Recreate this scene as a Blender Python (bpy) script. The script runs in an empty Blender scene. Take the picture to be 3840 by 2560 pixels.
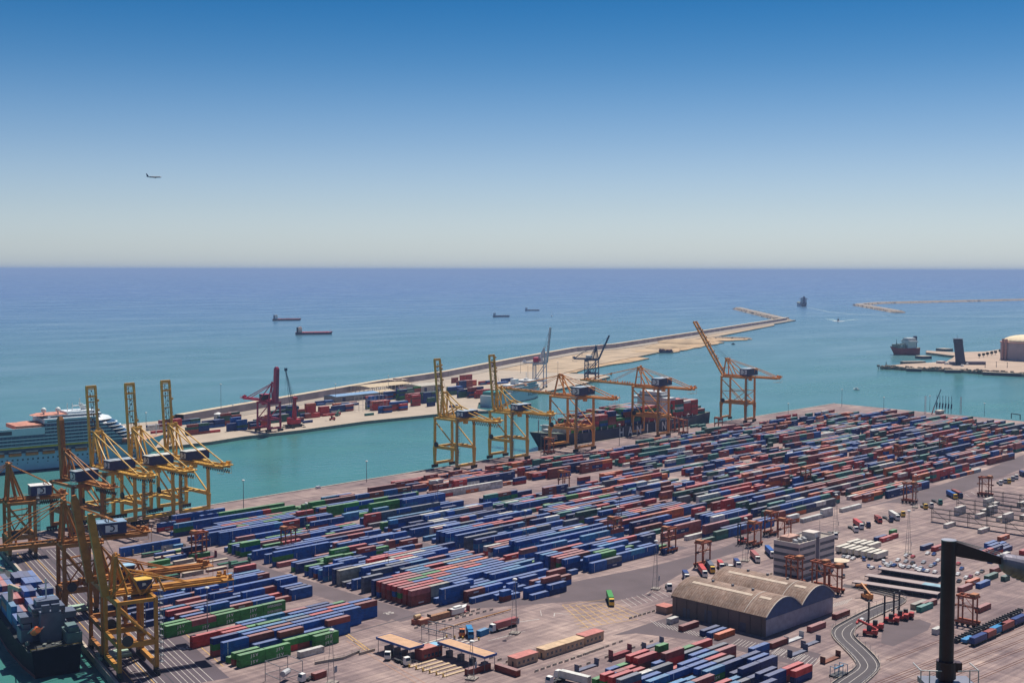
import bpy, math, random
from mathutils import Vector, Matrix
S = bpy.context.scene
COL = S.collection
R = math.radians
# ------------------------------------------------------------------ camera
F_PX, CAM_H, PITCH, ROLL, YAW = 4667.0, 160.0, 0.05744, 0.0017886, 0.78596
def _w(v):
    a = YAW
    return Vector((v[0]*math.sin(a)+v[1]*math.cos(a), -v[0]*math.cos(a)+v[1]*math.sin(a), v[2]))
_f = Vector((0, math.cos(PITCH), -math.sin(PITCH))); _r = Vector((1, 0, 0)); _u = _r.cross(_f)
FW, RW, UW = _w(_f), _w(_r*math.cos(ROLL)+_u*math.sin(ROLL)), _w(_u*math.cos(ROLL)-_r*math.sin(ROLL))
cam = bpy.data.objects.new('camera', bpy.data.cameras.new('camera')); COL.objects.link(cam)
cam.data.lens = F_PX/3840*36; cam.data.sensor_width = 36; cam.data.clip_start = 1; cam.data.clip_end = 600000
cam.matrix_world = Matrix(((RW.x, UW.x, -FW.x, 0), (RW.y, UW.y, -FW.y, 0), (RW.z, UW.z, -FW.z, CAM_H), (0, 0, 0, 1)))
S.camera = cam
# ------------------------------------------------------------------ sky, sun, exposure
SUN_EL, SUN_AZ = R(64), math.atan2(0.92, 0.38)      # azimuth clockwise from +Y
W = bpy.data.worlds.new('World'); S.world = W; W.use_nodes = True
nt = W.node_tree; N = nt.nodes; bg = N['Background']
sky = N.new('ShaderNodeTexSky'); sky.sky_type = 'NISHITA'; sky.sun_disc = False
sky.sun_elevation = SUN_EL; sky.sun_rotation = SUN_AZ; sky.altitude = 160
sky.air_density = 1.0; sky.dust_density = 0.6; sky.ozone_density = 3.0
tc = N.new('ShaderNodeTexCoord'); sp = N.new('ShaderNodeSeparateXYZ'); nt.links.new(tc.outputs['Generated'], sp.inputs[0])
rp = N.new('ShaderNodeValToRGB'); nt.links.new(sp.outputs['Z'], rp.inputs[0])
cr = rp.color_ramp; cr.interpolation = 'B_SPLINE'
SKY_RAMP = [(0.0, (.47, .56, .74)), (0.02, (.46, .51, .64)), (0.05, (.445, .465, .545)), (0.10, (.32, .38, .47)), (0.16, (.12, .27, .39)), (0.23, (.012, .18, .32)), (0.36, (.073, .133, .25)), (0.6, (.2, .227, .3))]
cr.elements[0].position = SKY_RAMP[0][0]; cr.elements[0].color = (*SKY_RAMP[0][1], 1)
cr.elements[1].position = SKY_RAMP[-1][0]; cr.elements[1].color = (*SKY_RAMP[-1][1], 1)
for p_, c_ in SKY_RAMP[1:-1]:
    e_ = cr.elements.new(p_); e_.color = (*c_, 1)
mx = N.new('ShaderNodeMix'); mx.data_type = 'RGBA'; mx.blend_type = 'MULTIPLY'; mx.inputs[0].default_value = 1
nt.links.new(sky.outputs[0], mx.inputs[6]); nt.links.new(rp.outputs[0], mx.inputs[7]); nt.links.new(mx.outputs[2], bg.inputs[0])
bg.inputs[1].default_value = 0.15
sd = bpy.data.lights.new('sun', 'SUN'); sd.energy = 4.6; sd.angle = R(0.5); sd.color = (1.0, 0.93, 0.82)
sun = bpy.data.objects.new('sun', sd); COL.objects.link(sun)
SUN_DIR = Vector((math.sin(SUN_AZ)*math.cos(SUN_EL), math.cos(SUN_AZ)*math.cos(SUN_EL), math.sin(SUN_EL)))
sun.rotation_euler = (-SUN_DIR).to_track_quat('-Z', 'Y').to_euler()
V = S.view_settings
V.view_transform = 'Standard'; V.look = 'None'; V.gamma = 1; V.use_curve_mapping = False; V.exposure = 0.34
S.cycles.max_bounces = 5; S.cycles.diffuse_bounces = 2; S.cycles.glossy_bounces = 2; S.cycles.volume_bounces = 0
S.cycles.transmission_bounces = 2; S.cycles.transparent_max_bounces = 4; S.cycles.caustics_reflective = False
rnd = random.Random(11)
HAZE_COL, HAZE_D = (.44, .63, 1.0), 5.0e-5
# ------------------------------------------------------------------ helpers
def ray(px, py): return FW*F_PX + RW*(px-1920) - UW*(py-1280)
def P(px, py, z=0.0):
    d = ray(px, py); t = (z-CAM_H)/d.z
    return Vector((d.x*t, d.y*t, z))
CROPS = dict(a=(1300, 1920, 2.45), b=(2100, 1920, 2.45), c=(2880, 1920, 2.45), d=(2880, 1500, 2.45), e=(1900, 1500, 2.45), f=(800, 1800, 2.45),
             g=(2880, 1050, 2.45), h=(800, 1150, 2.45), i=(1500, 1150, 2.45), j=(2300, 1100, 2.45), m=(1000, 1340, 4.3556), n=(500, 1440, 4.3556),
             q=(300, 1880, 4.3556), r=(150, 1950, 2.5707), t=(1500, 1220, 2.9037), u=(1560, 1640, 4.3556), w=(3240, 1200, 3.92))
def at(k, x, y, z=0.0):
    o = CROPS[k]
    return P(o[0]+x/o[2], o[1]+y/o[2], z)
MATS = {}
def mat(name, col, rough=0.6, metal=0.0, var=0.18, scale=0.35, spec=0.4):
    if name in MATS: return MATS[name]
    m = bpy.data.materials.new(name); m.use_nodes = True; t = m.node_tree; b = t.nodes['Principled BSDF']
    b.inputs['Roughness'].default_value = rough; b.inputs['Metallic'].default_value = metal; b.inputs['Specular IOR Level'].default_value = spec
    tex = t.nodes.new('ShaderNodeTexCoord'); nz = t.nodes.new('ShaderNodeTexNoise'); nz.inputs['Scale'].default_value = scale; nz.inputs['Detail'].default_value = 5
    t.links.new(tex.outputs['Object'], nz.inputs['Vector'])
    r = t.nodes.new('ShaderNodeValToRGB'); t.links.new(nz.outputs[0], r.inputs[0])
    r.color_ramp.elements[0].position = 0.3; r.color_ramp.elements[1].position = 0.7
    lo = [c*(1-var) for c in col]; hi = [min(1, c*(1+var)) for c in col]
    r.color_ramp.elements[0].color = (*lo, 1); r.color_ramp.elements[1].color = (*hi, 1)
    t.links.new(r.outputs[0], b.inputs['Base Color']); MATS[name] = m
    return m
class MB:
    def __init__(s): s.v = []; s.f = []; s.m = []
    def add(s, vs, fs, m=0):
        n = len(s.v); s.v += [tuple(v) for v in vs]
        for f in fs: s.f.append(tuple(i+n for i in f)); s.m.append(m)
        return s
    def box(s, x0, x1, y0, y1, z0, z1, m=0):
        return s.add([(x0, y0, z0), (x1, y0, z0), (x1, y1, z0), (x0, y1, z0), (x0, y0, z1), (x1, y0, z1), (x1, y1, z1), (x0, y1, z1)],
                     [(3, 2, 1, 0), (4, 5, 6, 7), (0, 1, 5, 4), (1, 2, 6, 5), (2, 3, 7, 6), (3, 0, 4, 7)], m)
    def obox(s, c, l, w, h, a=0, m=0):
        ca, sa = math.cos(a), math.sin(a); vs = []
        for z in (0, h):
            for x, y in ((-l/2, -w/2), (l/2, -w/2), (l/2, w/2), (-l/2, w/2)):
                vs.append((c[0]+x*ca-y*sa, c[1]+x*sa+y*ca, c[2]+z))
        return s.add(vs, [(3, 2, 1, 0), (4, 5, 6, 7), (0, 1, 5, 4), (1, 2, 6, 5), (2, 3, 7, 6), (3, 0, 4, 7)], m)
    def bar(s, p, q, w, h=None, m=0, w2=None, h2=None):
        p, q = Vector(p), Vector(q); h = w if h is None else h; w2 = w if w2 is None else w2; h2 = h if h2 is None else h2
        d = (q-p).normalized(); sd_ = d.cross(Vector((0, 0, 1)))
        if sd_.length < 1e-3: sd_ = Vector((1, 0, 0))
        sd_.normalize(); up = sd_.cross(d); vs = []
        for c, a, b in ((p, w/2, h/2), (q, w2/2, h2/2)):
            vs += [c-sd_*a-up*b, c+sd_*a-up*b, c+sd_*a+up*b, c-sd_*a+up*b]
        return s.add(vs, [(3, 2, 1, 0), (4, 5, 6, 7), (0, 1, 5, 4), (1, 2, 6, 5), (2, 3, 7, 6), (3, 0, 4, 7)], m)
    def tube(s, p, q, r, n=6, m=0, r2=None):
        p, q = Vector(p), Vector(q); r2 = r if r2 is None else r2
        d = (q-p).normalized(); a = d.cross(Vector((0, 0, 1)))
        if a.length < 1e-3: a = Vector((1, 0, 0))
        a.normalize(); b = d.cross(a); vs = []
        for c, rr in ((p, r), (q, r2)):
            vs += [c+a*(rr*math.cos(2*math.pi*i/n))+b*(rr*math.sin(2*math.pi*i/n)) for i in range(n)]
        fs = [(i, (i+1) % n, n+(i+1) % n, n+i) for i in range(n)]+[tuple(range(n-1, -1, -1)), tuple(range(n, 2*n))]
        return s.add(vs, fs, m)
    def path(s, pts, r, n=4, m=0):
        for p, q in zip(pts, pts[1:]): s.tube(p, q, r, n, m)
        return s
    def prism(s, poly, z0, z1, m=0, m_top=None):
        n = len(poly); vs = [(p[0], p[1], z0) for p in poly]+[(p[0], p[1], z1) for p in poly]
        s.add(vs, [(i, (i+1) % n, n+(i+1) % n, n+i) for i in range(n)]+[tuple(range(n-1, -1, -1))], m)
        return s.add([(p[0], p[1], z1) for p in poly], [tuple(range(n))], m if m_top is None else m_top)
    def ball(s, c, r, m=0, nu=10, nv=6, sz=1.0, z0=-1.0):
        vs = []; fs = []
        for j in range(nv+1):
            a = math.asin(z0)+(math.pi/2-math.asin(z0))*j/nv
            for i in range(nu):
                t = 2*math.pi*i/nu; vs.append((c[0]+r*math.cos(a)*math.cos(t), c[1]+r*math.cos(a)*math.sin(t), c[2]+r*sz*math.sin(a)))
        for j in range(nv):
            for i in range(nu): fs.append((j*nu+i, j*nu+(i+1) % nu, (j+1)*nu+(i+1) % nu, (j+1)*nu+i))
        return s.add(vs, fs, m)
    def sheet(s, pts, z, m=0): return s.add([(p[0], p[1], z) for p in pts], [tuple(range(len(pts)))], m)
    def hull(s, L, B, D, m=(0, 1, 2), boot=1.0, rake=6.0, fine=0.72, tran=0.8, sheer=2.0, flare=0.9, bot=-3.0):
        ts = [0, .04, .12, .3, .5, fine, .8, .87, .92, .96, .985, 1.0]; rings = []
        for t in ts:
            k = max(0, (t-fine)/(1-fine)); bd = B/2*(1-k**2.6)*(tran+(1-tran)*min(1, t/.12)); bw = B/2*(1-k**1.5)*(tran*flare+(1-tran*flare)*min(1, t/.2))
            bd = max(bd, .12); bw = max(bw, .1); x = -L/2+L*t; xw = x-rake*k; zd = D+sheer*k**2+(.3*sheer)*max(0, (.15-t)/.15)
            rings.append([(x, bd, zd), (xw, bw, boot), (xw-.3, bw*.96, bot), (xw-.3, -bw*.96, bot), (xw, -bw, boot), (x, -bd, zd)])
        n = len(s.v)
        for r_ in rings: s.v += r_
        for i in range(len(ts)-1):
            for j, mm in enumerate((m[0], m[1], m[1], m[1], m[0], m[2])):
                a = n+i*6; b = a+6; j2 = (j+1) % 6
                s.f.append((a+j, b+j, b+j2, a+j2)); s.m.append(mm)
        s.f.append(tuple(n+j for j in range(6))); s.m.append(m[0]); return s
    def mesh(s, name, mats):
        me = bpy.data.meshes.new(name); me.from_pydata(s.v, [], s.f)
        for mm in (mats if isinstance(mats, (list, tuple)) else [mats]): me.materials.append(mm)
        if len(me.materials) > 1: me.polygons.foreach_set('material_index', s.m)
        me.update(); return me
    def build(s, name, mats, parent=None, loc=None, rz=0.0, label=None, cat=None, group=None, kind=None):
        return put(name, s.mesh(name, mats), parent, loc, rz, label, cat, group, kind)
def put(name, me, parent=None, loc=None, rz=0.0, label=None, cat=None, group=None, kind=None):
    o = bpy.data.objects.new(name, me); COL.objects.link(o)
    if parent is not None: o.parent = parent
    if loc is not None: o.location = loc
    if rz: o.rotation_euler = (0, 0, rz)
    return tag(o, label, cat, group, kind)
def tag(o, label=None, cat=None, group=None, kind=None):
    for k, v in (('label', label), ('category', cat), ('group', group), ('kind', kind)):
        if v: o[k] = v
    return o
def thing(name, label, cat, loc, rz=0.0, group=None): return put(name, None, None, loc, rz, label, cat, group)
def copy_tree(o, parent=None, loc=None, rz=None, label=None):
    c = o.copy(); COL.objects.link(c); c.parent = parent
    if loc is not None: c.location = loc
    if rz is not None: c.rotation_euler = (0, 0, rz)
    if label: c['label'] = label
    for ch in list(KIDS.get(o.name, ())): copy_tree(ch, c)
    return c
KIDS = {}
def note_kids():
    KIDS.clear()
    for o in bpy.data.objects:
        if o.parent: KIDS.setdefault(o.parent.name, []).append(o)
TXT = {}
def text_mesh(word, size, m, squash=1.0, spacing=1.0):
    key = (word, size, m.name, squash, spacing)
    if key not in TXT:
        cu = bpy.data.curves.new('lettering', 'FONT'); cu.body = word; cu.size = size; cu.extrude = 0.02; cu.align_x = 'CENTER'; cu.align_y = 'CENTER'
        cu.resolution_u = 2; cu.space_character = spacing; cu.offset = 0.02*size
        o = bpy.data.objects.new('lettering', cu); COL.objects.link(o); dg = bpy.context.evaluated_depsgraph_get()
        me = bpy.data.meshes.new_from_object(o.evaluated_get(dg)); bpy.data.objects.remove(o)
        me.materials.clear(); me.materials.append(m)
        for v in me.vertices: v.co.x *= squash
        TXT[key] = me
    return TXT[key]
def letters(word, size, m, parent, loc, rot=(math.pi/2, 0, 0), squash=1.0, spacing=1.0, name='lettering'):
    o = put(name, text_mesh(word, size, m, squash, spacing), parent, loc); o.rotation_euler = rot; return o
white = mat('white_paint', (.72, .72, .70), .5, var=.08); lightgrey = mat('light_grey_paint', (.42, .43, .45), .55); grey = mat('grey_steel', (.20, .21, .23), .5, .2)
dark = mat('dark_steel', (.035, .037, .045), .6); black = mat('black_rubber', (.02, .02, .022), .8); glass = mat('dark_glass', (.02, .03, .045), .12, spec=.7)
navy = mat('navy_paint', (.015, .03, .11), .45); redp = mat('red_paint', (.42, .045, .04), .5); orange = mat('orange_paint', (.72, .20, .05), .5)
yellow = mat('yellow_paint', (.72, .46, .06), .5); craney = mat('crane_yellow', (.72, .42, .08), .5, var=.14); craneo = mat('crane_orange', (.74, .31, .07), .5, var=.14)
craneb = mat('crane_old_orange', (.38, .15, .035), .6, var=.25); concrete = mat('pale_concrete', (.42, .37, .31), .85, var=.14, scale=.08); darkc = mat('weathered_concrete', (.25, .22, .2), .9, var=.2)
rust = mat('rusty_steel', (.17, .06, .035), .75, var=.35, scale=.6)
# ------------------------------------------------------------------ ground, water, hill, moles
def ground_mat():
    m = bpy.data.materials.new('harbour_paving'); m.use_nodes = True; t = m.node_tree; L = t.links; b = t.nodes['Principled BSDF']; b.inputs['Roughness'].default_value = .9
    b.inputs['Specular IOR Level'].default_value = .2
    g = t.nodes.new('ShaderNodeNewGeometry')
    def noise(sc, det, vec=None):
        n = t.nodes.new('ShaderNodeTexNoise'); n.inputs['Scale'].default_value = sc; n.inputs['Detail'].default_value = det
        L.new(vec or g.outputs['Position'], n.inputs['Vector']); return n
    def ramp(src, els):
        r = t.nodes.new('ShaderNodeValToRGB'); L.new(src, r.inputs[0]); e = r.color_ramp.elements
        e[0].position, e[0].color = els[0][0], (*els[0][1], 1); e[1].position, e[1].color = els[1][0], (*els[1][1], 1); return r
    def mix(kind, fac, a, bb):
        x = t.nodes.new('ShaderNodeMix'); x.data_type = 'RGBA'; x.blend_type = kind
        if isinstance(fac, float): x.inputs[0].default_value = fac
        else: L.new(fac, x.inputs[0])
        L.new(a, x.inputs[6]); L.new(bb, x.inputs[7]); return x.outputs[2]
    base = ramp(noise(.018, 4).outputs[0], [(.35, (.235, .18, .18)), (.65, (.39, .305, .275))])
    blot = ramp(noise(.12, 6).outputs[0], [(.3, (.72, .71, .74)), (.7, (1.14, 1.12, 1.1))])
    mp = t.nodes.new('ShaderNodeMapping'); mp.inputs['Scale'].default_value = (.02, .45, 1); L.new(g.outputs['Position'], mp.inputs['Vector'])
    trk = ramp(noise(1.0, 5, mp.outputs[0]).outputs[0], [(.35, (.74, .73, .76)), (.6, (1.06, 1.06, 1.05))])
    mp2 = t.nodes.new('ShaderNodeMapping'); mp2.inputs['Scale'].default_value = (.4, .03, 1); L.new(g.outputs['Position'], mp2.inputs['Vector'])
    trk2 = ramp(noise(1.0, 5, mp2.outputs[0]).outputs[0], [(.35, (.86, .86, .88)), (.6, (1.04, 1.04, 1.03))])
    fine = ramp(noise(1.6, 3).outputs[0], [(.3, (.9, .9, .9)), (.7, (1.08, 1.08, 1.08))])
    br = t.nodes.new('ShaderNodeTexBrick'); br.offset = 0; br.inputs['Color1'].default_value = (1, 1, 1, 1); br.inputs['Color2'].default_value = (.94, .94, .95, 1); br.inputs['Mortar'].default_value = (.8, .8, .8, 1)
    br.inputs['Scale'].default_value = .12; br.inputs['Mortar Size'].default_value = .01; br.inputs['Brick Width'].default_value = 1; br.inputs['Row Height'].default_value = 1; L.new(g.outputs['Position'], br.inputs['Vector'])
    b2 = t.nodes.new('ShaderNodeTexBrick'); b2.offset = .37; b2.inputs['Color1'].default_value = (1.06, 1.05, 1.04, 1); b2.inputs['Color2'].default_value = (.80, .78, .83, 1); b2.inputs['Mortar'].default_value = (.7, .68, .7, 1)
    b2.inputs['Scale'].default_value = .022; b2.inputs['Mortar Size'].default_value = .004; b2.inputs['Brick Width'].default_value = 1.3; b2.inputs['Row Height'].default_value = .6; L.new(g.outputs['Position'], b2.inputs['Vector'])
    mp3 = t.nodes.new('ShaderNodeMapping'); mp3.inputs['Scale'].default_value = (.02, .7, 1); mp3.inputs['Rotation'].default_value = (0, 0, .8); L.new(g.outputs['Position'], mp3.inputs['Vector'])
    trk3 = ramp(noise(1.0, 6, mp3.outputs[0]).outputs[0], [(.36, (.87, .86, .88)), (.55, (1.03, 1.03, 1.02))])
    stn = ramp(noise(.5, 4).outputs[0], [(.26, (.62, .6, .63)), (.36, (1, 1, 1))])
    c = base.outputs[0]
    for o in (blot, trk, trk2, trk3, stn, fine, br, b2): c = mix('MULTIPLY', 1.0, c, o.outputs[0])
    L.new(c, b.inputs['Base Color']); return m
paving = ground_mat()
asphalt = mat('worn_asphalt', (.105, .080, .090), .9, var=.14, scale=.06); asphalt2 = mat('road_asphalt', (.075, .066, .075), .9, var=.12, scale=.1)
pale_ground = mat('pale_quay_concrete', (.37, .31, .25), .9, var=.12, scale=.05); sandm = mat('bare_sand', (.42, .29, .17), .95, var=.38, scale=.045); rock = mat('breakwater_rock', (.27, .22, .17), .95, var=.5, scale=.25)
wallm = mat('breakwater_wall', (.36, .30, .31), .9, var=.25, scale=.05); roadm = mat('breakwater_road', (.30, .26, .22), .9, var=.15, scale=.03)
linew = mat('white_road_paint', (.42, .39, .37), .8, var=.25, scale=.8); liney = mat('yellow_road_paint', (.48, .30, .10), .8, var=.3, scale=.8)
WQ0, WQD, WQN = Vector((239.2, 495.8, 0)), Vector((.2402, .9707, 0)), Vector((.9707, -.2402, 0))       # west quay edge, its direction, inland
def wq(al, inl, z=0.0):
    p = WQ0+WQD*al+WQN*inl; return Vector((p.x, p.y, z))
NW = wq(246.5, 0)
quay_poly = [NW, (447, 739), (623, 748), (785, 757), (967, 766), (1148, 773), (1332, 783), (1325, 660), (1317, 547), (1305, 300), (1295, -250), (200, -250), wq(-760, 0), wq(-50, 0)]
g_ = MB(); g_.prism([(p[0], p[1]) for p in reversed(quay_poly)], -6, 0, 1, 0)
g_.f[-1] = g_.f[-1]; g_.build('quay_ground', [paving, darkc], kind='structure')
# coping and fenders along the quay edges
cop = MB(); nq = [Vector((p[0], p[1], 0)) for p in quay_poly[:7]]
for p, q in zip(nq, nq[1:]):
    d = (q-p); n = Vector((d.y, -d.x, 0)).normalized(); cop.bar(p+n*.6+Vector((0, 0, .12)), q+n*.6+Vector((0, 0, .12)), 1.2, .3)
cop.bar(wq(-60, .6, .12), wq(245, .6, .12), 1.2, .3)
cop.build('quay_kerb', mat('quay_coping', (.45, .38, .32), .85), kind='structure')
def water_mat():
    m = bpy.data.materials.new('sea_water'); m.use_nodes = True; t = m.node_tree; L = t.links; b = t.nodes['Principled BSDF']
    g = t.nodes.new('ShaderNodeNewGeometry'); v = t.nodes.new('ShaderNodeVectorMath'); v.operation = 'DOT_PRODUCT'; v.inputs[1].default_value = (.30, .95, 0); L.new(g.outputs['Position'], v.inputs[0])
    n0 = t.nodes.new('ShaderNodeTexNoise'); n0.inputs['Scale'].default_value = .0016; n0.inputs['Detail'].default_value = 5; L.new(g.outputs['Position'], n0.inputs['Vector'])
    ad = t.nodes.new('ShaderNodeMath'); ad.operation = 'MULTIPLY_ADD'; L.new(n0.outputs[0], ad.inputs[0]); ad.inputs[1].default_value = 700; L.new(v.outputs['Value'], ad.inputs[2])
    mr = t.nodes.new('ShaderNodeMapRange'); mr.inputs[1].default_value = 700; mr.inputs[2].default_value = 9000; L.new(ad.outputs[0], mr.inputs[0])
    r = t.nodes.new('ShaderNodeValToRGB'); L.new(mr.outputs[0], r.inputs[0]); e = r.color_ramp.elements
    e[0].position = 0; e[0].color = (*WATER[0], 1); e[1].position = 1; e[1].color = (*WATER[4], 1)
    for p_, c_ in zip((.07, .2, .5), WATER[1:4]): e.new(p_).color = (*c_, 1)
    n2 = t.nodes.new('ShaderNodeTexNoise'); n2.inputs['Scale'].default_value = .012; n2.inputs['Detail'].default_value = 8; n2.inputs['Roughness'].default_value = .65; L.new(g.outputs['Position'], n2.inputs['Vector'])
    r2 = t.nodes.new('ShaderNodeValToRGB'); L.new(n2.outputs[0], r2.inputs[0]); r2.color_ramp.elements[0].position = .3; r2.color_ramp.elements[1].position = .7
    r2.color_ramp.elements[0].color = (.78, .82, .86, 1); r2.color_ramp.elements[1].color = (1.0, 1.0, 1.0, 1)
    x = t.nodes.new('ShaderNodeMix'); x.data_type = 'RGBA'; x.blend_type = 'MULTIPLY'; x.inputs[0].default_value = 1; L.new(r.outputs[0], x.inputs[6]); L.new(r2.outputs[0], x.inputs[7]); L.new(x.outputs[2], b.inputs['Base Color'])
    mpw = t.nodes.new('ShaderNodeMapping'); mpw.inputs['Scale'].default_value = (.0022, .0075, 1); mpw.inputs['Rotation'].default_value = (0, 0, .7); L.new(g.outputs['Position'], mpw.inputs['Vector'])
    nw = t.nodes.new('ShaderNodeTexNoise'); nw.inputs['Scale'].default_value = 1; nw.inputs['Detail'].default_value = 6; nw.inputs['Roughness'].default_value = .6; L.new(mpw.outputs[0], nw.inputs['Vector'])
    rwm = t.nodes.new('ShaderNodeMapRange'); rwm.inputs[1].default_value = .35; rwm.inputs[2].default_value = .65; rwm.inputs[3].default_value = .17; rwm.inputs[4].default_value = .30; L.new(nw.outputs[0], rwm.inputs[0]); L.new(rwm.outputs[0], b.inputs['Roughness'])
    b.inputs['Roughness'].default_value = .22; b.inputs['IOR'].default_value = 1.33; b.inputs['Specular IOR Level'].default_value = .32
    n1 = t.nodes.new('ShaderNodeTexNoise'); n1.inputs['Scale'].default_value = .16; n1.inputs['Detail'].default_value = 4; L.new(g.outputs['Position'], n1.inputs['Vector'])
    bp = t.nodes.new('ShaderNodeBump'); bp.inputs['Strength'].default_value = .35; bp.inputs['Distance'].default_value = 1.2; L.new(n1.outputs[0], bp.inputs['Height']); L.new(bp.outputs[0], b.inputs['Normal'])
    return m
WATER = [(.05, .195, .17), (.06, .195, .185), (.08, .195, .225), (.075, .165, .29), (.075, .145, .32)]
SEA_Z = -3.0
sea = MB(); sea.sheet([(200000*math.cos(2*math.pi*i/96), 200000*math.sin(2*math.pi*i/96)) for i in range(96)], SEA_Z); sea.build('sea', water_mat(), kind='structure')
# hill under the viewpoint, wholly below the picture
hill = MB(); hv = []; nr, na = 14, 40
for i in range(nr+1):
    for j in range(na):
        r_ = 4+290*i/nr; a_ = 2*math.pi*j/na; z_ = 157.5-r_*.56+(rnd.uniform(-3, 3) if 0 < i < nr else 0)
        hv.append((r_*math.cos(a_), r_*math.sin(a_), max(-1.0, z_)))
hf = [tuple(range(na-1, -1, -1))]
for i in range(nr):
    for j in range(na): hf.append((i*na+j, (i+1)*na+j, (i+1)*na+(j+1) % na, i*na+(j+1) % na))
hill.add(hv, hf); hill.build('hillside', mat('hill_scrub', (.11, .10, .05), .95, var=.5, scale=.1), kind='structure')
# ---- middle mole
ME = [at('h', 0, 1235), at('h', 280, 1190), at('h', 820, 1130), at('h', 1400, 1050), at('h', 2050, 985), at('i', 560, 960), at('i', 820, 955)]
ME2 = [at('i', 1380, 770), at('i', 1680, 705), at('i', 1930, 640)]
mole = [Vector((480, 1024, 0)), Vector((560, 1012, 0))]+ME+[Vector((984, 1042, 0)), Vector((1030, 1088, 0)), Vector((1160, 1128, 0))]+ME2+[Vector((1445, 1250, 0)), at('i', 1500, 610), at('i', 900, 590)+Vector((0, 60, 0)), at('h', 2352, 610), at('h', 1500, 735), at('h', 750, 870), at('h', 0, 1000), Vector((480, 1190, 0))]
mo = MB(); mo.prism([(p.x, p.y) for p in mole], -6, 0.0, 1, 0); mo.build('mole_ground', [pale_ground, darkc], kind='structure')
mo = MB(); ex = [at('h', 2352, 612), at('i', 400, 645), at('i', 1000, 525), at('i', 1600, 416), at('j', 0, 505), at('j', 700, 395), at('j', 1470, 268), at('j', 1480, 290), at('j', 960, 392), at('j', 600, 440), at('i', 2352, 420), at('i', 1850, 520), at('i', 1500, 605), at('i', 900, 640)]
mo.prism([(p.x, p.y) for p in ex], -6, -.4, 1, 0); mo.build('breakwater_land', [mat('stony_land', (.38, .29, .20), .95, var=.30, scale=.03), rock], kind='structure')
mk = MB()
for p, q in zip(ME, ME[1:]): mk.bar(p+Vector((0, 1.0, .1)), q+Vector((0, 1.0, .1)), 1.6, .3)
mk.bar(ME2[0]+Vector((-.5, 1, .1)), ME2[1]+Vector((-.5, 1, .1)), 1.6, .3); mk.bar(ME2[1]+Vector((-.5, 1, .1)), ME2[2]+Vector((-.5, 1, .1)), 1.6, .3)
mk.build('mole_kerb', mat('mole_coping', (.5, .42, .33), .85), kind='structure')
def clump_poly(pts, n=6, amp=6):
    out = []
    for p, q in zip(pts, pts[1:]+pts[:1]):
        for k in range(n): out.append(p.lerp(q, k/n)+(Vector((rnd.uniform(-amp, amp), rnd.uniform(-amp, amp), 0)) if k else Vector((0, 0, 0))))
    return out
sand = [at('i', 900, 600), at('i', 1500, 612), at('i', 1620, 590), at('i', 1850, 540), at('i', 2290, 465), at('i', 2100, 445), at('j', 170, 555), at('j', 330, 520), at('j', 540, 535), at('j', 700, 505), at('j', 860, 470), at('j', 1020, 445), at('j', 930, 435), at('j', 1230, 420), at('j', 1240, 405), at('j', 960, 398), at('j', 850, 392), at('j', 700, 402), at('j', 0, 535), at('i', 1400, 500)]
sn = MB(); sp_ = [p for p in clump_poly(sand, 4, 7)]; sn.prism([(p.x, p.y) for p in sp_], -5, -1.2, 1, 0); sn.build('sand_spit', [sandm, rock], kind='structure')
dn = MB()
for k_, (x, y, r_, h_) in enumerate(((640, 455, 60, 9), (520, 490, 45, 6), (420, 505, 30, 5), (760, 440, 25, 4), (300, 535, 30, 4))):
    p = at('j', x, y, -1.2); dn.ball((p.x, p.y, -1.3), r_, 0, 12, 4, h_/r_, 0.0)
dn.build('sand_heap', mat('heaped_sand', (.40, .29, .18), .95, var=.25, scale=.03), label='low brown sand heaps on the spit behind the raised boom crane', cat='sand heap', kind='stuff')
# ---- breakwater: parapet wall, road and rock slope following the seaward side
BW = [at('h', -330, 1060), at('h', 0, 1000), at('h', 750, 868), at('h', 1500, 733), at('i', 400, 640), at('i', 1000, 520), at('i', 1600, 410), at('j', 0, 498), at('j', 700, 388), at('j', 1480, 262), at('j', 1590, 243)]
bw = MB(); bt = MB(); brk = MB()
for i, (p, q) in enumerate(zip(BW, BW[1:])):
    d = (q-p).normalized(); n = Vector((-d.y, d.x, 0)); o = n*14; e = d*1.5
    bw.add([p-n*30+Vector((0, 0, .3)), q-n*30+Vector((0, 0, .3)), q-n*8+Vector((0, 0, .3)), p-n*8+Vector((0, 0, .3))], [(0, 1, 2, 3)], 1)
    bw.add([p-n*8, q-n*8, q-n*8+Vector((0, 0, 8.5)), p-n*8+Vector((0, 0, 8.5))], [(0, 1, 2, 3)], 0)
    bw.add([p-n*8+Vector((0, 0, 8.5)), q-n*8+Vector((0, 0, 8.5)), q+n*2+Vector((0, 0, 8.5)), p+n*2+Vector((0, 0, 8.5))], [(0, 1, 2, 3)], 2)
    bw.add([p+n*2+Vector((0, 0, 8.5)), q+n*2+Vector((0, 0, 8.5)), q+n*26+Vector((0, 0, -6)), p+n*26+Vector((0, 0, -6))], [(0, 1, 2, 3)], 3)
    bw.add([p-n*30+Vector((0, 0, .3)), p-n*30+Vector((0, 0, -6)), q-n*30+Vector((0, 0, -6)), q-n*30+Vector((0, 0, .3))], [(0, 1, 2, 3)], 3)
bw.build('breakwater', [wallm, roadm, mat('parapet_top', (.50, .42, .31), .9), rock], label='long straight breakwater wall with a pale parapet road on the sea side of the mole', cat='breakwater')
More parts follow.
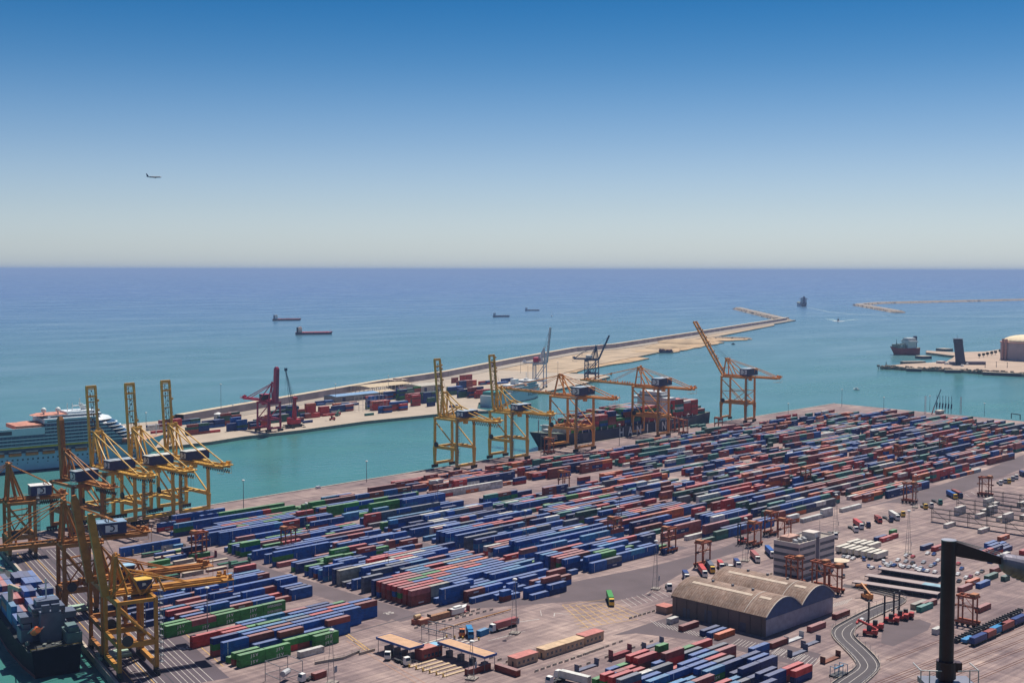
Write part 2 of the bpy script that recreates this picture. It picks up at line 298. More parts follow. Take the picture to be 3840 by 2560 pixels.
def rock_arm(name, label, path, wd, hh, group=None, road=True):
    m = MB(); L_ = path
    for p, q in zip(L_, L_[1:]):
        d = (q-p).normalized(); n = Vector((-d.y, d.x, 0))
        m.add([p+n*wd, q+n*wd, q+n*wd*.35, p+n*wd*.35, p-n*wd*.35, q-n*wd*.35, q-n*wd, p-n*wd], [(0, 3, 2, 1), (3, 4, 5, 2), (4, 7, 6, 5)], 0)
        for k_ in (len(m.v)-8, len(m.v)-7, len(m.v)-2, len(m.v)-1): m.v[k_] = (m.v[k_][0], m.v[k_][1], -5)
        for k_ in range(len(m.v)-6, len(m.v)-2): m.v[k_] = (m.v[k_][0], m.v[k_][1], hh)
        m.m[-2] = 1
        for sgn in (1, -1):
            for _ in range(int((q-p).length/9)):
                c = p.lerp(q, rnd.random())+n*sgn*wd*rnd.uniform(.4, 1.0); s_ = rnd.uniform(1.2, 3.2); m.obox((c.x, c.y, -3.5+rnd.uniform(0, hh)), s_, s_, s_*1.2, rnd.uniform(0, 3), 0)
    for c in (path[0], path[-1]): m.ball((c.x, c.y, -5), wd, 0, 10, 3, (hh+5)/wd, 0.0)
    return m.build(name, [rock, roadm], label=label, cat='breakwater', group=group)
rock_arm('rock_breakwater', 'rocky arm bending back from the end of the long breakwater', [at('j', 1580, 245), at('j', 1150, 140)], 26, 6)
rock_arm('rock_breakwater', 'distant hooked breakwater ending in a dark tip at the right horizon', [at('g', 1195, 292), at('g', 830, 228), at('g', 1010, 212), at('g', 2400, 180)], 30, 6)
rock_arm('rock_breakwater', 'short low rock spit in the water beyond the sand heaps', [at('j', 960, 403), at('j', 1230, 411)], 14, 2)
# ---- paved patches, a few mm proud of the quay
def patch(name, polys, z, m):
    b = MB()
    for i, pl in enumerate(polys): b.sheet([(p[0], p[1]) for p in pl], z+.003*i)
    return b.build(name, m, kind='structure')
A = lambda k, *pts: [at(k, x, y) for x, y in pts]
patch('asphalt_yard', [A('b', (0, 660), (820, 500), (1480, 330), (1860, 170), (1960, 190), (1750, 330), (1250, 480), (980, 640), (760, 760), (420, 830), (0, 800)),
                       A('a', (820, 870), (1200, 800), (2030, 780), (2352, 700), (2340, 800), (1900, 830), (1200, 880)), A('a', (-100, 900), (380, 1000), (480, 940), (60, 850)),
                       A('d', (800, 1000), (1100, 940), (1500, 960), (2352, 620), (2352, 500), (2000, 640), (1200, 900)),
                       A('b', (480, 1130), (1000, 960), (1900, 1170), (2400, 1300), (2300, 1440), (1300, 1180), (700, 1110)),
                       A('c', (1050, 1010), (1390, 980), (1500, 1020), (1470, 1080), (1150, 1230), (1040, 1200))], .004, asphalt)
patch('straddle_lane', [[(x_, 431), (x_+15, 431), (x_+15, 700), (x_, 700)] for x_ in (359, 460, 560)], .004, mat('lane_asphalt', (.115, .088, .098), .9, var=.15, scale=.05))
wl_ = [[wq(-70, 1.5), wq(-70, 40), wq(205, 40), wq(205, 1.5)]]
patch('crane_apron', wl_, .004, mat('apron_asphalt', (.085, .066, .082), .9, var=.15, scale=.06))
rl = MB()
for inl in (4.0, 19.5): rl.bar(wq(-70, inl, .03), wq(235, inl, .03), .35, .06)
for off in (-3.5, -30): rl.bar((320, 741+off, .03), (447, 741+off, .03), .4, .06); rl.bar((447, 741+off, .03), (1148, 773+off, .03), .4, .06); rl.bar((1148, 773+off, .03), (1320, 782+off, .03), .4, .06)
rl.build('crane_rail', dark, kind='structure')
def strip(b, p, q, w, z=.036, m=0):
    p, q = Vector((p[0], p[1], 0)), Vector((q[0], q[1], 0)); d = (q-p).normalized(); n = Vector((-d.y, d.x, 0))*(w/2)
    b.sheet([(p-n), (q-n), (q+n), (p+n)], z, m)
mk = MB()
for inl in (9, 11.5, 14, 16.5, 22, 24.2, 26.4, 28.6, 31, 33.5): strip(mk, wq(-70, inl), wq(200, inl), .28)
for inl in (6.3, 13): strip(mk, wq(-70, inl), wq(200, inl), .4, .045, 1)
strip(mk, wq(-55, 42.4), wq(60, 42.4), .4, .045, 1); strip(mk, wq(100, 42.4), wq(200, 42.4), .4, .045, 1)
for k in range(9):                                                      # yellow cross-hatching by the truck bays
    strip(mk, at('b', 20+k*62, 850-k*1), at('b', 260+k*62, 1060-k*14), .35, .036, 1)
for k in range(8): strip(mk, at('b', 20+k*22, 850+k*30), at('b', 420+k*42, 800+k*26), .35, .045, 1)
for k in range(9): strip(mk, at('b', 560+k*48, 800-k*12), at('b', 660+k*48, 870-k*14), .3)
for k in range(16): strip(mk, at('b', 830+k*36, 990+k*9), at('b', 900+k*36, 1075+k*9-30), .25)
for k in range(22): strip(mk, at('b', 1580+k*30, 1210+k*7), at('b', 1650+k*30, 1160+k*7), .25)
for k in range(12): strip(mk, at('d', 1700+k*55, 900-k*20), at('d', 1740+k*55, 925-k*20), .3)
for k in range(7): strip(mk, at('a', 1300+k*40, 1180-k*10), at('a', 1400+k*40, 1150-k*10), .3)
for k in range(8): strip(mk, at('c', 560+k*22, 880-k*6), at('c', 620+k*22, 830-k*6), .25)
for k in range(12): strip(mk, at('c', 40+k*34, 1300+k*10), at('c', 110+k*34, 1240+k*10), .25)
strip(mk, at('a', 0, 1120), at('a', 950, 850), .9, .032, 2)
strip(mk, at('a', 1780, 900), at('a', 1790, 950), .3); strip(mk, at('a', 1590, 1005), at('a', 1770, 980), .6); strip(mk, at('a', 1910, 925), at('a', 2200, 945), .5); strip(mk, at('a', 1910, 925), at('a', 1905, 955), .5)
strip(mk, at('f', 1150, 1370), at('f', 1400, 1560), .5, .036, 1); strip(mk, at('f', 1170, 1360), at('f', 1440, 1560), .5, .036, 1)
strip(mk, at('a', 0, 1180), at('a', 640, 1568), .4, .036, 3); strip(mk, at('a', 60, 1180), at('a', 720, 1568), .4, .036, 3)
mk.build('road_marking', [linew, liney, mat('drain_grate', (.07, .06, .07), .8), mat('old_rail_red', (.33, .19, .14), .8)], kind='structure')
n50 = letters('50', 6.0, linew, None, wq(-23.5, 36.5, .05), (0, 0, 0), name='road_number'); n50.rotation_euler = (0, 0, math.atan2(WQN.y, WQN.x)); n50['kind'] = 'structure'
n35 = letters('35', 5.0, linew, None, at('a', 390, 925)+Vector((0, 0, .05)), (0, 0, 0), name='road_number'); n35.rotation_euler = (0, 0, -.05); n35['kind'] = 'structure'
# ---- curving access road with verge, lines and fences
def smooth(pts, n=5):
    out = []; q = [pts[0]]+pts+[pts[-1]]
    for i in range(1, len(q)-2):
        for k in range(n):
            t = k/n; a, b, c, d = q[i-1], q[i], q[i+1], q[i+2]
            out.append(.5*((2*b)+(c-a)*t+(2*a-5*b+4*c-d)*t*t+(3*b-a-3*c+d)*t**3))
    return out+[pts[-1]]
RL = smooth(A('c', (500, 1640), (640, 1535), (800, 1430), (790, 1360), (690, 1250), (595, 1150), (590, 1080), (680, 1015), (1000, 855), (1200, 810), (1100, 770), (680, 680)))
RR = smooth(A('c', (800, 1640), (900, 1568), (1020, 1450), (1015, 1365), (920, 1260), (800, 1150), (800, 1085), (880, 1020), (1120, 900), (1260, 830), (1200, 775), (700, 655)))
rd = MB(); n_ = min(len(RL), len(RR))
for i in range(n_-1): rd.sheet([RL[i], RL[i+1], RR[i+1], RR[i]], .03)
rd.build('access_road', asphalt2, kind='structure')
ln = MB()
for i in range(n_-6):
    for f_ in (.16, .48, .86):
        a, b = RL[i].lerp(RR[i], f_), RL[i+1].lerp(RR[i+1], f_)
        if (b-a).length > .05 and not (f_ == .48 and i > 34): strip(ln, a, b, .25, .045)
ln.build('road_line', linew, kind='structure')
def fence(name, label, pts, h=2.6, step=4.0, m=grey, wall=.6):
    b = MB(); w = MB(); posts = []
    for p, q in zip(pts, pts[1:]):
        p, q = Vector((p[0], p[1], 0)), Vector((q[0], q[1], 0)); L_ = (q-p).length; n = max(1, int(L_/step))
        for k in range(n):
            posts.append(p.lerp(q, k/n))
        for z in (h-.1, h*.6): b.bar((p.x, p.y, z), (q.x, q.y, z), .05, .05)
        if wall: w.bar((p.x, p.y, wall/2), (q.x, q.y, wall/2), .25, wall)
    r = thing(name, label, 'fence', (0, 0, 0)); pm = MB().tube((0, 0, 0), (0, 0, h), .06, 4).mesh('fence_post', m); [put('post', pm, r, c) for c in posts]; b.build('rail', m, r)
    if wall: w.build('base_wall', concrete, r)
    return r
fence('wire_fence', 'grey wire fence on a low wall along the outer left side of the curving road', RL[1:-1:2])
fence('wire_fence', 'grey wire fence on a low wall along the inner right side of the curving road', RR[1:-1:2])
fence('wire_fence', 'wire fence with a dark wall running from the gatehouse toward the lower left', [P(1180, 2490), P(1290, 2470), P(1350, 2445), at('a', 120, 1310), at('a', 260, 1270)], wall=1.1)
fence('wire_fence', 'slatted fence with yellow footed posts in front of the weighbridge lanes', A('a', (510, 1390), (640, 1430), (760, 1480), (950, 1530)), h=3.2, step=1.6, wall=0)
# rails
rw = MB()
for (x0, y0, x1, y1) in ((1000, 1568, 2400, 1020), (1060, 1590, 2400, 1080), (1250, 1590, 2400, 1150), (1450, 1590, 2400, 1230), (1100, 1360, 1740, 1120), (1850, 1560, 2400, 1330)):
    p, q = at('c', x0, y0), at('c', x1, y1); n = Vector((0, .72, 0))
    for s_ in (1, -1): rw.bar(p+n*s_+Vector((0, 0, .06)), q+n*s_+Vector((0, 0, .06)), .16, .12)
rw.build('railway_track', rust, kind='structure')
# ------------------------------------------------------------------ ship-to-shore cranes
emblem_dark = mat('emblem_blue', (.01, .02, .06), .5)
def sts(name, label, group, loc, rz, paint, s=19, g=27, hg=41, ha=60, Lb=48, Lk=36, th=84, boom='twin', style='k1', hp=17, house=(18, 9, 5.5, -16), t=1.6, festoon=True, house_roof=None, reel=True, cabdrop=True, house_m=None, bw_=3.0, mono_w=2.4, sign=.38):
    r = thing(name, label, 'crane', loc, rz, group); hm = house_m or navy
    X, Yw, Yl = s/2, g/2, -g/2; top = hg
    for sx in (-1, 1):
        for y in (Yw, Yl):
            b = MB(); kx = (1.9 if style != 'mono' else 1.0)
            b.bar((sx*X, y, 3.0), (sx*X, y, hp), t*.9, t*1.1, 0, t*1.15, t*kx*.95); b.bar((sx*X, y, hp), (sx*X*.97, y, top), t, t*1.05)
            if style == 'k3': b.bar((sx*X, y, hp-6), (sx*(X-4.5), y, hp), t*.6, t*.6)
            b.build('leg', paint, r)
    for y in (Yw, Yl): MB().box(-X-.6, X+.6, y-t*.55, y+t*.55, 2.6, 4.6).build('sill_beam', paint, r)
    for sx in (-1, 1):
        for y in (Yw, Yl):
            b = MB(); b.box(sx*X-3.4, sx*X+3.4, y-.5, y+.5, 1.2, 2.6)
            for k in range(4): b.tube((sx*X-2.7+k*1.8, y-.6, .62), (sx*X-2.7+k*1.8, y+.6, .62), .6, 8)
            b.build('bogie', dark, r)
    for sx in (-1, 1):
        MB().bar((sx*X, Yw, hp), (sx*X, Yl, hp), t*.9, t*1.5).build('portal_beam', paint, r)
        MB().bar((sx*X*.97, Yw, top), (sx*X*.97, Yl, top), t*.8, t).build('upper_tie', paint, r)
        b = MB(); b.tube((sx*X, Yw, top-2), (sx*X, Yl+1, hp+1), .55, 8)
        if style == 'k3':
            b.tube((sx*X, Yl, hp+13), (sx*X, Yw, hp+12), .4, 6); b.tube((sx*X, Yl, hp+13), (sx*X, 2, hp+1), .35, 6); b.tube((sx*X, Yw, hp+12), (sx*X, 3, hp+1), .35, 6)
        b.build('diagonal_brace', paint, r)
    for y in (Yw, Yl): MB().box(-X-.8, X+.8, y-t*.5, y+t*.5, top-1.2, top+.9).build('cross_beam', paint, r)
    if style == 'k3': MB().box(-X, X, Yl-t*.5, Yl+t*.5, hp-1.6, hp+1.2).build('landside_beam', paint, r)
    MB().box(-X, X, Yw-t*.5, Yw+t*.5, hp-1, hp+.9).build('waterside_beam', paint, r)
    # back girder
    yend = Yl-Lk; b = MB(); zt = hg+1; hgt = 2.0
    if boom == 'mono': b.box(-1.3, 1.3, yend, Yw+1, zt-.6, zt+2.0)
    else:
        for sx in (-1, 1): b.bar((sx*bw_, Yw+1.5, zt), (sx*bw_, yend, zt), 1.1, hgt)
        y = yend
        while y < Yw: b.bar((-bw_, y, zt), (bw_, y, zt), .5, .7); y += 7.5
    b.build('girder', paint, r)
    b = MB()
    for sx in (-1, 1):
        xx = sx*((bw_ if boom != 'mono' else 1.3)+1.0); b.bar((xx, Yw, zt+.6), (xx, yend-1, zt+.6), 1.0, .15)
        b.tube((xx+sx*.5, Yw, zt+1.7), (xx+sx*.5, yend-1, zt+1.7), .08, 4)
        y = yend
        while y < Yw: b.tube((xx+sx*.5, y, zt+.6), (xx+sx*.5, y, zt+1.7), .06, 3); y += 3
    b.build('walkway', paint, r)
    b = MB(); b.box(-bw_-1.6, bw_+1.6, yend-2, yend+2.5, zt+.9, zt+1.3)                   # tail machinery
    for k in range(7): b.obox((rnd.uniform(-bw_, bw_), yend+rnd.uniform(-1.5, 3), zt+1.2), rnd.uniform(.8, 1.8), rnd.uniform(.8, 1.6), rnd.uniform(.8, 2.6))
    for sx in (-1, 1): b.tube((sx*bw_, yend-2, zt+1), (sx*bw_, yend-2, zt+4), .15, 4); b.tube((sx*bw_, yend-2, zt-4), (sx*bw_, yend+5, zt-4), .1, 4); b.tube((sx*bw_, yend-2, zt-4), (sx*bw_, yend-2, zt), .1, 4)
    b.build('tail_gear', paint, r)
    # boom
    a = R(th); H = Vector((0, Yw+2.5, zt)); ca, sa = math.cos(a), math.sin(a)
    bp = lambda d, x, up=0: H+Vector((x, d*ca-up*sa, d*sa+up*ca))
    b = MB()
    if boom == 'mono':
        b.bar(bp(0, 0), bp(Lb*.94, 0), mono_w, mono_w*1.1, 0); b.bar(bp(Lb*.94, 0), bp(Lb, 0), mono_w, mono_w*1.1, 0, mono_w*.6, mono_w*.6)
    else:
        for sx in (-1, 1): b.bar(bp(0, sx*bw_), bp(Lb, sx*bw_), 1.1, 1.7)
        for k in range(int(Lb/8)+1): b.bar(bp(min(Lb-.4, k*8+.5), -bw_), bp(min(Lb-.4, k*8+.5), bw_), .5, .6)
        for k in range(int(Lb/8)): b.tube(bp(k*8+.5, -bw_*(-1)**k), bp(k*8+8.5, bw_*(-1)**k), .16, 4)
        b.bar(bp(Lb, -bw_-.5), bp(Lb, bw_+.5), 1.2, 1.8); b.bar(bp(Lb*.88, -bw_, 1.0), bp(Lb*.88, bw_, 1.0), .8, 1.2)
        for k in range(int(Lb/3)):
            if rnd.random() < .55: b.obox(bp(k*3+1.5, rnd.choice((-1, 1))*(bw_+.9), .9), .9, .9, 1.3)
    b.build('boom', paint, r)
    if boom != 'mono':
        b = MB()
        for k in range(int(Lb/2.6)): b.obox(bp(k*2.6, rnd.uniform(-1.4, 1.4), .2), .6, .6, .9)
        for sx in (-.8, .9): b.tube(bp(1, sx, .3), bp(Lb*.93, sx, .3), .14, 4)
        b.build('boom_rope_gear', dark, r)
    # mast
    b = MB(); ax = 1.4 if boom == 'mono' else bw_*.95; Ya = Yw-1.5
    for sx in (-1, 1):
        b.bar((sx*(X*.55 if style == 'k3' else bw_+.6), Yw, zt), (sx*ax, Ya, ha), 1.15, 1.15)
        b.bar((sx*ax, Ya, ha), (sx*(bw_+.4), Yw-g*.36, zt+1), .8, .8)
    b.bar((-ax-.6, Ya, ha), (ax+.6, Ya, ha), 1.3, 1.6); b.bar((-ax, Ya+.1, (ha+hg)/2), (ax, Ya+.1, (ha+hg)/2), .6, .6)
    for k in range(5): b.obox((rnd.uniform(-ax-1, ax+1), Ya+rnd.uniform(-1.5, 1.5), ha+.5), rnd.uniform(.6, 1.6), .8, rnd.uniform(.5, 1.4))
    b.build('mast', paint, r)
    b = MB(); y2 = Yl+ (2 if style == 'k3' else 8); z2 = hg+(12 if style == 'k3' else 10)
    for sx in (-1, 1):
        top_ = Vector((sx*ax, Ya, ha))
        if style == 'k3':
            b.tube(top_, (sx*(bw_+3), Yl+5, zt), .5, 6); b.tube(top_, (sx*bw_, y2-9, z2-2), .3, 6); b.tube((sx*bw_, y2-9, z2-2), (sx*bw_, yend+1.5, zt+1), .4, 6); b.tube((sx*bw_, y2-9, z2-2), (sx*bw_, y2-9, zt+5), .2, 4)
        elif style == 'L':
            b.tube(top_, (sx*(bw_+3), Yl, zt+1), .5, 6); b.tube(top_, (sx*(bw_+.8), yend+7, zt+1), .42, 6)
        elif style == 'k1':
            P2 = Vector((sx*bw_, y2, z2)); b.tube(top_, P2, .5, 6); b.tube(P2, (sx*bw_, yend+13, zt+1), .5, 6); b.tube(P2, (sx*bw_, Yw-2, zt+1), .5, 6); b.tube(P2, (sx*bw_, y2-3, zt+1), .5, 6)
        else:
            P2 = Vector((sx*(bw_+.5), 1, z2)); b.tube(top_, P2, .35, 6); b.tube(P2, (sx*1.2, yend+14, zt+1), .3, 6); b.bar(P2, (sx*(bw_+1.5), -3, zt), .8, .8); b.tube(P2, (sx*(bw_+1.5), 9, zt), .4, 6)
            P3 = Vector((sx*(bw_+.5), -10, z2-3)); b.tube(P2, P3, .3, 6); b.bar(P3, (sx*(bw_+1.5), -12.5, zt), .7, .7); b.tube(P3, (sx*(bw_+1.5), -3.5, zt), .3, 6)
    if style == 'k3': b.bar((-bw_, y2-9, z2-2), (bw_, y2-9, z2-2), .6, .7)
    if style == 'k1': b.bar((-bw_, y2, z2), (bw_, y2, z2), .9, .9)
    b.build('backstay', paint, r)
    if th < 20:
        b = MB()
        for sx in (-1, 1):
            for f_ in (.46, .93): b.tube((sx*ax, Ya, ha), bp(Lb*f_, sx*bw_, 1), .22, 5)
        b.build('forestay', paint, r)
    else:
        b = MB()
        for sx in (-1, 1): b.tube((sx*ax, Ya, ha+.4), bp(Lb*.62, sx*bw_*.9, 1.5), .09, 4); b.tube((sx*ax*.6, Ya, ha+.4), bp(Lb*.9, sx*bw_*.6, 1.5), .07, 4)
        b.build('forestay', dark, r)
    hl, hw, hh, hy = house; hz = zt+1.6
    hb = MB().box(-hl/2, hl/2, hy-hw/2, hy+hw/2, hz, hz+hh).build('machinery_house', hm, r)
    MB().box(-hl/2-.25, hl/2+.25, hy-hw/2-.25, hy+hw/2+.25, hz+hh+.003, hz+hh+.3).build('roof', house_roof or mat('house_roof', (.34, .42, .50), .5), hb)
    MB().box(-hl/2-.06, -hl/2-.003, hy-hw*sign, hy+hw*sign, hz+1.2, hz+hh-1).build('sign_panel', white, hb)
    b = MB(); cz = hz+hh/2+.2; rr = hh*.22
    for k in range(14):
        a1, a2 = -2.2+k*.3, -2.2+(k+1)*.3; b.bar((-hl/2-.12, hy-rr*math.cos(a1), cz+rr*math.sin(a1)), (-hl/2-.12, hy-rr*math.cos(a2), cz+rr*math.sin(a2)), .1, rr*.5)
    b.build('emblem', emblem_dark, hb)
    if cabdrop:
        c = MB(); cy = Yl+4
        c.box(-2.2, 2.2, cy-2.5, cy+2.5, zt-2.6, zt-1.2).build('trolley', rust, r)
        MB().box(-1.4, 1.4, cy-5.5, cy-2.6, zt-4.2, zt-1.3).build('operator_cab', paint, r)
        c = MB()
        for sx in (-1, 1):
            for yy in (cy-1, cy+1.5): c.tube((sx*1.2, yy, zt-2.6), (sx*1.2, yy, hp+3), .05, 3)
        c.build('hoist_rope', dark, r)
        c = MB().box(-6, 6, cy-.7, cy+1.2, hp+2.2, hp+2.7).box(-1.5, 1.5, cy-.8, cy+1.3, hp+2.7, hp+3.6); c.box(-6.2, -5.8, cy-1, cy+1.5, hp+1.4, hp+2.6).box(5.8, 6.2, cy-1, cy+1.5, hp+1.4, hp+2.6); c.build('spreader', paint, r)
    if festoon:
        pts = []; n = 60; ys, ye = Yl-3, yend+2
        for k in range(n+1): pts.append((bw_+1.4, ys+(ye-ys)*k/n, zt-2.2-2.0*(1-math.cos(k*2*math.pi/5))/2*1.4))
        MB().path(pts, .30, 3).build('festoon_cable', dark, r)
    if reel: MB().tube((-X-1.6, Yw-3, hp+2.0), (-X-.9, Yw-3, hp+2.0), 2.2, 14).build('cable_reel', dark, r)
    b = MB(); z = 4.6
    while z < top+4: b.box(-X-1.5, -X+1.4, Yl-2.4, Yl-1.0, z, z+.12); b.tube((-X-1.5, Yl-1.7, z), (-X+1.4, Yl-1.7, z+2.6), .08, 3); z += 2.6
    for x_, y_ in ((-X-1.5, Yl-2.4), (-X+1.4, Yl-2.4), (-X-1.5, Yl-1), (-X+1.4, Yl-1)): b.tube((x_, y_, 4.5), (x_, y_, top+4), .09, 4)
    b.build('stair_tower', grey, r)
    return r
NR = math.atan2(22, 435); WR = math.atan2(.9707, .2402)
def nq_(x, inl=0): return Vector((x, 755+(x-665)*.0506-14-inl, 0))
G1 = 'cranes along the main quay'
K1 = dict(style='k1', s=20, g=25, hg=40, ha=60, Lb=46, Lk=36, th=84, house=(16, 9, 5, -14), hp=17)
sts('gantry_crane', 'yellow gantry crane with upright ladder boom, left of the pair beside the ship bow', G1, nq_(675), NR, craney, **K1)
sts('gantry_crane', 'yellow gantry crane with upright ladder boom, standing right at the ship bow', G1, nq_(740), NR, craney, **K1)
K3 = dict(style='k3', s=25, g=30, hg=47, ha=65.5, Lb=67, Lk=34, house=(21, 10, 7, -13), hp=20, festoon=False)
sts('gantry_crane', 'orange gantry crane with lowered boom, over the front half of the container ship', G1, nq_(822, 2), NR, craneo, th=1, **K3)
K3['s'] = 18; K3['house'] = (20, 10, 7, -13)
sts('gantry_crane', 'orange gantry crane with lowered boom, nearest the white bridge of the container ship', G1, nq_(943, 1), NR, craneo, th=1, **K3)
sts('gantry_crane', 'orange gantry crane with its boom half raised, standing alone beyond the ship stern', G1, nq_(1102, 0), NR, craneo, th=56, **K3)
KL = dict(style='L', s=21, g=27, hg=34.5, ha=57, Lb=50, Lk=36, th=85, house=(17, 8, 5.5, -14), hp=13, house_roof=mat('pale_house_roof', (.55, .57, .55), .5))
G2 = 'cranes on the left end of the quay'
sts('gantry_crane', 'yellow gantry crane with upright boom, nearest the open turquoise water on the left quay', G2, (422, 729, 0), .03, craney, **KL)
sts('gantry_crane', 'yellow gantry crane with upright boom, middle of three before the cruise ship', G2, (395, 727, 0), .03, craney, **KL)
KL['house_roof'] = mat('grey_house_roof', (.33, .38, .43), .5)
sts('gantry_crane', 'yellow gantry crane with upright boom, standing directly before the cruise ship bow', G2, (368, 726, 0), .03, craney, **KL)
KB = dict(KL); KB.update(boom='mono', style='L', hg=30, ha=48, Lb=38, th=85, Lk=30, s=19, house=(15, 7, 6, -10), bw_=2.2, mono_w=3.2)
sts('gantry_crane', 'older dark orange gantry crane with one upright box boom before the cruise ship lifeboats', G2, (345, 722, 0), .03, craneb, **KB)
KA = dict(style='k3', s=16, g=13.5, hg=31, ha=52, Lb=45, Lk=17, th=0, house=(9, 11, 5.5, -11), hp=12, festoon=True, house_roof=white, sign=.2)
sts('gantry_crane', 'dark orange gantry crane with white roofed blue house at the far left edge', 'cranes on the west quay', wq(192, 6.6), WR, craneb, **KA)
KC = dict(style='k3', s=14, g=14, hg=33, ha=53, Lb=48, Lk=25, th=0, house=(9, 14, 5.5, -15), hp=12, festoon=False, house_roof=mat('blue_roof', (.22, .32, .44), .5), sign=.2)
sts('gantry_crane', 'brown orange gantry crane with lowered boom behind the two raised box booms', 'cranes on the west quay', wq(58, 9.4), WR, craneb, **KC)
KD = dict(style='mono', boom='mono', s=22, g=14.5, hg=29.8, ha=46, Lk=32, th=81, mono_w=2.6, hp=13, festoon=False, bw_=3.4, t=1.4, house=(6, 6, 3.5, -5), sign=.15)
sts('gantry_crane', 'brown gantry crane with one raised box boom and blue roofed houses, behind its twin', 'cranes on the west quay', wq(-12, 9.8), WR, craneb, house_roof=mat('sky_blue_roof', (.28, .46, .62), .5), Lb=37, **KD)
sts('gantry_crane', 'nearest brown gantry crane with one raised box boom and yellow roofed houses', 'cranes on the west quay', wq(-39, 9.8), WR, mat('crane_near_orange', (.46, .21, .035), .5, var=.2), house_roof=mat('yellow_roof', (.66, .42, .07), .5), Lb=34, **KD)
# red gantry crane, mobile crane, white crane, dark blue crane on the mole
MR = math.atan2(14, 198)+math.pi
magenta = mat('crane_red', (.40, .035, .09), .45); mred = mat('mobile_crane_red', (.50, .03, .05), .45)
sts('gantry_crane', 'red gantry crane with upright box boom on the middle mole', 'cranes on the mole', (698, 1040, 0), MR, magenta, style='L', boom='mono', s=15, g=17, hg=28.5, ha=48, Lb=35, Lk=32, th=87, mono_w=3.8, house=(8, 8, 5, -6), hp=12, festoon=False, house_m=dark, house_roof=magenta, bw_=2.2, t=1.3)
wg = mat('white_crane_paint', (.55, .55, .60), .5)
WCR = math.atan2(114, 223)+math.pi
sts('gantry_crane', 'tall white gantry crane with red house and red tipped boom behind the ferry', 'cranes on the mole', (1218, 1166, 0), WCR, wg, style='k1', s=14, g=15, hg=33, ha=54, Lb=48, Lk=15, th=84, house=(13, 7, 5.5, -4), hp=10, festoon=False, house_m=mat('red_house', (.45, .03, .08), .5), house_roof=mat('red_house_roof', (.5, .08, .12), .5), bw_=2.2, t=1.2, reel=False)
dkb = mat('crane_dark_blue', (.03, .06, .13), .5)
sts('gantry_crane', 'dark blue gantry crane with sloping raised boom at the mole corner', 'cranes on the mole', (1377, 1212, 0), WCR, dkb, style='k3', s=20, g=16, hg=28, ha=48, Lb=38, Lk=19, th=66, house=(10, 8, 3.5, -4), hp=8, festoon=False, house_m=lightgrey, house_roof=white, bw_=2.0, t=1.2, reel=False)
# mobile harbour crane
r = thing('mobile_crane', 'red and blue mobile harbour crane with lattice jib beside the red gantry crane', 'crane', at('h', 738, 1105), MR+math.pi)
b = MB().box(-8, 8, -4, 4, 1.4, 3); [b.tube((-7+k*2, sy*3.4-.5, 1), (-7+k*2, sy*3.4+.5, 1), 1, 8) for k in range(8) for sy in (-1, 1)]
for sx in (-1, 1): b.bar((sx*7, -8, 2), (sx*7, 8, 2), 1, 1); [b.box(sx*7-1.2, sx*7+1.2, sy*8-1.2, sy*8+1.2, .05, .7) for sy in (-1, 1)]
b.build('chassis', dark, r); MB().box(-6, 7, -3.2, 3.2, 3.4, 8).box(-6.5, -2, -2.8, 2.8, 8.003, 10).build('engine_house', mred, r)
MB().bar((1, 0, 8), (1.5, 0, 28), 3.4, 3.4, 0, 2.4, 2.4).box(0, 4, -2, 2, 28, 30.5).build('tower', mred, r); MB().box(2.8, 6, -1.6, 1.6, 18, 21).build('operator_cab', navy, r)
b = MB(); J0, J1 = Vector((-1, 0, 20)), Vector((-11, -2, 58))
for k in range(14):
    p, q = J0.lerp(J1, k/14), J0.lerp(J1, (k+1)/14); w0, w1 = 1.9*(1-k/16), 1.9*(1-(k+1)/16)
    for sx, sy in ((-1, -1), (1, -1), (1, 1), (-1, 1)): b.tube(p+Vector((sx*w0, sy*w0, 0)), q+Vector((sx*w1, sy*w1, 0)), .22, 4)
    b.tube(p+Vector((-w0, -w0, 0)), q+Vector((w1, -w1, 0)), .12, 3); b.tube(p+Vector((w0, -w0, 0)), q+Vector((w1, w1, 0)), .12, 3)
b.box(J1.x-1.2, J1.x+1.2, J1.y-1, J1.y+1, J1.z, J1.z+3); b.build('lattice_jib', mat('jib_blue', (.03, .08, .16), .5), r)
MB().tube((2, 0, 30), J1, .12, 3).tube(J1, J1+Vector((-2, 0, -36)), .08, 3).build('hoist_rope', dark, r)
# ------------------------------------------------------------------ ships
hullnavy = mat('hull_dark_blue', (.012, .022, .075), .4, var=.25, scale=.08); boot = mat('boot_topping_red', (.16, .03, .035), .55, var=.3); deckm = mat('deck_green_grey', (.12, .16, .14), .8); hullw = mat('hull_pale_blue', (.50, .60, .66), .45, var=.06)
deckred = mat('deck_red', (.42, .09, .07), .7); shipw = mat('ship_white', (.60, .62, .63), .5, var=.06); hullred = mat('hull_red', (.34, .035, .045), .5); win = mat('ship_window', (.03, .05, .09), .2, spec=.6)
CPAL = dict(B=(.003, .09, .36), N=(.006, .034, .17), L=(.012, .19, .42), R=(.48, .045, .045), M=(.26, .055, .045), O=(.60, .15, .05), G=(.04, .25, .05), T=(.02, .20, .17), D=(.03, .11, .085), W=(.60, .60, .57), Y=(.33, .31, .25), P=(.34, .10, .10), S=(.10, .115, .16))
CNAME = dict(B='blue', N='navy', L='light blue', R='red', M='maroon', O='orange', G='green', T='teal', D='dark green', W='white', Y='tan', P='faded red', S='slate grey')
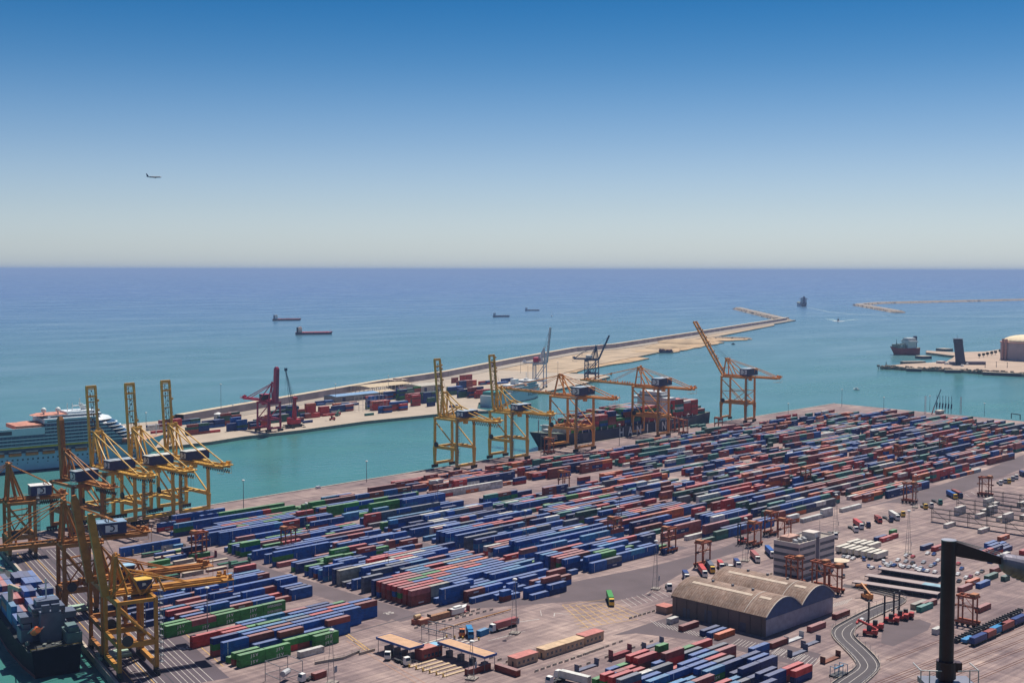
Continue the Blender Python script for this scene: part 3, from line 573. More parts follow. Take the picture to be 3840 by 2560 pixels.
def cont_mat(name, src):
    m = bpy.data.materials.new(name); m.use_nodes = True; t = m.node_tree; L = t.links; b = t.nodes['Principled BSDF']; b.inputs['Roughness'].default_value = .55; b.inputs['Specular IOR Level'].default_value = .3
    if src == 'attr': c = t.nodes.new('ShaderNodeAttribute'); c.attribute_name = 'Col'; col = c.outputs['Color']
    else: c = t.nodes.new('ShaderNodeObjectInfo'); col = c.outputs['Color']
    g = t.nodes.new('ShaderNodeNewGeometry'); n = t.nodes.new('ShaderNodeTexNoise'); n.inputs['Scale'].default_value = .5; n.inputs['Detail'].default_value = 5; L.new(g.outputs['Position'], n.inputs['Vector'])
    r = t.nodes.new('ShaderNodeValToRGB'); L.new(n.outputs[0], r.inputs[0]); e = r.color_ramp.elements; e[0].position = .3; e[0].color = (.70, .66, .63, 1); e[1].position = .6; e[1].color = (1.08, 1.08, 1.08, 1)
    x = t.nodes.new('ShaderNodeMix'); x.data_type = 'RGBA'; x.blend_type = 'MULTIPLY'; x.inputs[0].default_value = 1; L.new(col, x.inputs[6]); L.new(r.outputs[0], x.inputs[7])
    # sun-bleached, dusty roofs
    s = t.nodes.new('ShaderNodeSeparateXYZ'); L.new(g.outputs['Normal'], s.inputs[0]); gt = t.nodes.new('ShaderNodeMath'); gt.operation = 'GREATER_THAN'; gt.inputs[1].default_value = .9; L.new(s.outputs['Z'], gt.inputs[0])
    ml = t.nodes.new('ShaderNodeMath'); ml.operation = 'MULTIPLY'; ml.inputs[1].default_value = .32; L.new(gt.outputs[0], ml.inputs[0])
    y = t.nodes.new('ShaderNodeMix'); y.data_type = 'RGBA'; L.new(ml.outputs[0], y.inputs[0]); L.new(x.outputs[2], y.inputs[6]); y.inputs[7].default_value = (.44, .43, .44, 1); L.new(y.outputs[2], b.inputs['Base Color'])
    return m
contA = cont_mat('painted_container_steel', 'attr'); contO = cont_mat('painted_corrugated_steel', 'obj')
class Field(MB):
    def __init__(s): super().__init__(); s.c = []
    def cont(s, x, y, z, L, col, a=0.0, W_=2.44, H_=2.6):
        n0 = len(s.f); s.obox((x, y, z), L, W_, H_-.04, a); v = rnd.uniform(.8, 1.15); c = CPAL[col]
        s.c += [(c[0]*v, c[1]*v, c[2]*v)]*(len(s.f)-n0)
FIELD = Field()
def field_stack(p, along, n40, rows, tiers, cols, a, L=12.19, jitter=True):
    ca, sa = math.cos(a), math.sin(a)
    for i in range(n40):
        for j in range(rows):
            for k in range(tiers if not jitter else max(1, tiers-rnd.choice((0, 0, 0, 1)))):
                x = p[0]+(i+.5)*(L+.4)*ca-(j+.5)*2.6*sa; y = p[1]+(i+.5)*(L+.4)*sa+(j+.5)*2.6*ca; FIELD.cont(x, y, (p[2] if len(p) > 2 else 0)+k*2.6, L, rnd.choice(cols), a)
# --- the big container ship: bow to the left
def bridge(r, x0, x1, w, z0, z1, m=shipw, wing=True, name='superstructure', bands=False, wx=7.0):
    b = MB().box(x0, x1, -w/2, w/2, z0, z1)
    if wing: b.box(x0+.5, x1-.5, -w/2-wx, w/2+wx, z1-5.6, z1-3)
    b.box(x0+1, x1-1, -w/2+2, w/2-2, z1, z1+2.6); o = b.build(name, m, r)
    z = z0+2
    while bands and z < z1-3: MB().box(x0-.05, x1+.05, -w/2-.05, w/2+.05, z, z+.9).build('window_band', win, o); z += 2.9
    MB().box(x0-.06, x1+.06, -w/2-.06, w/2+.06, z1-2, z1-.9).build('window_band', win, o)
    return o
r = thing('container_ship', 'huge dark blue container ship moored under the orange cranes with white name letters', 'ship', (937, 786.0, SEA_Z), NR+math.pi)
MB().hull(273, 36, 12.5, m=(0, 1, 2), boot=2.2, rake=12, fine=.76, sheer=4.5, flare=.92).build('hull', [hullnavy, boot, deckm], r)
bridge(r, -62, -47, 30, 12.5, 38)
MB().box(-72, -64, -5, 5, 12.5, 40).build('funnel', navy, r)
MB().bar((-55, 0, 40.6), (-55, 0, 51), 1.2, 1.2, 0, .5, .5).bar((-55, -5, 46), (-55, 5, 46), .5, .5).ball((-53, 3, 43), 1.3).build('mast', mat('mast_red', (.45, .1, .07), .5), r)
MB().box(98, 101, -16, 16, 12.5, 19).box(108, 114, -4, 4, 13, 17).bar((124, 0, 15), (124, 0, 27), .8).build('forecastle_gear', lightgrey, r)
b = MB()
for k in range(14): b.obox((102+rnd.uniform(0, 22), rnd.uniform(-8, 8), 13.6), rnd.uniform(.8, 2.4), rnd.uniform(.8, 2), rnd.uniform(.8, 2), rnd.uniform(0, 3))
b.build('winch', white, r)
MB().ball((-58, 17.4, 17), 2.2, 0, 10, 6, .7).build('lifeboat', orange, r)
b = MB()
for k in range(3): b.bar((128-k*2.2, 6.2+k*.5, 13.4-k*1.5), (113, 12.9+k*.3, 12.6-k*1.5), .12, .5)
b.build('bow_stripe', white, r)
for k, ch in enumerate('HANJIN'):
    letters(ch, 11.5, white, r, (23-k*14.1, 18.06, 7.0), (math.pi/2, 0, math.pi), .95)
b = MB()
for k in range(20): b.box(82-k*9.5, 82.8-k*9.5, 17.4, 18.0, 12.5, 15.2)
b.build('deck_stanchion', lightgrey, r)
def ship_boxes(r, xs, tiers, w, z0, cols, skew=0.0):
    M_ = r.matrix_basis if False else Matrix.Translation(r.location) @ Matrix.Rotation(r.rotation_euler[2], 4, 'Z')
    n = int(w/2.5)
    for x, t in zip(xs, tiers):
        for j in range(n):
            tt = max(1, t+rnd.choice((0, 0, 0, -1, -1)))
            for k in range(tt):
                p = M_ @ Vector((x, (j-(n-1)/2)*2.5, z0+k*2.6)); FIELD.cont(p.x, p.y, p.z, 12.19, rnd.choice(cols), r.rotation_euler[2])
ship_boxes(r, [88-13.2*k for k in range(10)], [2, 4, 5, 5, 6, 4, 6, 6, 6, 6], 33, 13.2, 'MMRRGGDTNNBPM')
ship_boxes(r, [-80-13.2*k for k in range(4)], [7, 6, 6, 3], 32, 13.2, 'RRMTTWMR')
# --- ferry
r = thing('ferry', 'pale blue and white ferry moored at the mole with a dark name on its bow', 'ferry', (1089, 1086, SEA_Z), R(18))
MB().hull(150, 19, 13, m=(0, 1, 2), boot=1.0, rake=9, fine=.7, sheer=3, flare=.95).build('hull', [hullw, hullnavy, mat('ferry_deck', (.40, .44, .46), .7)], r)
so = MB().box(-22, 50, -9.2, 9.2, 13.4, 18.5).box(-16, 47, -8.4, 8.4, 18.503, 21.5).box(24, 44, -9.6, 9.6, 21.503, 24.3).build('superstructure', shipw, r)
for z in (14.6, 16.8): MB().box(-21, 49, -9.28, -9.203, z, z+.8).build('window_band', win, so)
MB().box(-15, 46, -8.48, -8.403, 19.5, 20.4).build('window_band', win, so); MB().box(23.95, 44.05, -9.68, 9.68, 22.5, 23.5).build('window_band', win, so)
MB().box(-66, -36, -9, 9, 13.4, 17.5).build('stern_house', mat('ferry_green', (.03, .22, .22), .5), r)
MB().box(-4, 5, -3.5, 3.5, 21.503, 28).build('funnel', shipw, r); MB().box(30, 36, -2, 2, 24.303, 26.5).bar((33, 0, 26.5), (33, 0, 34), .5).build('mast', white, r)
MB().ball((12, -9.9, 19.8), 1.6, 0, 10, 6, .7).build('lifeboat', orange, r)
letters('BALEARIA', 5.6, mat('name_teal', (.02, .10, .16), .5), r, (33, -9.56, 7.6), squash=1.05, spacing=1.1)
# --- cruise ship
r = thing('cruise_ship', 'long white and blue cruise ship at the left edge with orange lifeboats', 'cruise ship', (408, 999, SEA_Z), R(-7.0))
MB().hull(290, 35, 15.5, m=(0, 1, 2), boot=1.4, rake=16, fine=.76, sheer=4, flare=.97).build('hull', [mat('cruise_hull', (.36, .50, .64), .4, var=.05), hullnavy, mat('teak_deck', (.45, .27, .18), .7)], r)
cw = mat('cruise_white', (.62, .68, .72), .45, var=.05); balc = mat('balcony_glass', (.035, .09, .17), .15, spec=.8); sunred = mat('sun_deck_red', (.50, .22, .16), .7)
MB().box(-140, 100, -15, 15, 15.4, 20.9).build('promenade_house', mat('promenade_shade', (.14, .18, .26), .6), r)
for k in range(6):
    x0, x1, z = (-140 if k < 3 else 36), 108-k*3.2, 21+k*2.75; o = MB().box(x0, x1-9, -16.6, 16.6, z, z+2.7)
    o.ball((x1-9, 0, z), 16.6, 0, 24, 3, 2.7/16.6, 0.0); o = o.build('deck_house', balc, r)
    MB().box(x0, x1-8.5, -17.4, 17.4, z-.3, z+.45).ball((x1-8.5, 0, z-.3), 17.4, 0, 24, 2, .75/17.4, 0.0).build('balcony_rail', cw, o)
b = MB()
for k in range(6):
    q_ = (-138 if k < 3 else 37)
    while q_ < 92-k*2.5: b.box(q_, q_+.2, -17.1, -16.62, 21+k*2.75+.46, 21+k*2.75+2.4); q_ += 3.2
b.build('balcony_divider', mat('balcony_divider', (.20, .27, .36), .5), r)
MB().box(-100, 35.9, -16.4, 16.4, 29.3, 30.5).box(-100, 35.9, -16.6, -15.9, 33.6, 35.2).box(10, 35.9, -16.6, -15.9, 30.503, 33.597).box(-100, -90, -16.6, -15.9, 30.503, 33.597).build('pool_screen', cw, r); MB().box(-90, 10, -16.3, -16.0, 30.503, 33.597).build('pool_glass', win, r)
MB().box(-60, 24, -13, 13, 30.503, 31).box(14, 35.8, -14, 14, 34, 37).ball((28, 0, 37.003), 13, 0, 16, 2, .12, 0).build('sun_deck', sunred, r)
MB().box(36, 80, -16, 16, 37.5, 41.2).ball((80, 0, 37.5), 16, 0, 24, 3, 3.7/16, 0.0).box(40, 84, -12, 12, 41.203, 43.4).box(56, 80, -9, 9, 43.403, 45.4).build('top_deck', cw, r)
MB().box(37, 56, -11.6, 11.6, 43.403, 43.9).ball((40, 0, 43.403), 11, 0, 14, 2, .1, 0).build('terrace', sunred, r)
MB().box(42, 82, -12.06, -12.003, 41.8, 42.9).build('window_band', win, r); MB().box(38, 80, -16.06, -16.003, 38.6, 39.6).build('window_band', win, r); MB().box(98, 112, -17.2, -16.9, 15.5, 17).build('window_band', win, r)
MB().box(-120, 76, -18.0, -17.45, 19.2, 20.4).build('promenade_band', yellow, r)
for k in range(14): MB().tube((-112+k*13.2, -18.3, 14.6), (-102.5+k*13.2, -18.3, 14.6), 1.3, 8).build('lifeboat', orange, r); MB().box(-112+k*13.2, -102.5+k*13.2, -18.9, -17.5, 16.2, 17.2).build('davit', mat('davit_pink', (.45, .35, .36), .6), r)
for k in range(32, 56):
    MB().box(-135+k*4, -133.6+k*4, -17.62, -17.3, 9.6, 11).build('porthole', win, r)
    if k % 2: MB().box(-135+k*4, -134.2+k*4, -17.62, -17.3, 7, 7.9).build('porthole', win, r)
for x, y in ((39, -4), (50, -6)): MB().tube((x, y, 43), (x, y, 46), .6, 6).ball((x, y, 47.4), 2.2, 0, 12, 8).build('radar_dome', white, r)
MB().bar((74, 0, 45.4), (70, 0, 50), 3, 5, 0, 1.5, 2).bar((64, 0, 49), (77, 0, 49), 3, .5).bar((71, -6, 50.5), (71, 6, 50.5), .5, .5).tube((70, 0, 50), (70, 0, 55), .4, 6).tube((58, -5, 45), (58, -5, 52), .3, 5).tube((62, -5, 45), (62, -5, 52), .3, 5).build('mast', white, r)
MB().tube((136, 0, 19), (136, 0, 29), .35, 6).build('jack_staff', white, r)
# --- small vessels out at sea
def broadside(px0, px1, z=SEA_Z):
    p, q = P(px0[0], px0[1], z), P(px1[0], px1[1], z); c = P((px0[0]+px1[0])/2, (px0[1]+px1[1])/2, z); Z = Vector((c.x, c.y, 0)).length
    f_ = Vector((c.x, c.y, 0)).normalized(); right = Vector((f_.y, -f_.x, 0)); return c, abs(px1[0]-px0[0])*Vector((c.x, c.y, 0)).dot(Vector((FW.x, FW.y, 0)).normalized())/F_PX, math.atan2(right.y, right.x)
def tanker(name, label, px0, px1, hm, dm, house=shipw, funnel=navy, B=.16, D=.06, group=None, yaw=.12, boxes=False, hh=.12):
    c, L, a = broadside(px0, px1); r = thing(name, label, 'ship', c, a+yaw, group); D_ = L*D
    MB().hull(L, L*B, D_, m=(0, 1, 2), boot=L*.012, rake=L*.03, sheer=L*.022, fine=.82).build('hull', [hm, boot, dm], r)
    bridge(r, -L*.43, -L*.33, L*B*.8, D_, D_+L*hh, house, L > 80)
    MB().box(-L*.47, -L*.435, -L*.02, L*.02, D_, D_+L*(hh+.02)).build('funnel', funnel, r)
    MB().bar((-L*.37, 0, D_+L*hh), (-L*.37, 0, D_+L*(hh+.06)), L*.008).bar((L*.44, 0, D_), (L*.44, 0, D_+L*.09), L*.006).build('mast', house, r)
    g_ = MB()
    if boxes:
        for k in range(9): g_.box(-L*.30+k*L*.08, -L*.30+k*L*.08+L*.07, -L*B*.4, L*B*.4, D_, D_+L*.02)
        g_.build('hatch_cover', dm, r)
    else:
        for y in (-.02, .0, .02): g_.tube((-L*.32, y*L, D_+L*.012), (L*.40, y*L, D_+L*.012), L*.004, 5)
        for k in range(8): g_.box(-L*.3+k*L*.09, -L*.3+k*L*.09+L*.012, -L*B*.36, L*B*.36, D_, D_+L*.016)
        g_.bar((L*.03, -L*.03, D_), (L*.03, -L*.03, D_+L*.05), L*.006); g_.build('pipe_deck', dm, r)
    return r
tk = lambda k, x, y: (CROPS[k][0]+x/CROPS[k][2], CROPS[k][1]+y/CROPS[k][2])
tanker('tanker', 'dark hulled tanker at sea, the farther left of two tankers', tk('h', 546, 131), tk('h', 808, 122), mat('hull_black_blue', (.03, .03, .06), .5), deckred)
tanker('tanker', 'dark hulled tanker with bright red deck, nearer of two tankers at sea', tk('h', 756, 262), tk('h', 1098, 246), hullnavy, mat('deck_bright_red', (.60, .10, .10), .6), mat('house_cream', (.66, .50, .44), .6), dark)
tanker('cargo_ship', 'small grey blue cargo ship at sea above the ladder boom cranes', tk('i', 853, 99), tk('i', 1010, 90), mat('hull_grey_blue', (.08, .12, .22), .5), mat('hatch_grey', (.3, .33, .36), .6), boxes=True, D=.09)
tanker('cargo_ship', 'smallest farthest cargo ship with low blue hull near the horizon', tk('i', 1148, 41), tk('i', 1284, 33), mat('hull_slate', (.10, .14, .24), .5), mat('hatch_pale', (.38, .42, .44), .6), boxes=True, D=.07)
c = at('i', 1395, 90, SEA_Z); r = thing('sailing_boat', 'tiny white sailing boat with bare mast on the open sea', 'boat', c, .6)
MB().hull(17, 5, 2, boot=.4, rake=1.5, sheer=.5).build('hull', [white, white, white], r); MB().box(-4, 2, -1.4, 1.4, 2, 3.2).build('cabin', white, r); MB().tube((1, 0, 2), (1, 0, 24), .35, 6).tube((1, 0, 4), (-6, 0, 4), .3, 5).build('mast', white, r)
for pxy, lb in (((CROPS['j'][0]+2232/2.45, CROPS['j'][1]+886/2.45), 'tiny white motor boat alone in the harbour right of the half raised crane'), ((CROPS['i'][0]+1940/2.45, CROPS['i'][1]+622/2.45), 'tiny white boat off the mole corner beside the dark blue crane'), ((CROPS['j'][0]+1100/2.45, CROPS['j'][1]+468/2.45), 'small dark workboat on the water behind the half raised boom')):
    c = P(*pxy, SEA_Z); r = thing('motor_boat', lb, 'boat', c, rnd.uniform(0, 3)); dk_ = 'dark' in lb; mm = dark if dk_ else white
    MB().hull(9, 3, 1.6, boot=.3, rake=1, sheer=.4, bot=-.8).build('hull', [mm, mm, mm], r); MB().box(-2, 1.5, -1, 1, 1.6, 3.2).build('cabin', mm, r)
# departing container ship seen from astern, and the tug-like launch with its wake
c = at('g', 306, 240, SEA_Z); vdir = math.atan2(c.y, c.x)
r = thing('container_ship', 'departing container ship seen from behind near the right horizon with a long wake', 'ship', c, vdir+.16)
MB().hull(150, 30, 16, m=(0, 1, 2), boot=5, rake=9, sheer=4).build('hull', [hullnavy, mat('boot_pale', (.30, .40, .48), .5), deckm], r); bridge(r, -66, -52, 26, 16, 38, shipw); MB().box(-74, -68, -4, 4, 16, 46).build('funnel', navy, r)
MB().bar((-58, 0, 40), (-58, 0, 50), 1).build('mast', white, r)
for k in range(8): FIELD.cont(*(Matrix.Translation(r.location) @ Matrix.Rotation(r.rotation_euler[2], 4, 'Z') @ Vector((-30+rnd.randrange(4)*14, rnd.randrange(-4, 5)*2.5, 16.2))), 12.19, rnd.choice('RMOP'), r.rotation_euler[2])
foam = mat('sea_foam', (.75, .80, .80), .7, var=.3, scale=.2); wakem = mat('smooth_wake_water', (.12, .215, .25), .15, var=.15, scale=.01)
wk = MB(); wp = A('g', (365, 245), (560, 285), (800, 308), (1100, 322), (2352, 330))
for p, q, w0, w1 in zip(wp, wp[1:], (6, 10, 14, 16), (10, 14, 16, 20)):
    d = (q-p).normalized(); n = Vector((-d.y, d.x, 0)); wk.add([(p-n*w0).to_tuple()[:2]+(SEA_Z+.02,), (q-n*w1).to_tuple()[:2]+(SEA_Z+.02,), (q+n*w1).to_tuple()[:2]+(SEA_Z+.02,), (p+n*w0).to_tuple()[:2]+(SEA_Z+.02,)], [(0, 1, 2, 3)])
wk.build('ship_wake', wakem, kind='structure')
c = at('g', 645, 380, SEA_Z); vd = R(206)-.3
r = thing('pilot_launch', 'dark pilot launch racing toward the camera with a white bow wave', 'boat', c, vd+.3)
MB().hull(22, 7, 3.5, boot=.6, rake=3, sheer=1).build('hull', [navy, dark, lightgrey], r); MB().box(-6, 3, -2.4, 2.4, 3.5, 8).build('cabin', dark, r); MB().tube((-2, 0, 8), (-2, 0, 15), .4, 5).build('mast', dark, r)
fm = MB()
for _ in range(150):
    t_ = rnd.random(); sd__ = rnd.choice((-1, 1)); x_ = 13-t_*44; y_ = sd__*(2+t_*17+rnd.uniform(-2, 2)); cs, sn_ = math.cos(vd+.3), math.sin(vd+.3)
    fm.ball((c.x+x_*cs-y_*sn_, c.y+x_*sn_+y_*cs, SEA_Z-.2), rnd.uniform(1.0, 2.8)*(1.1-t_*.5), 0, 7, 3, rnd.uniform(.25, .8), 0.0)
fm.build('bow_wave', foam, kind='stuff', label='white foam thrown up around the racing pilot launch', cat='foam')
wk2 = MB()
for sgn in (-1, 1):
    a_ = vd+.3+math.pi+sgn*.22; d = Vector((math.cos(a_), math.sin(a_), 0)); n = Vector((-d.y, d.x, 0)); p, q = c+d*14, c+d*210
    wk2.add([tuple((p-n*4)[:2])+(SEA_Z+.015+sgn*.004,), tuple((q-n*16)[:2])+(SEA_Z+.015+sgn*.004,), tuple((q+n*16)[:2])+(SEA_Z+.015+sgn*.004,), tuple((p+n*4)[:2])+(SEA_Z+.015+sgn*.004,)], [(0, 1, 2, 3)])
wk2.build('launch_wake', mat('foamy_wake', (.17, .29, .32), .4, var=.3, scale=.03), kind='structure')
# dredging barge by the sand
c, L, a = broadside(tk('j', 415, 545), tk('j', 556, 548)); r = thing('barge', 'dark barge with deck machinery lying beside the sand spit', 'barge', c, a+.1)
MB().hull(L, L*.25, 4, boot=.5, rake=3, sheer=.6, fine=.9).build('hull', [navy, dark, deckm], r); b = MB()
for k in range(9): b.obox((-L*.4+k*L*.09, rnd.uniform(-2, 2), 4), 4, 3, rnd.uniform(1, 5), rnd.uniform(0, 1))
b.build('deck_gear', mat('gear_maroon', (.2, .06, .08), .6), r)
c = at('j', 530, 528, SEA_Z); r = thing('pontoon', 'long low dark pontoon behind the barge at the sand edge', 'pontoon', c, a+.08); MB().box(-L*.8, L*.85, -5, 5, -1, 1.6).build('deck', dark, r); [MB().tube((x, 0, 1.6), (x, 0, 5), .3, 5).build('post', dark, r) for x in (-L*.6, 0, L*.6)]
# gas tanker at the right
c, L, a = broadside(tk('g', 1192, 698), tk('g', 1452, 672)); r = thing('tanker', 'red hulled gas tanker with white deckworks moored at the right jetty', 'ship', c+Vector((-10, 12, 0)), a+.5+math.pi)
L *= 1.06; MB().hull(L, 26, 13, m=(0, 1, 2), boot=2, rake=8, sheer=4).build('hull', [hullred, boot, deckm], r); bridge(r, L*.22-L*.64+4, L*.22-L*.64+22, 22, 13, 30); MB().box(-L*.5+3, -L*.5+8, -3, 3, 13, 36).build('funnel', navy, r)
b = MB()
for k in range(26): b.obox((rnd.uniform(-L*.22, L*.38), rnd.uniform(-9, 9), 13), rnd.uniform(2, 7), rnd.uniform(2, 5), rnd.uniform(2, 9))
for k in range(8): x_ = rnd.uniform(-L*.2, L*.4); b.tube((x_, 0, 13), (x_, 0, rnd.uniform(22, 32)), .5, 5)
b.build('deck_gear', mat('gear_grey_green', (.25, .32, .30), .6), r); b = MB()
for k in range(9): b.obox((rnd.uniform(-L*.25, L*.2), rnd.uniform(-9, 9), 15), rnd.uniform(3, 8), rnd.uniform(2, 5), rnd.uniform(1, 5))
b.build('deck_house', shipw, r)
# feeder ship at the near left, stern towards us
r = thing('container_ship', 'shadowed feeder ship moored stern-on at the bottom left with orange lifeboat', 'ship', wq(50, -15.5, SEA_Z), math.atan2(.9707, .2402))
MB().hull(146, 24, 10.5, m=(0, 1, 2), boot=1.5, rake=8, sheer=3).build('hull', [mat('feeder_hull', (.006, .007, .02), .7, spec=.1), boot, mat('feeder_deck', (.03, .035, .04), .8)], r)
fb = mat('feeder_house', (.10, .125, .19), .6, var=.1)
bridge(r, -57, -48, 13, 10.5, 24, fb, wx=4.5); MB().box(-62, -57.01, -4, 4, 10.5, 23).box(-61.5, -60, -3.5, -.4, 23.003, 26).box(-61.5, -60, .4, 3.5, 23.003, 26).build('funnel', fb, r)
MB().box(-57.08, -57.003, -6, 6, 20.5, 21.6).build('window_band', win, r); MB().bar((-52, 0, 26.6), (-52, 0, 35), .5).bar((-52, -3, 31), (-52, 3, 31), .3).build('mast', white, r)
MB().bar((-71, 4.5, 20), (-58, 4.5, 14.5), .4).build('lifeboat_ramp', lightgrey, r); MB().bar((-71, 8.5, 20), (-58, 8.5, 14.5), .4).build('lifeboat_ramp', lightgrey, r)
b = MB(); b.tube((-69.5, 6.5, 18.6), (-61, 6.5, 15.6), 1.2, 9, 0, 1.6); b.ball((-66, 6.5, 18.2), 1.0); b.build('lifeboat', mat('lifeboat_orange', (.80, .17, .05), .5), r)
MB().box(-70, -58, -10.5, -4.6, 10.5, 15.5).box(-69, -60, -9.5, -5.5, 15.503, 17.5).build('deck_house', mat('feeder_green_house', (.10, .17, .18), .6), r)
MB().box(-58, -48, 6.6, 11, 10.5, 16).box(-57, -49, 7, 10, 16.003, 18).build('deck_house', fb, r)
b = MB(); [b.tube((-72, -11+k*1.6, 10.5), (-72, -11+k*1.6, 11.7), .06, 4) for k in range(14)]; b.bar((-72, -11, 11.7), (-72, 10, 11.7), .08).build('stern_rail', yellow, r)
for x in (-18, 22): MB().tube((x, 8.5, 10), (x, 8.5, 26), 1.1, 8).bar((x, 8.5, 25.5), (x-24, 8.5, 29), 1.2, 1.5).build('deck_crane', mat('feeder_crane_cream', (.42, .33, .25), .6), r)
b = MB()
for k in range(14): b.obox((rnd.uniform(-71, -46), rnd.uniform(-10.5, 10.5), 10.5), rnd.uniform(.8, 2), rnd.uniform(.8, 2), rnd.uniform(.8, 2.2), rnd.uniform(0, 2))
b.box(-71.5, -45, -10.8, 10.8, 10.42, 10.55); b.build('deck_gear', mat('feeder_gear', (.15, .17, .16), .7), r)
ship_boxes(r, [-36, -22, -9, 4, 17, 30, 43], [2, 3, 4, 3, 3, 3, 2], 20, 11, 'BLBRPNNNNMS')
for al, lb in ((-19, 'pale green hatch cover lying on the apron behind the feeder ship stern'), (62, 'pale green hatch cover lying on the apron beside the ship cranes')):
    r2 = thing('hatch_cover', lb, 'hatch cover', wq(al, 7.5), WR, 'ship hatch covers on the apron'); MB().box(-4.5, 4.5, -6.5, 6.5, .3, 1.4).build('panel', mat('pale_green_sheet', (.30, .42, .33), .7), r2); MB().box(-4, 4, -6, -5.4, 0, .297).box(-4, 4, 5.4, 6, 0, .297).build('support', dark, r2)
# ------------------------------------------------------------------ container yard
L40, L20, PITCH_Y = 12.19, 6.06, 4.0
ITEMS = []                                  # (x, y, z, L, colour, block, row, slot, tier, height)
def stack(x, y, cols, L, block, row, slot):
    for k, c in enumerate(cols):
        if c != '.': ITEMS.append((x, y, k*2.6, L, c, block, row, slot, k, len(cols)))
def row_str(block, x0, y, row, text):
    for s_, tok in enumerate(text.split()):
        if tok == '-': continue
        x = x0+s_*12.4
        if '/' in tok:
            for h_, half in enumerate(tok.split('/')):
                if half and half != '-': stack(x+h_*6.13+3.03, y, half, L20, block, row, s_+h_*.5)
        else: stack(x+6.1, y, tok, L40, block, row, s_)
# hand-read blocks nearest the camera (south to north); letters are colours from the ground up
west = {420: '- - W', 426.5: 'GG GG - GG -', 430.5: 'MG/MG - RG/MG NG/MG - -', 434.5: 'G/- BB BBM BB BBM', 438.5: 'BBB NNM BBB MBB BBB -', 442.5: '- BBB BBM BBB MBB BBB', 446.5: 'MGN GGL MBL BBS MBR MMB BBM',
        450.5: '- G NGG BBL BBB BBR BBB', 454.5: '- RR R BL NN BB BR', 458.5: '- MR MG NL - MR BB', 462.5: 'RR RR BB G BB NN -', 466.5: '- G BL BL NP NN -', 470.5: '- S - - - - G', 484: 'GG GP GG GG GG - -', 488: 'GG MM GG - - - -',
        492.5: '- BB BBB NM BB - -', 497: '- BP BL MB BB M BB', 501: '- B BB M BBB - NN', 505: 'N BR NN BB BB R BB', 509.5: '- BL BP BBB BB MM BBB', 513.5: 'NN B R - BBB BBB BBB', 517.5: '- S MP BB NN B BB', 521.5: 'B P - BBB BB BM R',
        526: '- BB BB NM BBL BBB -', 530: 'N BS BB BBB BBB M N', 534: '- BBB G BL BB BB BM', 538: '- BB L BB R BB BB', 542: 'S GW BB BM N BB BL', 546: '- - GN GS R BL BBR'}
for i, (y, t) in enumerate(west.items()): row_str('green lettered block', 270.5, y, i+1, t)
front = {415.5: '- - - - B NB', 419.5: '- - - - BB BBM', 423.5: '- - - MB/B - MB BM', 427.5: '- - - B - BM/B MMM', 431.5: '- - B B BB/B - -', 435.5: '- - MM BB B/B BB B', 439.5: '- BBB BBB/BB BL BB BB BB', 443.5: '- B/B BBB BB BBB BBL BBB', 447.5: 'MMP SYY BBB BB BBB BBL -',
         451.5: 'MMR MMR BBB BBB BBB BBB BBL', 455.5: 'MGP MMR BBL BBB BBB BBB BBB', 459.5: 'MBR BBB BBR BBB BLL BBB BB', 463.5: 'MMR GGG BBR BBB BBR BBB -', 467.5: 'MMP MMP BBG BBO BBP BBB -', 471.5: 'BMR MMP BBS BBR BBM BBO BR', 475.5: 'NNN BBR BBL - BBL BBB BP',
         479.5: '- B/S BBL BBR BBY BBP -', 483.5: 'SSS B/N BBS BBL BBB BBL -', 487.5: '- B/B BB - BB BBB BP', 491.5: 'BB BBS BBN BBL BBP BBB -', 495.5: 'N BB BBS BBB BB BB BP', 499.5: 'S BBB BBB BBW BBB BB BB', 503.5: 'YYY BBW BBW BBR BBB BBB BP',
         507.5: 'NNN WW RR BBY BBW BBB -', 511.5: '- WW BBR BBR BBP BBL BBN'}
for i, (y, t) in enumerate(front.items()): row_str('block behind the boat', 378.5, y, i+1, t)
mid = {515.5: 'LBB BB BB - - - -', 519.5: 'BL BBB BB MM BB BB -', 523.5: 'MB MBB - RR BB - -', 527.5: 'BB/- MM BB R BB - -', 531.5: 'BG BGG NN - G BB -', 535.5: '- GG Y BBM - - -', 539.5: 'NN NG GG MB GG S M', 543.5: 'GB GN GGG RGR NN - MM'}
for i, (y, t) in enumerate(mid.items()): row_str('block behind the boat', 378.5, y, i+26, t)
right1 = {431.5: '- BB NS - - - N', 435.5: 'B/- BBB BGG BB BL BB', 439.5: 'NNB BB BBG BBB BB/B NB G', 443.5: 'BGP NNM BBB BB GG - -', 447.5: 'MMR BBP BB BBL BBB BB NNN', 451.5: 'BBB NNP B BBB BBR BBR BBB', 455.5: 'BBL NR BBB NNN BBB N -', 459.5: 'BBB MMM MMR BB MMM BB -'}
for i, (y, t) in enumerate(right1.items()): row_str('block by the tall straddle carrier', 477.5, y, i+1, t)
se = {258.5: '- - - NN - NR', 262.5: 'BS L - N NN PR', 266.5: 'MM - ML - NN -', 270.5: 'NB LN MR S N -', 274.5: 'RG BS - L NN NN', 278.5: 'ML NL NP - N NB', 282.5: 'B BL R GL NN NN', 286.5: 'NB - L NB RS - NB', 290.5: 'N GL PB MB NR - -', 294.5: 'MRS NB S NB NL MP -', 298.5: 'RGR NW BS R NB YS -', 302.5: 'MGR/BB MR G/NB RRM GS - -', 306.5: 'RG/BB NM/RR MMR - NG MR -', 310.5: '- MB/MG MMR RM/GMG R - -'}
for i, (y, t) in enumerate(se.items()): row_str('block beside the warehouse', 350.5, y, i+1, t)
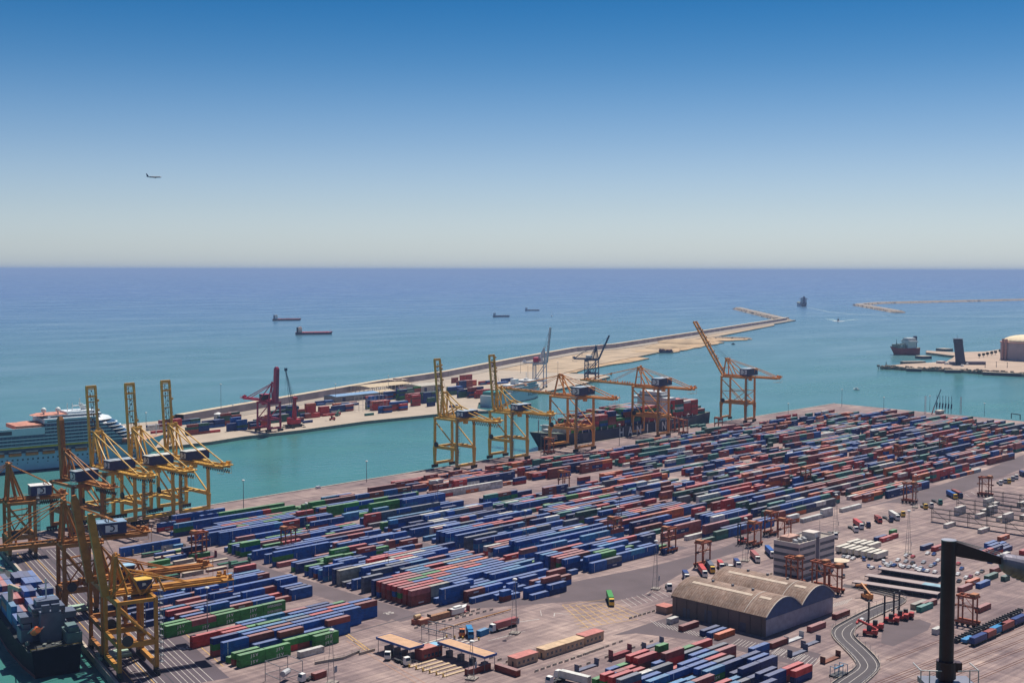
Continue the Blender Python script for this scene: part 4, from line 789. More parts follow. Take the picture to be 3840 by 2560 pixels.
# the rest of the yard: slots follow the same 99.4 m grid, filled by density, height and colours of each block
def block(name, x0, y0, y1, cols, fill=.8, tall=2, n=7, edge=None):
    y = y0; row = 1
    while y < y1:
        h0 = max(1, min(3, int(rnd.gauss(tall, .8)+.5))); empty = rnd.random() < .07; run = rnd.choice(cols); s_ = 0
        lo = rnd.choice((0, 0, 0, 0, 1, 2)); hi = n-rnd.choice((0, 0, 0, 0, 1, 2))
        while s_ < n:
            if rnd.random() < .38: run = rnd.choice(cols)
            if rnd.random() < .16: h0 = max(1, min(3, int(rnd.gauss(tall, .8)+.5)))
            x = x0+s_*12.4; k = s_; s_ += 1
            if not lo <= k < hi or rnd.random() > fill+.06 or (empty and rnd.random() < .75) or (edge and not edge(x+6, y)): continue
            pick = lambda: ''.join(run if rnd.random() < .66 else rnd.choice(cols) for _ in range(h0))
            if rnd.random() < .13:
                for q_ in (0, 1):
                    if rnd.random() < .8: stack(x+q_*6.13+3.03, y, pick(), L20, name, row, k+q_*.5)
            else: stack(x+6.1, y, pick(), L40, name, row, k)
        y += PITCH_Y; row += 1
blues = 'BBBBBBBBBNNNLLRMPGSW'; mixed = 'BBBBBNNNMMRRROPTGSWD'; reds = 'MMMRRROOPNNBBBTDWS'; far = 'MMMRNNNBBBBDDTTTRROPOWS'; lt = 'BBBBBBBNLGRP'
block('left quayside block', 330, 607, 640, blues, .6, 1.2, 3); block('left quayside block', 378.5, 549, 690, lt, .86, 1.9)
block('block beyond the first lane', 477.5, 463.5, 612, blues, .86, 2.0); block('block beyond the first lane', 477.5, 626, 690, 'BBBBNGGGLM', .75, 1.7)
for k, (c1, c2, f1, f2) in enumerate(((mixed, 'RRRMMMOOPWNB', .88, .85), (reds, 'MMMMRROONNBT', .84, .7), (reds, far, .85, .8), (far, far, .85, .8), (far, far, .86, .82), (far, far, .86, .82), (far, far, .86, .8))):
    x0 = 577+99.4*k; ys = (432, 440, 428, 434, 444, 455, 470)[k]; y_top = (704, 712, 716, 718, 722, 726, 728)[k]
    ed = (lambda x, y: x < 1308 and (x < 1190 or y < 722-(x-1190)*.62))
    block('block %d' % (k+3), x0, ys, 612, c1, f1, 2.1 if k < 3 else 2.0, edge=ed); block('quayside block %d' % (k+3), x0, 624 if k > 1 else 650, y_top, c2, f2, 1.8, edge=ed)
for x, y, t in ((690, 424, 'W'), (702, 424, 'W'), (714, 424, 'WW'), (680, 428, 'OW'), (738, 424, 'W'), (751, 424, 'W')): stack(x, y, t, L40, 'block 4', 0, 0)
LOOSE = 'loose containers around the warehouse'
def loose(k, x, y, c, a=0.0, L=L40, lab=None): 
    p = at(k, x, y); ITEMS.append((p.x, p.y, 0, L, c, LOOSE, 0, 0, 0, 1, a, lab))
loose('b', 1035, 1015, 'W', 0, L20, 'short white container alone beside the left end of the warehouse'); loose('b', 1183, 1068, 'M', 0, L40, 'maroon container alone on the parking lines before the warehouse'); loose('b', 1378, 1110, 'N', 0, L40, 'navy container, back of three side by side before the warehouse')
loose('b', 1442, 1130, 'B', 0, L40, 'blue container, middle of three side by side before the warehouse'); loose('b', 1512, 1145, 'O', 0, L40, 'orange container, front of three side by side before the warehouse')
loose('a', 1205, 1465, 'M', 0, L40, 'maroon container by the weighbridge fence, long side to the camera'); loose('a', 1478, 1475, 'M', math.pi/2, L40, 'maroon container turned crosswise in front of the prefab cabins')
for x, y, c, lb in ((1033, 255, 'N', 'navy container beside two red ones in the open yard right of the offices'), (1085, 262, 'R', 'long red container beside a navy one in the open yard'), (1160, 235, 'R', 'short red container ending the trio in the open yard'), (1148, 197, 'G', 'short green container behind the trio in the open yard'),
                    (1458, 335, 'N', 'navy container alone left of the tall grey column'), (1560, 345, 'R', 'red container stack base left of the tall grey column'), (2163, 250, 'O', 'orange container alone near the reefer racks'), (1975, 900, 'M', 'maroon container alone right of the grey column'), (1555, 1110, 'W', 'short white container at the foot of the grey column, left side')):
    loose('c', x, y, c, 0, L20 if 'short' in lb else L40, lb)
for (y0, x0, n, c) in ((298, 672, 3, 'RRN'), (301.5, 676, 3, 'RNB'), (305, 680, 3, 'BNN'), (288, 700, 4, 'RMR'), (284, 706, 5, 'RRM'), (278, 690, 3, 'RM'), (292, 668, 2, 'BW')):
    for k in range(n):
        for h_ in range(rnd.choice((1, 2))): ITEMS.append((x0+k*12.5, y0, h_*2.6, L40, rnd.choice(c), 'block behind the grey column', 0, k, h_, 1))
for x, y, c, lb in ((1385, 870, 'Y', 'tan container in the row of three by the road fence'), (1440, 895, 'T', 'teal container at the front of the row by the road fence'), (1480, 860, 'M', 'maroon container ending the row by the road fence'), (1880, 660, 'O', 'orange and faded container beside the car park end'), (1975, 680, 'B', 'blue container beside the car park end'),
                    (2050, 610, 'D', 'dark green container beyond the car park end'), (2100, 545, 'M', 'maroon container behind the dark green one beyond the car park'), (2180, 625, 'D', 'short dark green container beyond the car park end'), (1810, 715, 'P', 'faded red container next to the car park fence'), (670, 960, 'M', 'upper maroon container on the row by the road bend'), (445, 1075, 'P', 'container with pale roof in the row by the road bend'), (90, 1225, 'M', 'maroon container at the lower end of the row before the gable')):
    loose('c', x, y, c, 0, L20 if 'short' in lb else L40, lb)
# mole stacks as (crop, x, y of the near left foot, number along, rows, tiers, colours)
for k, x, y, n, rw_, t, c in (('m', 1655, 850, 1, 2, 4, 'GNBD'), ('m', 1760, 870, 2, 3, 4, 'RROM'), ('m', 2050, 880, 2, 2, 4, 'RBMT'), ('m', 1840, 915, 1, 1, 3, 'NB'), ('m', 1920, 910, 1, 1, 3, 'MNB'), ('m', 1680, 740, 2, 3, 3, 'NRB'), ('m', 1950, 700, 2, 2, 4, 'NMB'), ('m', 2180, 700, 2, 3, 5, 'GDN'),
        ('m', 665, 950, 1, 2, 5, 'RMO'), ('m', 825, 960, 1, 1, 3, 'RM'), ('m', 885, 960, 1, 2, 4, 'ORM'), ('m', 1070, 910, 1, 2, 3, 'DWN'), ('m', 1150, 900, 2, 3, 3, 'NMP'), ('m', 930, 965, 2, 1, 1, 'RM'), ('m', 560, 1000, 1, 1, 2, 'NM'), ('m', 640, 1000, 1, 1, 3, 'MP'), ('m', 730, 990, 1, 1, 2, 'RM'), ('m', 605, 1075, 1, 1, 1, 'N'), ('m', 1618, 955, 1, 1, 1, 'T'),
        ('m', 830, 790, 2, 2, 2, 'NBW'), ('m', 1090, 790, 3, 1, 1, 'OPN'), ('m', 1250, 800, 2, 2, 1, 'NW'), ('m', 480, 970, 1, 2, 4, 'MD'), ('m', 360, 990, 1, 2, 5, 'ND'), ('m', 190, 950, 2, 2, 4, 'DNM'), ('m', 80, 990, 2, 2, 3, 'ND'), ('m', -40, 1020, 3, 1, 2, 'NBM'), ('m', 460, 1070, 1, 1, 3, 'NM'),
        ('n', 250, 760, 2, 2, 2, 'NWM'), ('n', 300, 810, 2, 1, 2, 'RMN'), ('n', 450, 720, 2, 2, 3, 'RPM'), ('n', 765, 670, 2, 2, 2, 'LND'), ('n', 890, 840, 2, 2, 4, 'MDN'), ('n', 450, 890, 1, 1, 2, 'N'), ('n', 1075, 820, 2, 1, 1, 'MR'), ('n', 1160, 730, 2, 2, 3, 'NB'), ('n', 1440, 690, 2, 3, 5, 'DNM'), ('n', 1540, 775, 1, 1, 3, 'N'), ('n', 1600, 760, 1, 1, 5, 'NB'), ('n', 1700, 760, 1, 1, 5, 'DB'), ('n', 1810, 720, 2, 2, 3, 'MDN'), ('n', 1920, 740, 2, 2, 3, 'RMN'), ('n', 2080, 660, 3, 3, 3, 'NDM'),
        ('t', 0, 930, 1, 3, 3, 'RBM'), ('t', 145, 880, 1, 2, 5, 'MDR'), ('t', 265, 850, 2, 3, 5, 'NDN'), ('t', 305, 885, 1, 1, 4, 'ND'), ('t', 100, 840, 2, 3, 4, 'RM'), ('t', 265, 725, 2, 2, 2, 'NB'), ('t', 550, 760, 2, 3, 4, 'NDB'), ('t', 650, 790, 2, 2, 4, 'DN'), ('t', 765, 790, 2, 2, 5, 'NM'), ('t', 840, 795, 2, 2, 4, 'MR'), ('t', 655, 690, 2, 3, 4, 'MN'), ('t', 770, 660, 1, 2, 4, 'OR'), ('t', 880, 650, 2, 2, 2, 'NR'), ('t', 660, 600, 2, 1, 3, 'RM'), ('t', 570, 630, 1, 1, 3, 'M'), ('t', 1055, 640, 2, 2, 1, 'B'), ('t', 1110, 620, 2, 1, 2, 'N'), ('t', 550, 895, 1, 1, 1, 'N'), ('t', 0, 770, 3, 3, 4, 'GNM')):
    field_stack(at(k, x, y), 0, n, rw_, t, c, R(4))
for k, x, y, n in (('j', 720, 1235, 1), ('j', 790, 1230, 1)): field_stack(at(k, x, y), 0, n, 1, 1, 'T', NR)
# which containers are shown one by one: the 300 nearest that show a face
occ = {}
for it in ITEMS: occ.setdefault((it[5], it[6]), []).append(it)
HGT = {}
for it in ITEMS: HGT[(round(it[0]/3), round(it[1]/4))] = max(HGT.get((round(it[0]/3), round(it[1]/4)), 0), it[2]+2.6)
def seen(it):
    x, y, z, L = it[:4]
    if FW.x*x+FW.y*y < 300: return False
    k = Vector((x, y, z-CAM_H)); d = k.dot(FW); px = 1920+F_PX*k.dot(RW)/d; py = 1280-F_PX*k.dot(UW)/d
    if not (-20 < px < 3860 and py < 2600): return False
    hid = lambda xx, yy: HGT.get((round(xx/3), round(yy/4)), 0) >= z+2.5
    top = not hid(x, y) or z+2.7 > HGT.get((round(x/3), round(y/4)), 0)
    return top or not all(hid(x+dx, y-4) for dx in (-3, 0, 3)) or not hid(x-12, y)
vis = sorted((it for it in ITEMS if seen(it)), key=lambda it: FW.x*it[0]+FW.y*it[1])
NEAR = set(id(it) for it in vis[:296])
for it in ITEMS:
    if id(it) not in NEAR: FIELD.cont(it[0], it[1], it[2], it[3], it[4], it[10] if len(it) > 10 else 0.0)
def cont_meshes(L):
    b = MB(); w, h = 1.22, 2.56; x = L/2
    b.box(-x+.05, x-.05, -w+.04, w-.04, .1, h-.05)
    for sx in (-1, 1):
        for sy in (-1, 1): b.box(min(sx*x, sx*(x-.16)), max(sx*x, sx*(x-.16)), min(sy*w, sy*(w-.14)), max(sy*w, sy*(w-.14)), 0, h)
    for sy in (-1, 1):
        for z0, z1 in ((.003, .15), (h-.13, h-.003)): b.box(-x+.16, x-.16, min(sy*w, sy*(w-.07)), max(sy*w, sy*(w-.07)), z0, z1)
        k = -x+.5
        while k < x-.4: b.box(k, k+.3, min(sy*(w-.045), sy*(w-.01)), max(sy*(w-.045), sy*(w-.01)), .153, h-.133); k += .75
    body = b.mesh('container_body', contO)
    d = MB(); d.box(-x-.03, -x+.045, -w+.15, -.02, .16, h-.14).box(-x-.03, -x+.045, .02, w-.15, .16, h-.14)
    for y in (-.75, -.35, .35, .75): d.tube((-x-.06, y, .15), (-x-.06, y, h-.15), .03, 4)
    roof = MB(); k = -x+.2
    roof.box(-x+.17, x-.17, -w+.08, w-.08, h-.047, h-.02)
    while k < x-.4: roof.box(k, k+.35, -w+.2, w-.2, h-.0195, h-.003); k += .9
    st = MB().box(-x+1.8, -x+2.2, -w-.02, -w-.012, .1, h-.1)
    return body, d.mesh('container_door', contO), roof.mesh('container_roof', contO), st.mesh('container_stripe', mat('stripe_white', (.55, .60, .66), .5))
MESH = {L40: cont_meshes(L40), L20: cont_meshes(L20)}
ORD = 'zeroth first second third fourth fifth sixth seventh eighth ninth tenth eleventh twelfth thirteenth fourteenth fifteenth sixteenth seventeenth eighteenth nineteenth twentieth'.split()
def ordw(n):
    if n < len(ORD): return ORD[n]
    return 'twenty-'+ORD[n-20] if n < 30 else 'thirty-'+ORD[n-30] if 30 < n < 40 else 'thirtieth'
WHERE = {'green lettered block': 'left front block', 'block behind the boat': 'central front block', 'block by the tall straddle carrier': 'right front block', 'block beside the warehouse': 'bottom right block'}
seen_labels = {}
for it in vis[:296]:
    x, y, z, L, c, blk, row, slot, k, h = it[:10]; lab = it[11] if len(it) > 11 else None
    if not lab:
        tier = ('single' if h == 1 else 'top' if k == h-1 else 'bottom' if k == 0 else 'middle'); size = 'long' if L > 8 else 'short'
        if h == 1 and k: tier = 'upper'
        sl = ordw(int(slot)+1)+(' (right half)' if slot != int(slot) else '')
        if tier == 'upper': tier = 'top'
        pos = '%s row, %s from left%s, %s' % (ordw(row), ordw(int(slot)+1), ' second half' if slot != int(slot) else '', WHERE.get(blk, blk))
        lab = '%s %s container, %s of stack, %s' % (size, CNAME[c], tier, pos) if h > 1 or k else '%s %s container unstacked, %s' % (size, CNAME[c], pos)
    if lab in seen_labels: seen_labels[lab] += 1; lab = lab.replace('container', 'nearer container' if seen_labels[lab] == 2 else 'nearest container', 1)
    else: seen_labels[lab] = 1
    v = rnd.uniform(.82, 1.15); col = (*(q*v for q in CPAL[c]), 1); ms = MESH[L]
    o = put('shipping_container', ms[0], None, (x, y, z), it[10] if len(it) > 10 else 0.0, lab, 'container', 'stacked containers in the yard'); o.color = col
    for nm, me in (('door', ms[1]), ('roof', ms[2])):
        q = put(nm, me, o); q.color = col
    if c in 'BL' and rnd.random() < .75: put('side_stripe', ms[3], o)
    if c == 'G' and L > 8: letters('JSV', 1.7, white, o, (.8, -1.24, 1.25), squash=1.1, spacing=1.5)
me = FIELD.mesh('container_field', contA); ca_ = me.color_attributes.new('Col', 'FLOAT_COLOR', 'CORNER')
buf = []
for pl, cc in zip(me.polygons, FIELD.c): buf += [cc[0], cc[1], cc[2], 1.0]*pl.loop_total
ca_.data.foreach_set('color', buf)
put('container_field', me, label='hundreds of stacked shipping containers in mixed colours across the far yard, mole and ships', cat='containers', kind='stuff')
# small white lettering on some of the farther containers
evg = []
for it in ITEMS:
    if id(it) in NEAR or it[3] < 8: continue
    if it[4] == 'G' and it[0] < 700 and len(evg) < 30: evg.append(it)
lt_ = MB(); src = text_mesh('EVERGREEN', 1.5, white, 1.0, 1.0)
for it in evg:
    n0 = len(lt_.v); lt_.v += [(it[0]+v.co.x, it[1]-1.25-v.co.z, it[2]+1.2+v.co.y) for v in src.vertices]
    for pl in src.polygons: lt_.f.append(tuple(i+n0 for i in pl.vertices)); lt_.m.append(0)
smk = [it for it in ITEMS if id(it) not in NEAR and it[4] in 'NMROD' and it[3] > 8 and rnd.random() < .45]
for it in smk: lt_.box(it[0]-1.6, it[0]+1.8, it[1]-1.25, it[1]-1.235, it[2]+1.0, it[2]+1.7)
for it in ITEMS:
    if id(it) not in NEAR and it[4] in 'BL' and it[3] > 8 and it[0] < 720 and rnd.random() < .6: lt_.box(it[0]-4.3, it[0]-3.95, it[1]-1.25, it[1]-1.23, it[2]+.1, it[2]+2.4)
lt_.build('container_lettering', mat('faded_lettering', (.50, .50, .52), .6), label='small white names and stripes on the sides of the farther containers', cat='lettering', kind='stuff')
# ------------------------------------------------------------------ straddle carriers
strad = mat('straddle_orange', (.36, .09, .035), .5, var=.2); engy = mat('engine_orange', (.42, .17, .07), .5)
def straddle():
    r = thing('straddle_carrier', '', 'straddle carrier', (0, 0, 0), 0, 'straddle carriers in the yard')
    for sx in (-1, 1):
        for sy in (-1, 1): MB().bar((sx*3.4, sy*2.2, 1.6), (sx*3.4, sy*2.2, 13.4), .55, .6).build('leg', strad, r)
    for sy in (-1, 1):
        b = MB().box(-5, 5, sy*2.2-.5, sy*2.2+.5, 1.3, 2.3).build('wheel_beam', strad, r); w = MB()
        for k in range(4): w.tube((-3.9+k*2.6, sy*2.2-.35, .8), (-3.9+k*2.6, sy*2.2+.35, .8), .8, 9)
        w.build('wheel', black, b)
    b = MB()
    for sy in (-1, 1): b.bar((-4.6, sy*2.2, 13.4), (4.6, sy*2.2, 13.4), .6, .9)
    for x in (-4.3, -1.5, 1.5, 4.3): b.bar((x, -2.2, 13.4), (x, 2.2, 13.4), .5, .7)
    for sy in (-1, 1): b.bar((-3.4, sy*2.2, 6), (3.4, sy*2.2, 13), .18)
    b.build('top_frame', strad, r); MB().box(-4.4, -1.6, -2, 2, 13.86, 15.0).build('engine_deck', engy, r)
    b = MB().box(3.3, 5.2, -1.9, -.2, 11.2, 12.9).build('operator_cab', lightgrey, r); MB().box(5.203, 5.24, -1.7, -.4, 11.6, 12.7).build('window', glass, b)
    b = MB().box(-5.8, 5.8, -.9, .9, 8.4, 8.8)
    for sx in (-1, 1): b.box(sx*5.6-.25, sx*5.6+.25, -1.2, 1.2, 8.0, 8.39); b.tube((sx*2, 0, 8.8), (sx*2, 0, 13.2), .07, 3)
    b.build('spreader', rust, r); return r
s0 = straddle(); note_kids(); first = True
for k, x, y, a, lb in (('r', 1535, 345, 0, 'orange straddle carrier alone at the aisle behind the left crane girders'), ('f', 690, 655, 0, 'orange straddle carrier between the green lettered stacks and the blue row'), ('e', 990, 1290, 0, 'pale topped straddle carrier half sunk among blue rows, centre of the yard'),
        ('e', 1490, 1390, 0, 'straddle carrier over the row end right of the green containers'), ('b', 1312, 498, 0, 'tall orange straddle carrier standing alone beside the parked trucks'), ('b', 1785, 305, 0, 'dark straddle carrier left of the offices beside a red forklift'), ('b', 1938, 202, 0, 'straddle carrier directly behind the office roof, left one'),
        ('c', 150, 275, 0, 'bright orange straddle carrier rising behind the office corner'), ('c', 240, 655, 1.57, 'straddle carrier with pale deck before the office front wall'), ('c', 480, 695, 1.57, 'straddle carrier with pale deck, second from left by the warehouse gable'), ('c', 600, 735, 1.57, 'straddle carrier with pale deck nearest the warehouse gable corner'),
        ('c', 1832, 1035, 1.57, 'straddle carrier with pale deck right of the grey column'), ('d', 1300, 940, 1.57, 'straddle carrier at the right end of the maroon rows'), ('d', 1995, 880, 1.57, 'open straddle carrier by the parked tractors at the right edge'), ('e', 390, 492, 0, 'maroon straddle carrier on the quay below the container ship bow'),
        ('e', 1545, 288, 0, 'straddle carrier on the quay between the white ship bridge and containers'), ('e', 1622, 308, 0, 'narrow straddle carrier on the quay with a lamp mast in front'), ('e', 1945, 288, 0, 'straddle carrier on the quay left of the half raised crane'), ('e', 525, 825, 0, 'straddle carrier among the orange and blue rows, left of the white reefers'),
        ('d', 345, 790, 0, 'straddle carrier among the red rows behind the blue block'), ('d', 1195, 565, 0, 'dark straddle carrier far right among teal and maroon rows'), ('d', 1610, 480, 0, 'farthest orange straddle carrier among the rows at the right')):
    p = at(k, x, y)
    if first: s0.location = p; s0.rotation_euler = (0, 0, a); s0['label'] = lb; first = False
    else: copy_tree(s0, None, p, a, lb)
# reach stackers and forklifts
def stacker(p, a, lb, m, mast=True):
    r = thing('forklift' if mast else 'reach_stacker', lb, 'forklift' if mast else 'reach stacker', p, a)
    MB().box(-3.6, 2.6, -1.6, 1.6, .9, 2.3).box(-3.6, -1.6, -1.6, 1.6, 2.303, 3).build('chassis', m, r); c = MB().box(-.9, 1, -.9, .9, 2.303, 4.2).build('operator_cab', dark, r)
    for x in (-2.4, 1.9):
        for sy in (-1, 1): MB().tube((x, sy*1.3-.3, .8), (x, sy*1.3+.3, .8), .8, 9).build('wheel', black, r)
    b = MB()
    if mast: [b.box(2.7, 3.2, s_*.9-.25, s_*.9+.25, .3, 12.5) for s_ in (-1, 1)]; b.box(2.7, 3.1, -.65, .65, 5, 5.5).box(2.7, 3.1, -.65, .65, 12, 12.5).box(3.2, 3.7, -3, 3, 4, 4.6); b.build('mast', dark, r)
    else: b.bar((-3, 0, 3.2), (5, 0, 6.5), .8, .9).box(4.6, 5.4, -3, 3, 5.2, 6); b.build('boom', m, r)
stacker(at('m', 1065, 1025), R(150), 'red reach stacker with raised arm on the open mole quay', redp, False); stacker(at('m', 1160, 955), R(30), 'dark green reach stacker working by the mole stacks', mat('stacker_green', (.03, .14, .10), .5), False)
stacker(at('b', 1672, 288), R(180), 'small red forklift by the dark straddle carrier', redp); stacker(at('c', 905, 795), R(60), 'orange reach stacker parked alone beside the warehouse gable', mat('stacker_orange', (.5, .2, .05), .5), False)
for x, y, n_k in ((930, 1130, 0), (985, 1075, 1), (1130, 1015, 2), (1215, 985, 3), (1265, 970, 4)):
    stacker(at('c', x, y), R(110), ('red forklift lying nearest the road bend in the line of five', 'red forklift with orange spreader, second in the line by the road', 'red forklift, middle of the line of five by the road', 'red forklift, fourth of the line by the road', 'red forklift beside the row of pale containers, last of the line')[n_k], redp, n_k != 0)
# ------------------------------------------------------------------ trucks
def truck(p, a, lb, cabm, box=None, short=False):
    r = thing('truck', lb, 'truck', p, a, 'trucks in the yard'); e = -6.0 if short else -12.5
    b = MB().box(e, 1.2, -.5, .5, .85, 1.15).box(e, e+4, -1.2, 1.2, 1.153, 1.3); b.build('chassis', dark, r)
    c = MB().box(1.4, 3.6, -1.25, 1.25, .8, 2.3); c.add([(1.4, -1.2, 2.303), (3.55, -1.2, 2.303), (3.55, 1.2, 2.303), (1.4, 1.2, 2.303), (1.4, -1.15, 3.7), (3.1, -1.15, 3.6), (3.1, 1.15, 3.6), (1.4, 1.15, 3.7)], [(0, 1, 5, 4), (1, 2, 6, 5), (2, 3, 7, 6), (3, 0, 4, 7), (4, 5, 6, 7)])
    c = c.build('cab', cabm, r); MB().add([(3.56, -1.1, 2.35), (3.56, 1.1, 2.35), (3.17, 1.05, 3.45), (3.17, -1.05, 3.45)], [(0, 1, 2, 3)]).build('windscreen', glass, c)
    b = MB()
    for x in ((2.5, -.2, e+1.2, e+2.5) if short else (2.5, -.2, e+1.2, e+2.5, e+3.8)): MB().tube((x, -1.2, .5), (x, 1.2, .5), .5, 8).build('wheel', black, r)
    if box: MB().box(e-.1, .9, -1.24, 1.24, 1.32, 4.05).build('cargo_box', box, r)
bm = lambda ch: mat('truck_box_'+CNAME[ch].replace(' ', '_'), CPAL[ch], .5)
D_ = R(-134)-.15
for k, x, y, a, cab, bx, sh, lb in (('b', 1808, 455, D_+.15, white, 'P', 0, 'red boxed truck with white cab parked second left of the offices'), ('b', 1945, 410, D_+.15, white, 'B', 0, 'blue boxed truck with white cab parked beside the office wall'), ('b', 1632, 510, D_+.15, white, 'N', 1, 'short navy boxed truck with white cab left of the lamp mast foot'), ('b', 1558, 535, D_+.15, white, None, 0, 'empty white cabbed flatbed truck between two boxed trucks'),
        ('b', 1480, 525, D_+.15, white, 'R', 1, 'short red boxed truck partly behind the warehouse roof'), ('b', 1395, 550, D_+.15, yellow, 'S', 0, 'grey boxed truck with yellowish cab behind the warehouse roof'), ('b', 1325, 590, D_+.15, white, 'R', 0, 'red boxed truck with white cab at the foot of the tall straddle carrier'), ('b', 1160, 622, D_+.15, white, 'N', 1, 'short blue boxed truck at the left edge of the warehouse roof'),
        ('b', 1000, 710, D_+.15, white, None, 1, 'white tractor truck without trailer left of the warehouse roof'), ('b', 470, 850, D_+.15, yellow, 'G', 0, 'green boxed truck with yellow cab alone on the open asphalt'), ('c', 800, 178, D_+.15, white, None, 0, 'white cabbed flatbed at the left of the truck bays above the white trailers'), ('c', 850, 150, D_+.15, white, 'R', 0, 'red boxed truck with white cab in the bays above the white trailers'), ('c', 912, 135, D_+.15, navy, None, 0, 'navy flatbed truck next to the red boxed one in the bays'),
        ('c', 1018, 95, D_+.15, redp, 'M', 1, 'short truck with bright red cab in the bays'), ('c', 1120, 85, D_+.15, navy, None, 0, 'dark blue flatbed beside the white boxed truck'), ('c', 1180, 70, D_+.15, white, 'W', 0, 'white boxed truck in the middle of the bays'), ('c', 1230, 35, D_+.15, yellow, None, 1, 'small yellow tractor beside the white boxed truck'), ('d', 1438, 995, D_+.15, yellow, None, 1, 'yellow tractor truck below the row of maroon containers'), ('d', 1490, 985, D_+.15, white, None, 0, 'white flatbed truck next to the yellow tractor'),
        ('d', 1572, 955, D_+.15, mat('cab_teal', (.03, .22, .17), .5), None, 0, 'teal cabbed flatbed truck alone in the bays'), ('d', 1710, 905, D_+.15, yellow, 'B', 0, 'blue boxed truck with yellow cab near the reefer racks'), ('d', 1760, 895, D_+.15, navy, 'M', 0, 'maroon boxed truck with dark cab beside the blue boxed one'), ('d', 2130, 775, D_, white, None, 1, 'white tractor, nearest of the five parked by the open straddle carrier'), ('d', 2172, 760, D_, lightgrey, None, 1, 'grey tractor, second of the five by the open straddle carrier'), ('d', 2207, 762, D_, yellow, None, 1, 'yellow tractor, middle of the five by the open straddle carrier'),
        ('d', 2242, 738, D_, lightgrey, None, 1, 'grey tractor, fourth of the five by the open straddle carrier'), ('d', 2275, 722, D_, white, None, 1, 'white tractor, last of the five by the open straddle carrier'), ('d', 2340, 700, D_, navy, 'N', 1, 'navy truck at the very right edge beyond the tractors'), ('c', 612, 235, D_+.15, white, None, 0, 'white cabbed flatbed behind the right corner of the offices'), ('a', 1375, 1090, math.pi+.0, white, 'P', 0, 'white cabbed truck with long red trailer at the lamp mast foot'),
        ('a', 1135, 1150, -2.2, bm('L'), 'L', 1, 'blue cabbed truck with blue box at the weighbridge lanes'), ('a', 1060, 1130, -2.3, orange, None, 1, 'orange tractor beside the blue truck at the weighbridge lanes'), ('a', 385, 1340, -2.4, white, None, 1, 'white cabbed tractor in the shade of the left gate canopy'), ('a', 1985, 1540, R(97), white, 'W', 0, 'white cabbed truck with cream box at the bottom edge'), ('a', 1900, 1575, math.pi+.05, white, None, 1, 'white pickup truck in front of the cream boxed truck'), ('a', 525, 1395, -1.7, white, None, 1, 'white tractor at the slatted fence end')):
    truck(at(k, x, y), a, lb, cab, bm(bx) if bx else None, bool(sh))
truck(P(1150, 2552), math.pi+.1, 'white cabbed tractor at the bottom edge beside a short maroon container', white, None, True)
p = P(1196, 2540); q = put('shipping_container', MESH[L20][0], None, p, .1, 'short maroon container standing behind the white tractor at the bottom edge', 'container', 'stacked containers in the yard'); q.color = (*CPAL['M'], 1)
p = at('a', 1250, 1125); q = put('shipping_container', MESH[L20][0], None, p, .15, 'short blue container on the ground at the weighbridge lanes', 'container', 'stacked containers in the yard'); q.color = (*CPAL['L'], 1)
# white refrigerated trailers by the car park
first = None
for i, (x, y, row) in enumerate([(635+k*58, 378+k*11, 'front') for k in range(7)]+[(735+k*62, 335+k*9, 'back') for k in range(4)]):
    p = at('c', x, y)
    if first is None:
        first = r = thing('trailer', '', 'trailer', (0, 0, 0), 0, 'white trailers beside the offices')
        MB().box(0, 12.5, -1.25, 1.25, 1.1, 4.0).build('cargo_box', mat('trailer_cream', (.62, .58, .50), .5), r); MB().box(.5, 12, -.6, .6, .8, 1.09).box(10, 10.2, -.9, .9, .05, .8).build('chassis', dark, r)
        [MB().tube((xx, -1.2, .5), (xx, 1.2, .5), .5, 8).build('wheel', black, r) for xx in (1.4, 2.7, 4)]; note_kids(); r.location = p; o = r
    else: o = copy_tree(first, None, p)
    o['label'] = 'cream white trailer, %s from the left in the %s row beside the offices' % (ordw(i+1 if row == 'front' else i-6), row)
# ------------------------------------------------------------------ cars
CARC = dict(w=('white', (.72, .72, .72)), s=('silver', (.36, .38, .41)), r=('red', (.45, .04, .04)), k=('black', (.02, .02, .025)), b=('blue', (.03, .07, .22)), m=('maroon', (.18, .03, .05)))
def car(p, a, ch, lb, van=False):
    m = mat('car_paint_'+CARC[ch][0], CARC[ch][1], .25, .0, .03, spec=.6); r = thing('car', lb, 'car', p, a, 'cars in the car park'); h = 1.9 if van else 1.42
    prof = [(-2.1, .35), (2.1, .35), (2.15, .75), (1.3, .92), (.75 if not van else 1.2, h), (-1.2 if not van else -2.1, h), (-1.85 if not van else -2.14, .95), (-2.15, .8)]; b = MB(); n = len(prof); vs = []
    for y, kk in ((-.86, 1), (.86, 1)): vs += [(x, y*(.86 if z > 1 else 1), z) for x, z in prof]
    b.add(vs, [tuple(range(n-1, -1, -1)), tuple(range(n, 2*n))]+[(i, (i+1) % n, n+(i+1) % n, n+i) for i in range(n)]); b.build('body', m, r)
    t = .75 if not van else 1.2; u = -1.2 if not van else -2.0; g_ = MB(); g_.add([(1.27, -.76, .96), (1.27, .76, .96), (t+.03, .68, h-.06), (t+.03, -.68, h-.06)], [(0, 1, 2, 3)])
    for sy in (-1, 1): g_.add([(1.05, sy*.83, .98), (-1.6, sy*.83, .98), (u+.1, sy*.755, h-.12), (t-.1, sy*.755, h-.12)], [(0, 1, 2, 3)])
    g_.add([(-1.87, -.74, 1.0), (-1.87, .74, 1.0), (u-.03, .66, h-.08), (u-.03, -.66, h-.08)], [(0, 1, 2, 3)]); g_.build('windows', glass, r)
    for x in (-1.3, 1.3):
        for sy in (-1, 1): MB().tube((x, sy*.8-.1, .32), (x, sy*.8+.1, .32), .32, 8).build('wheel', black, r)
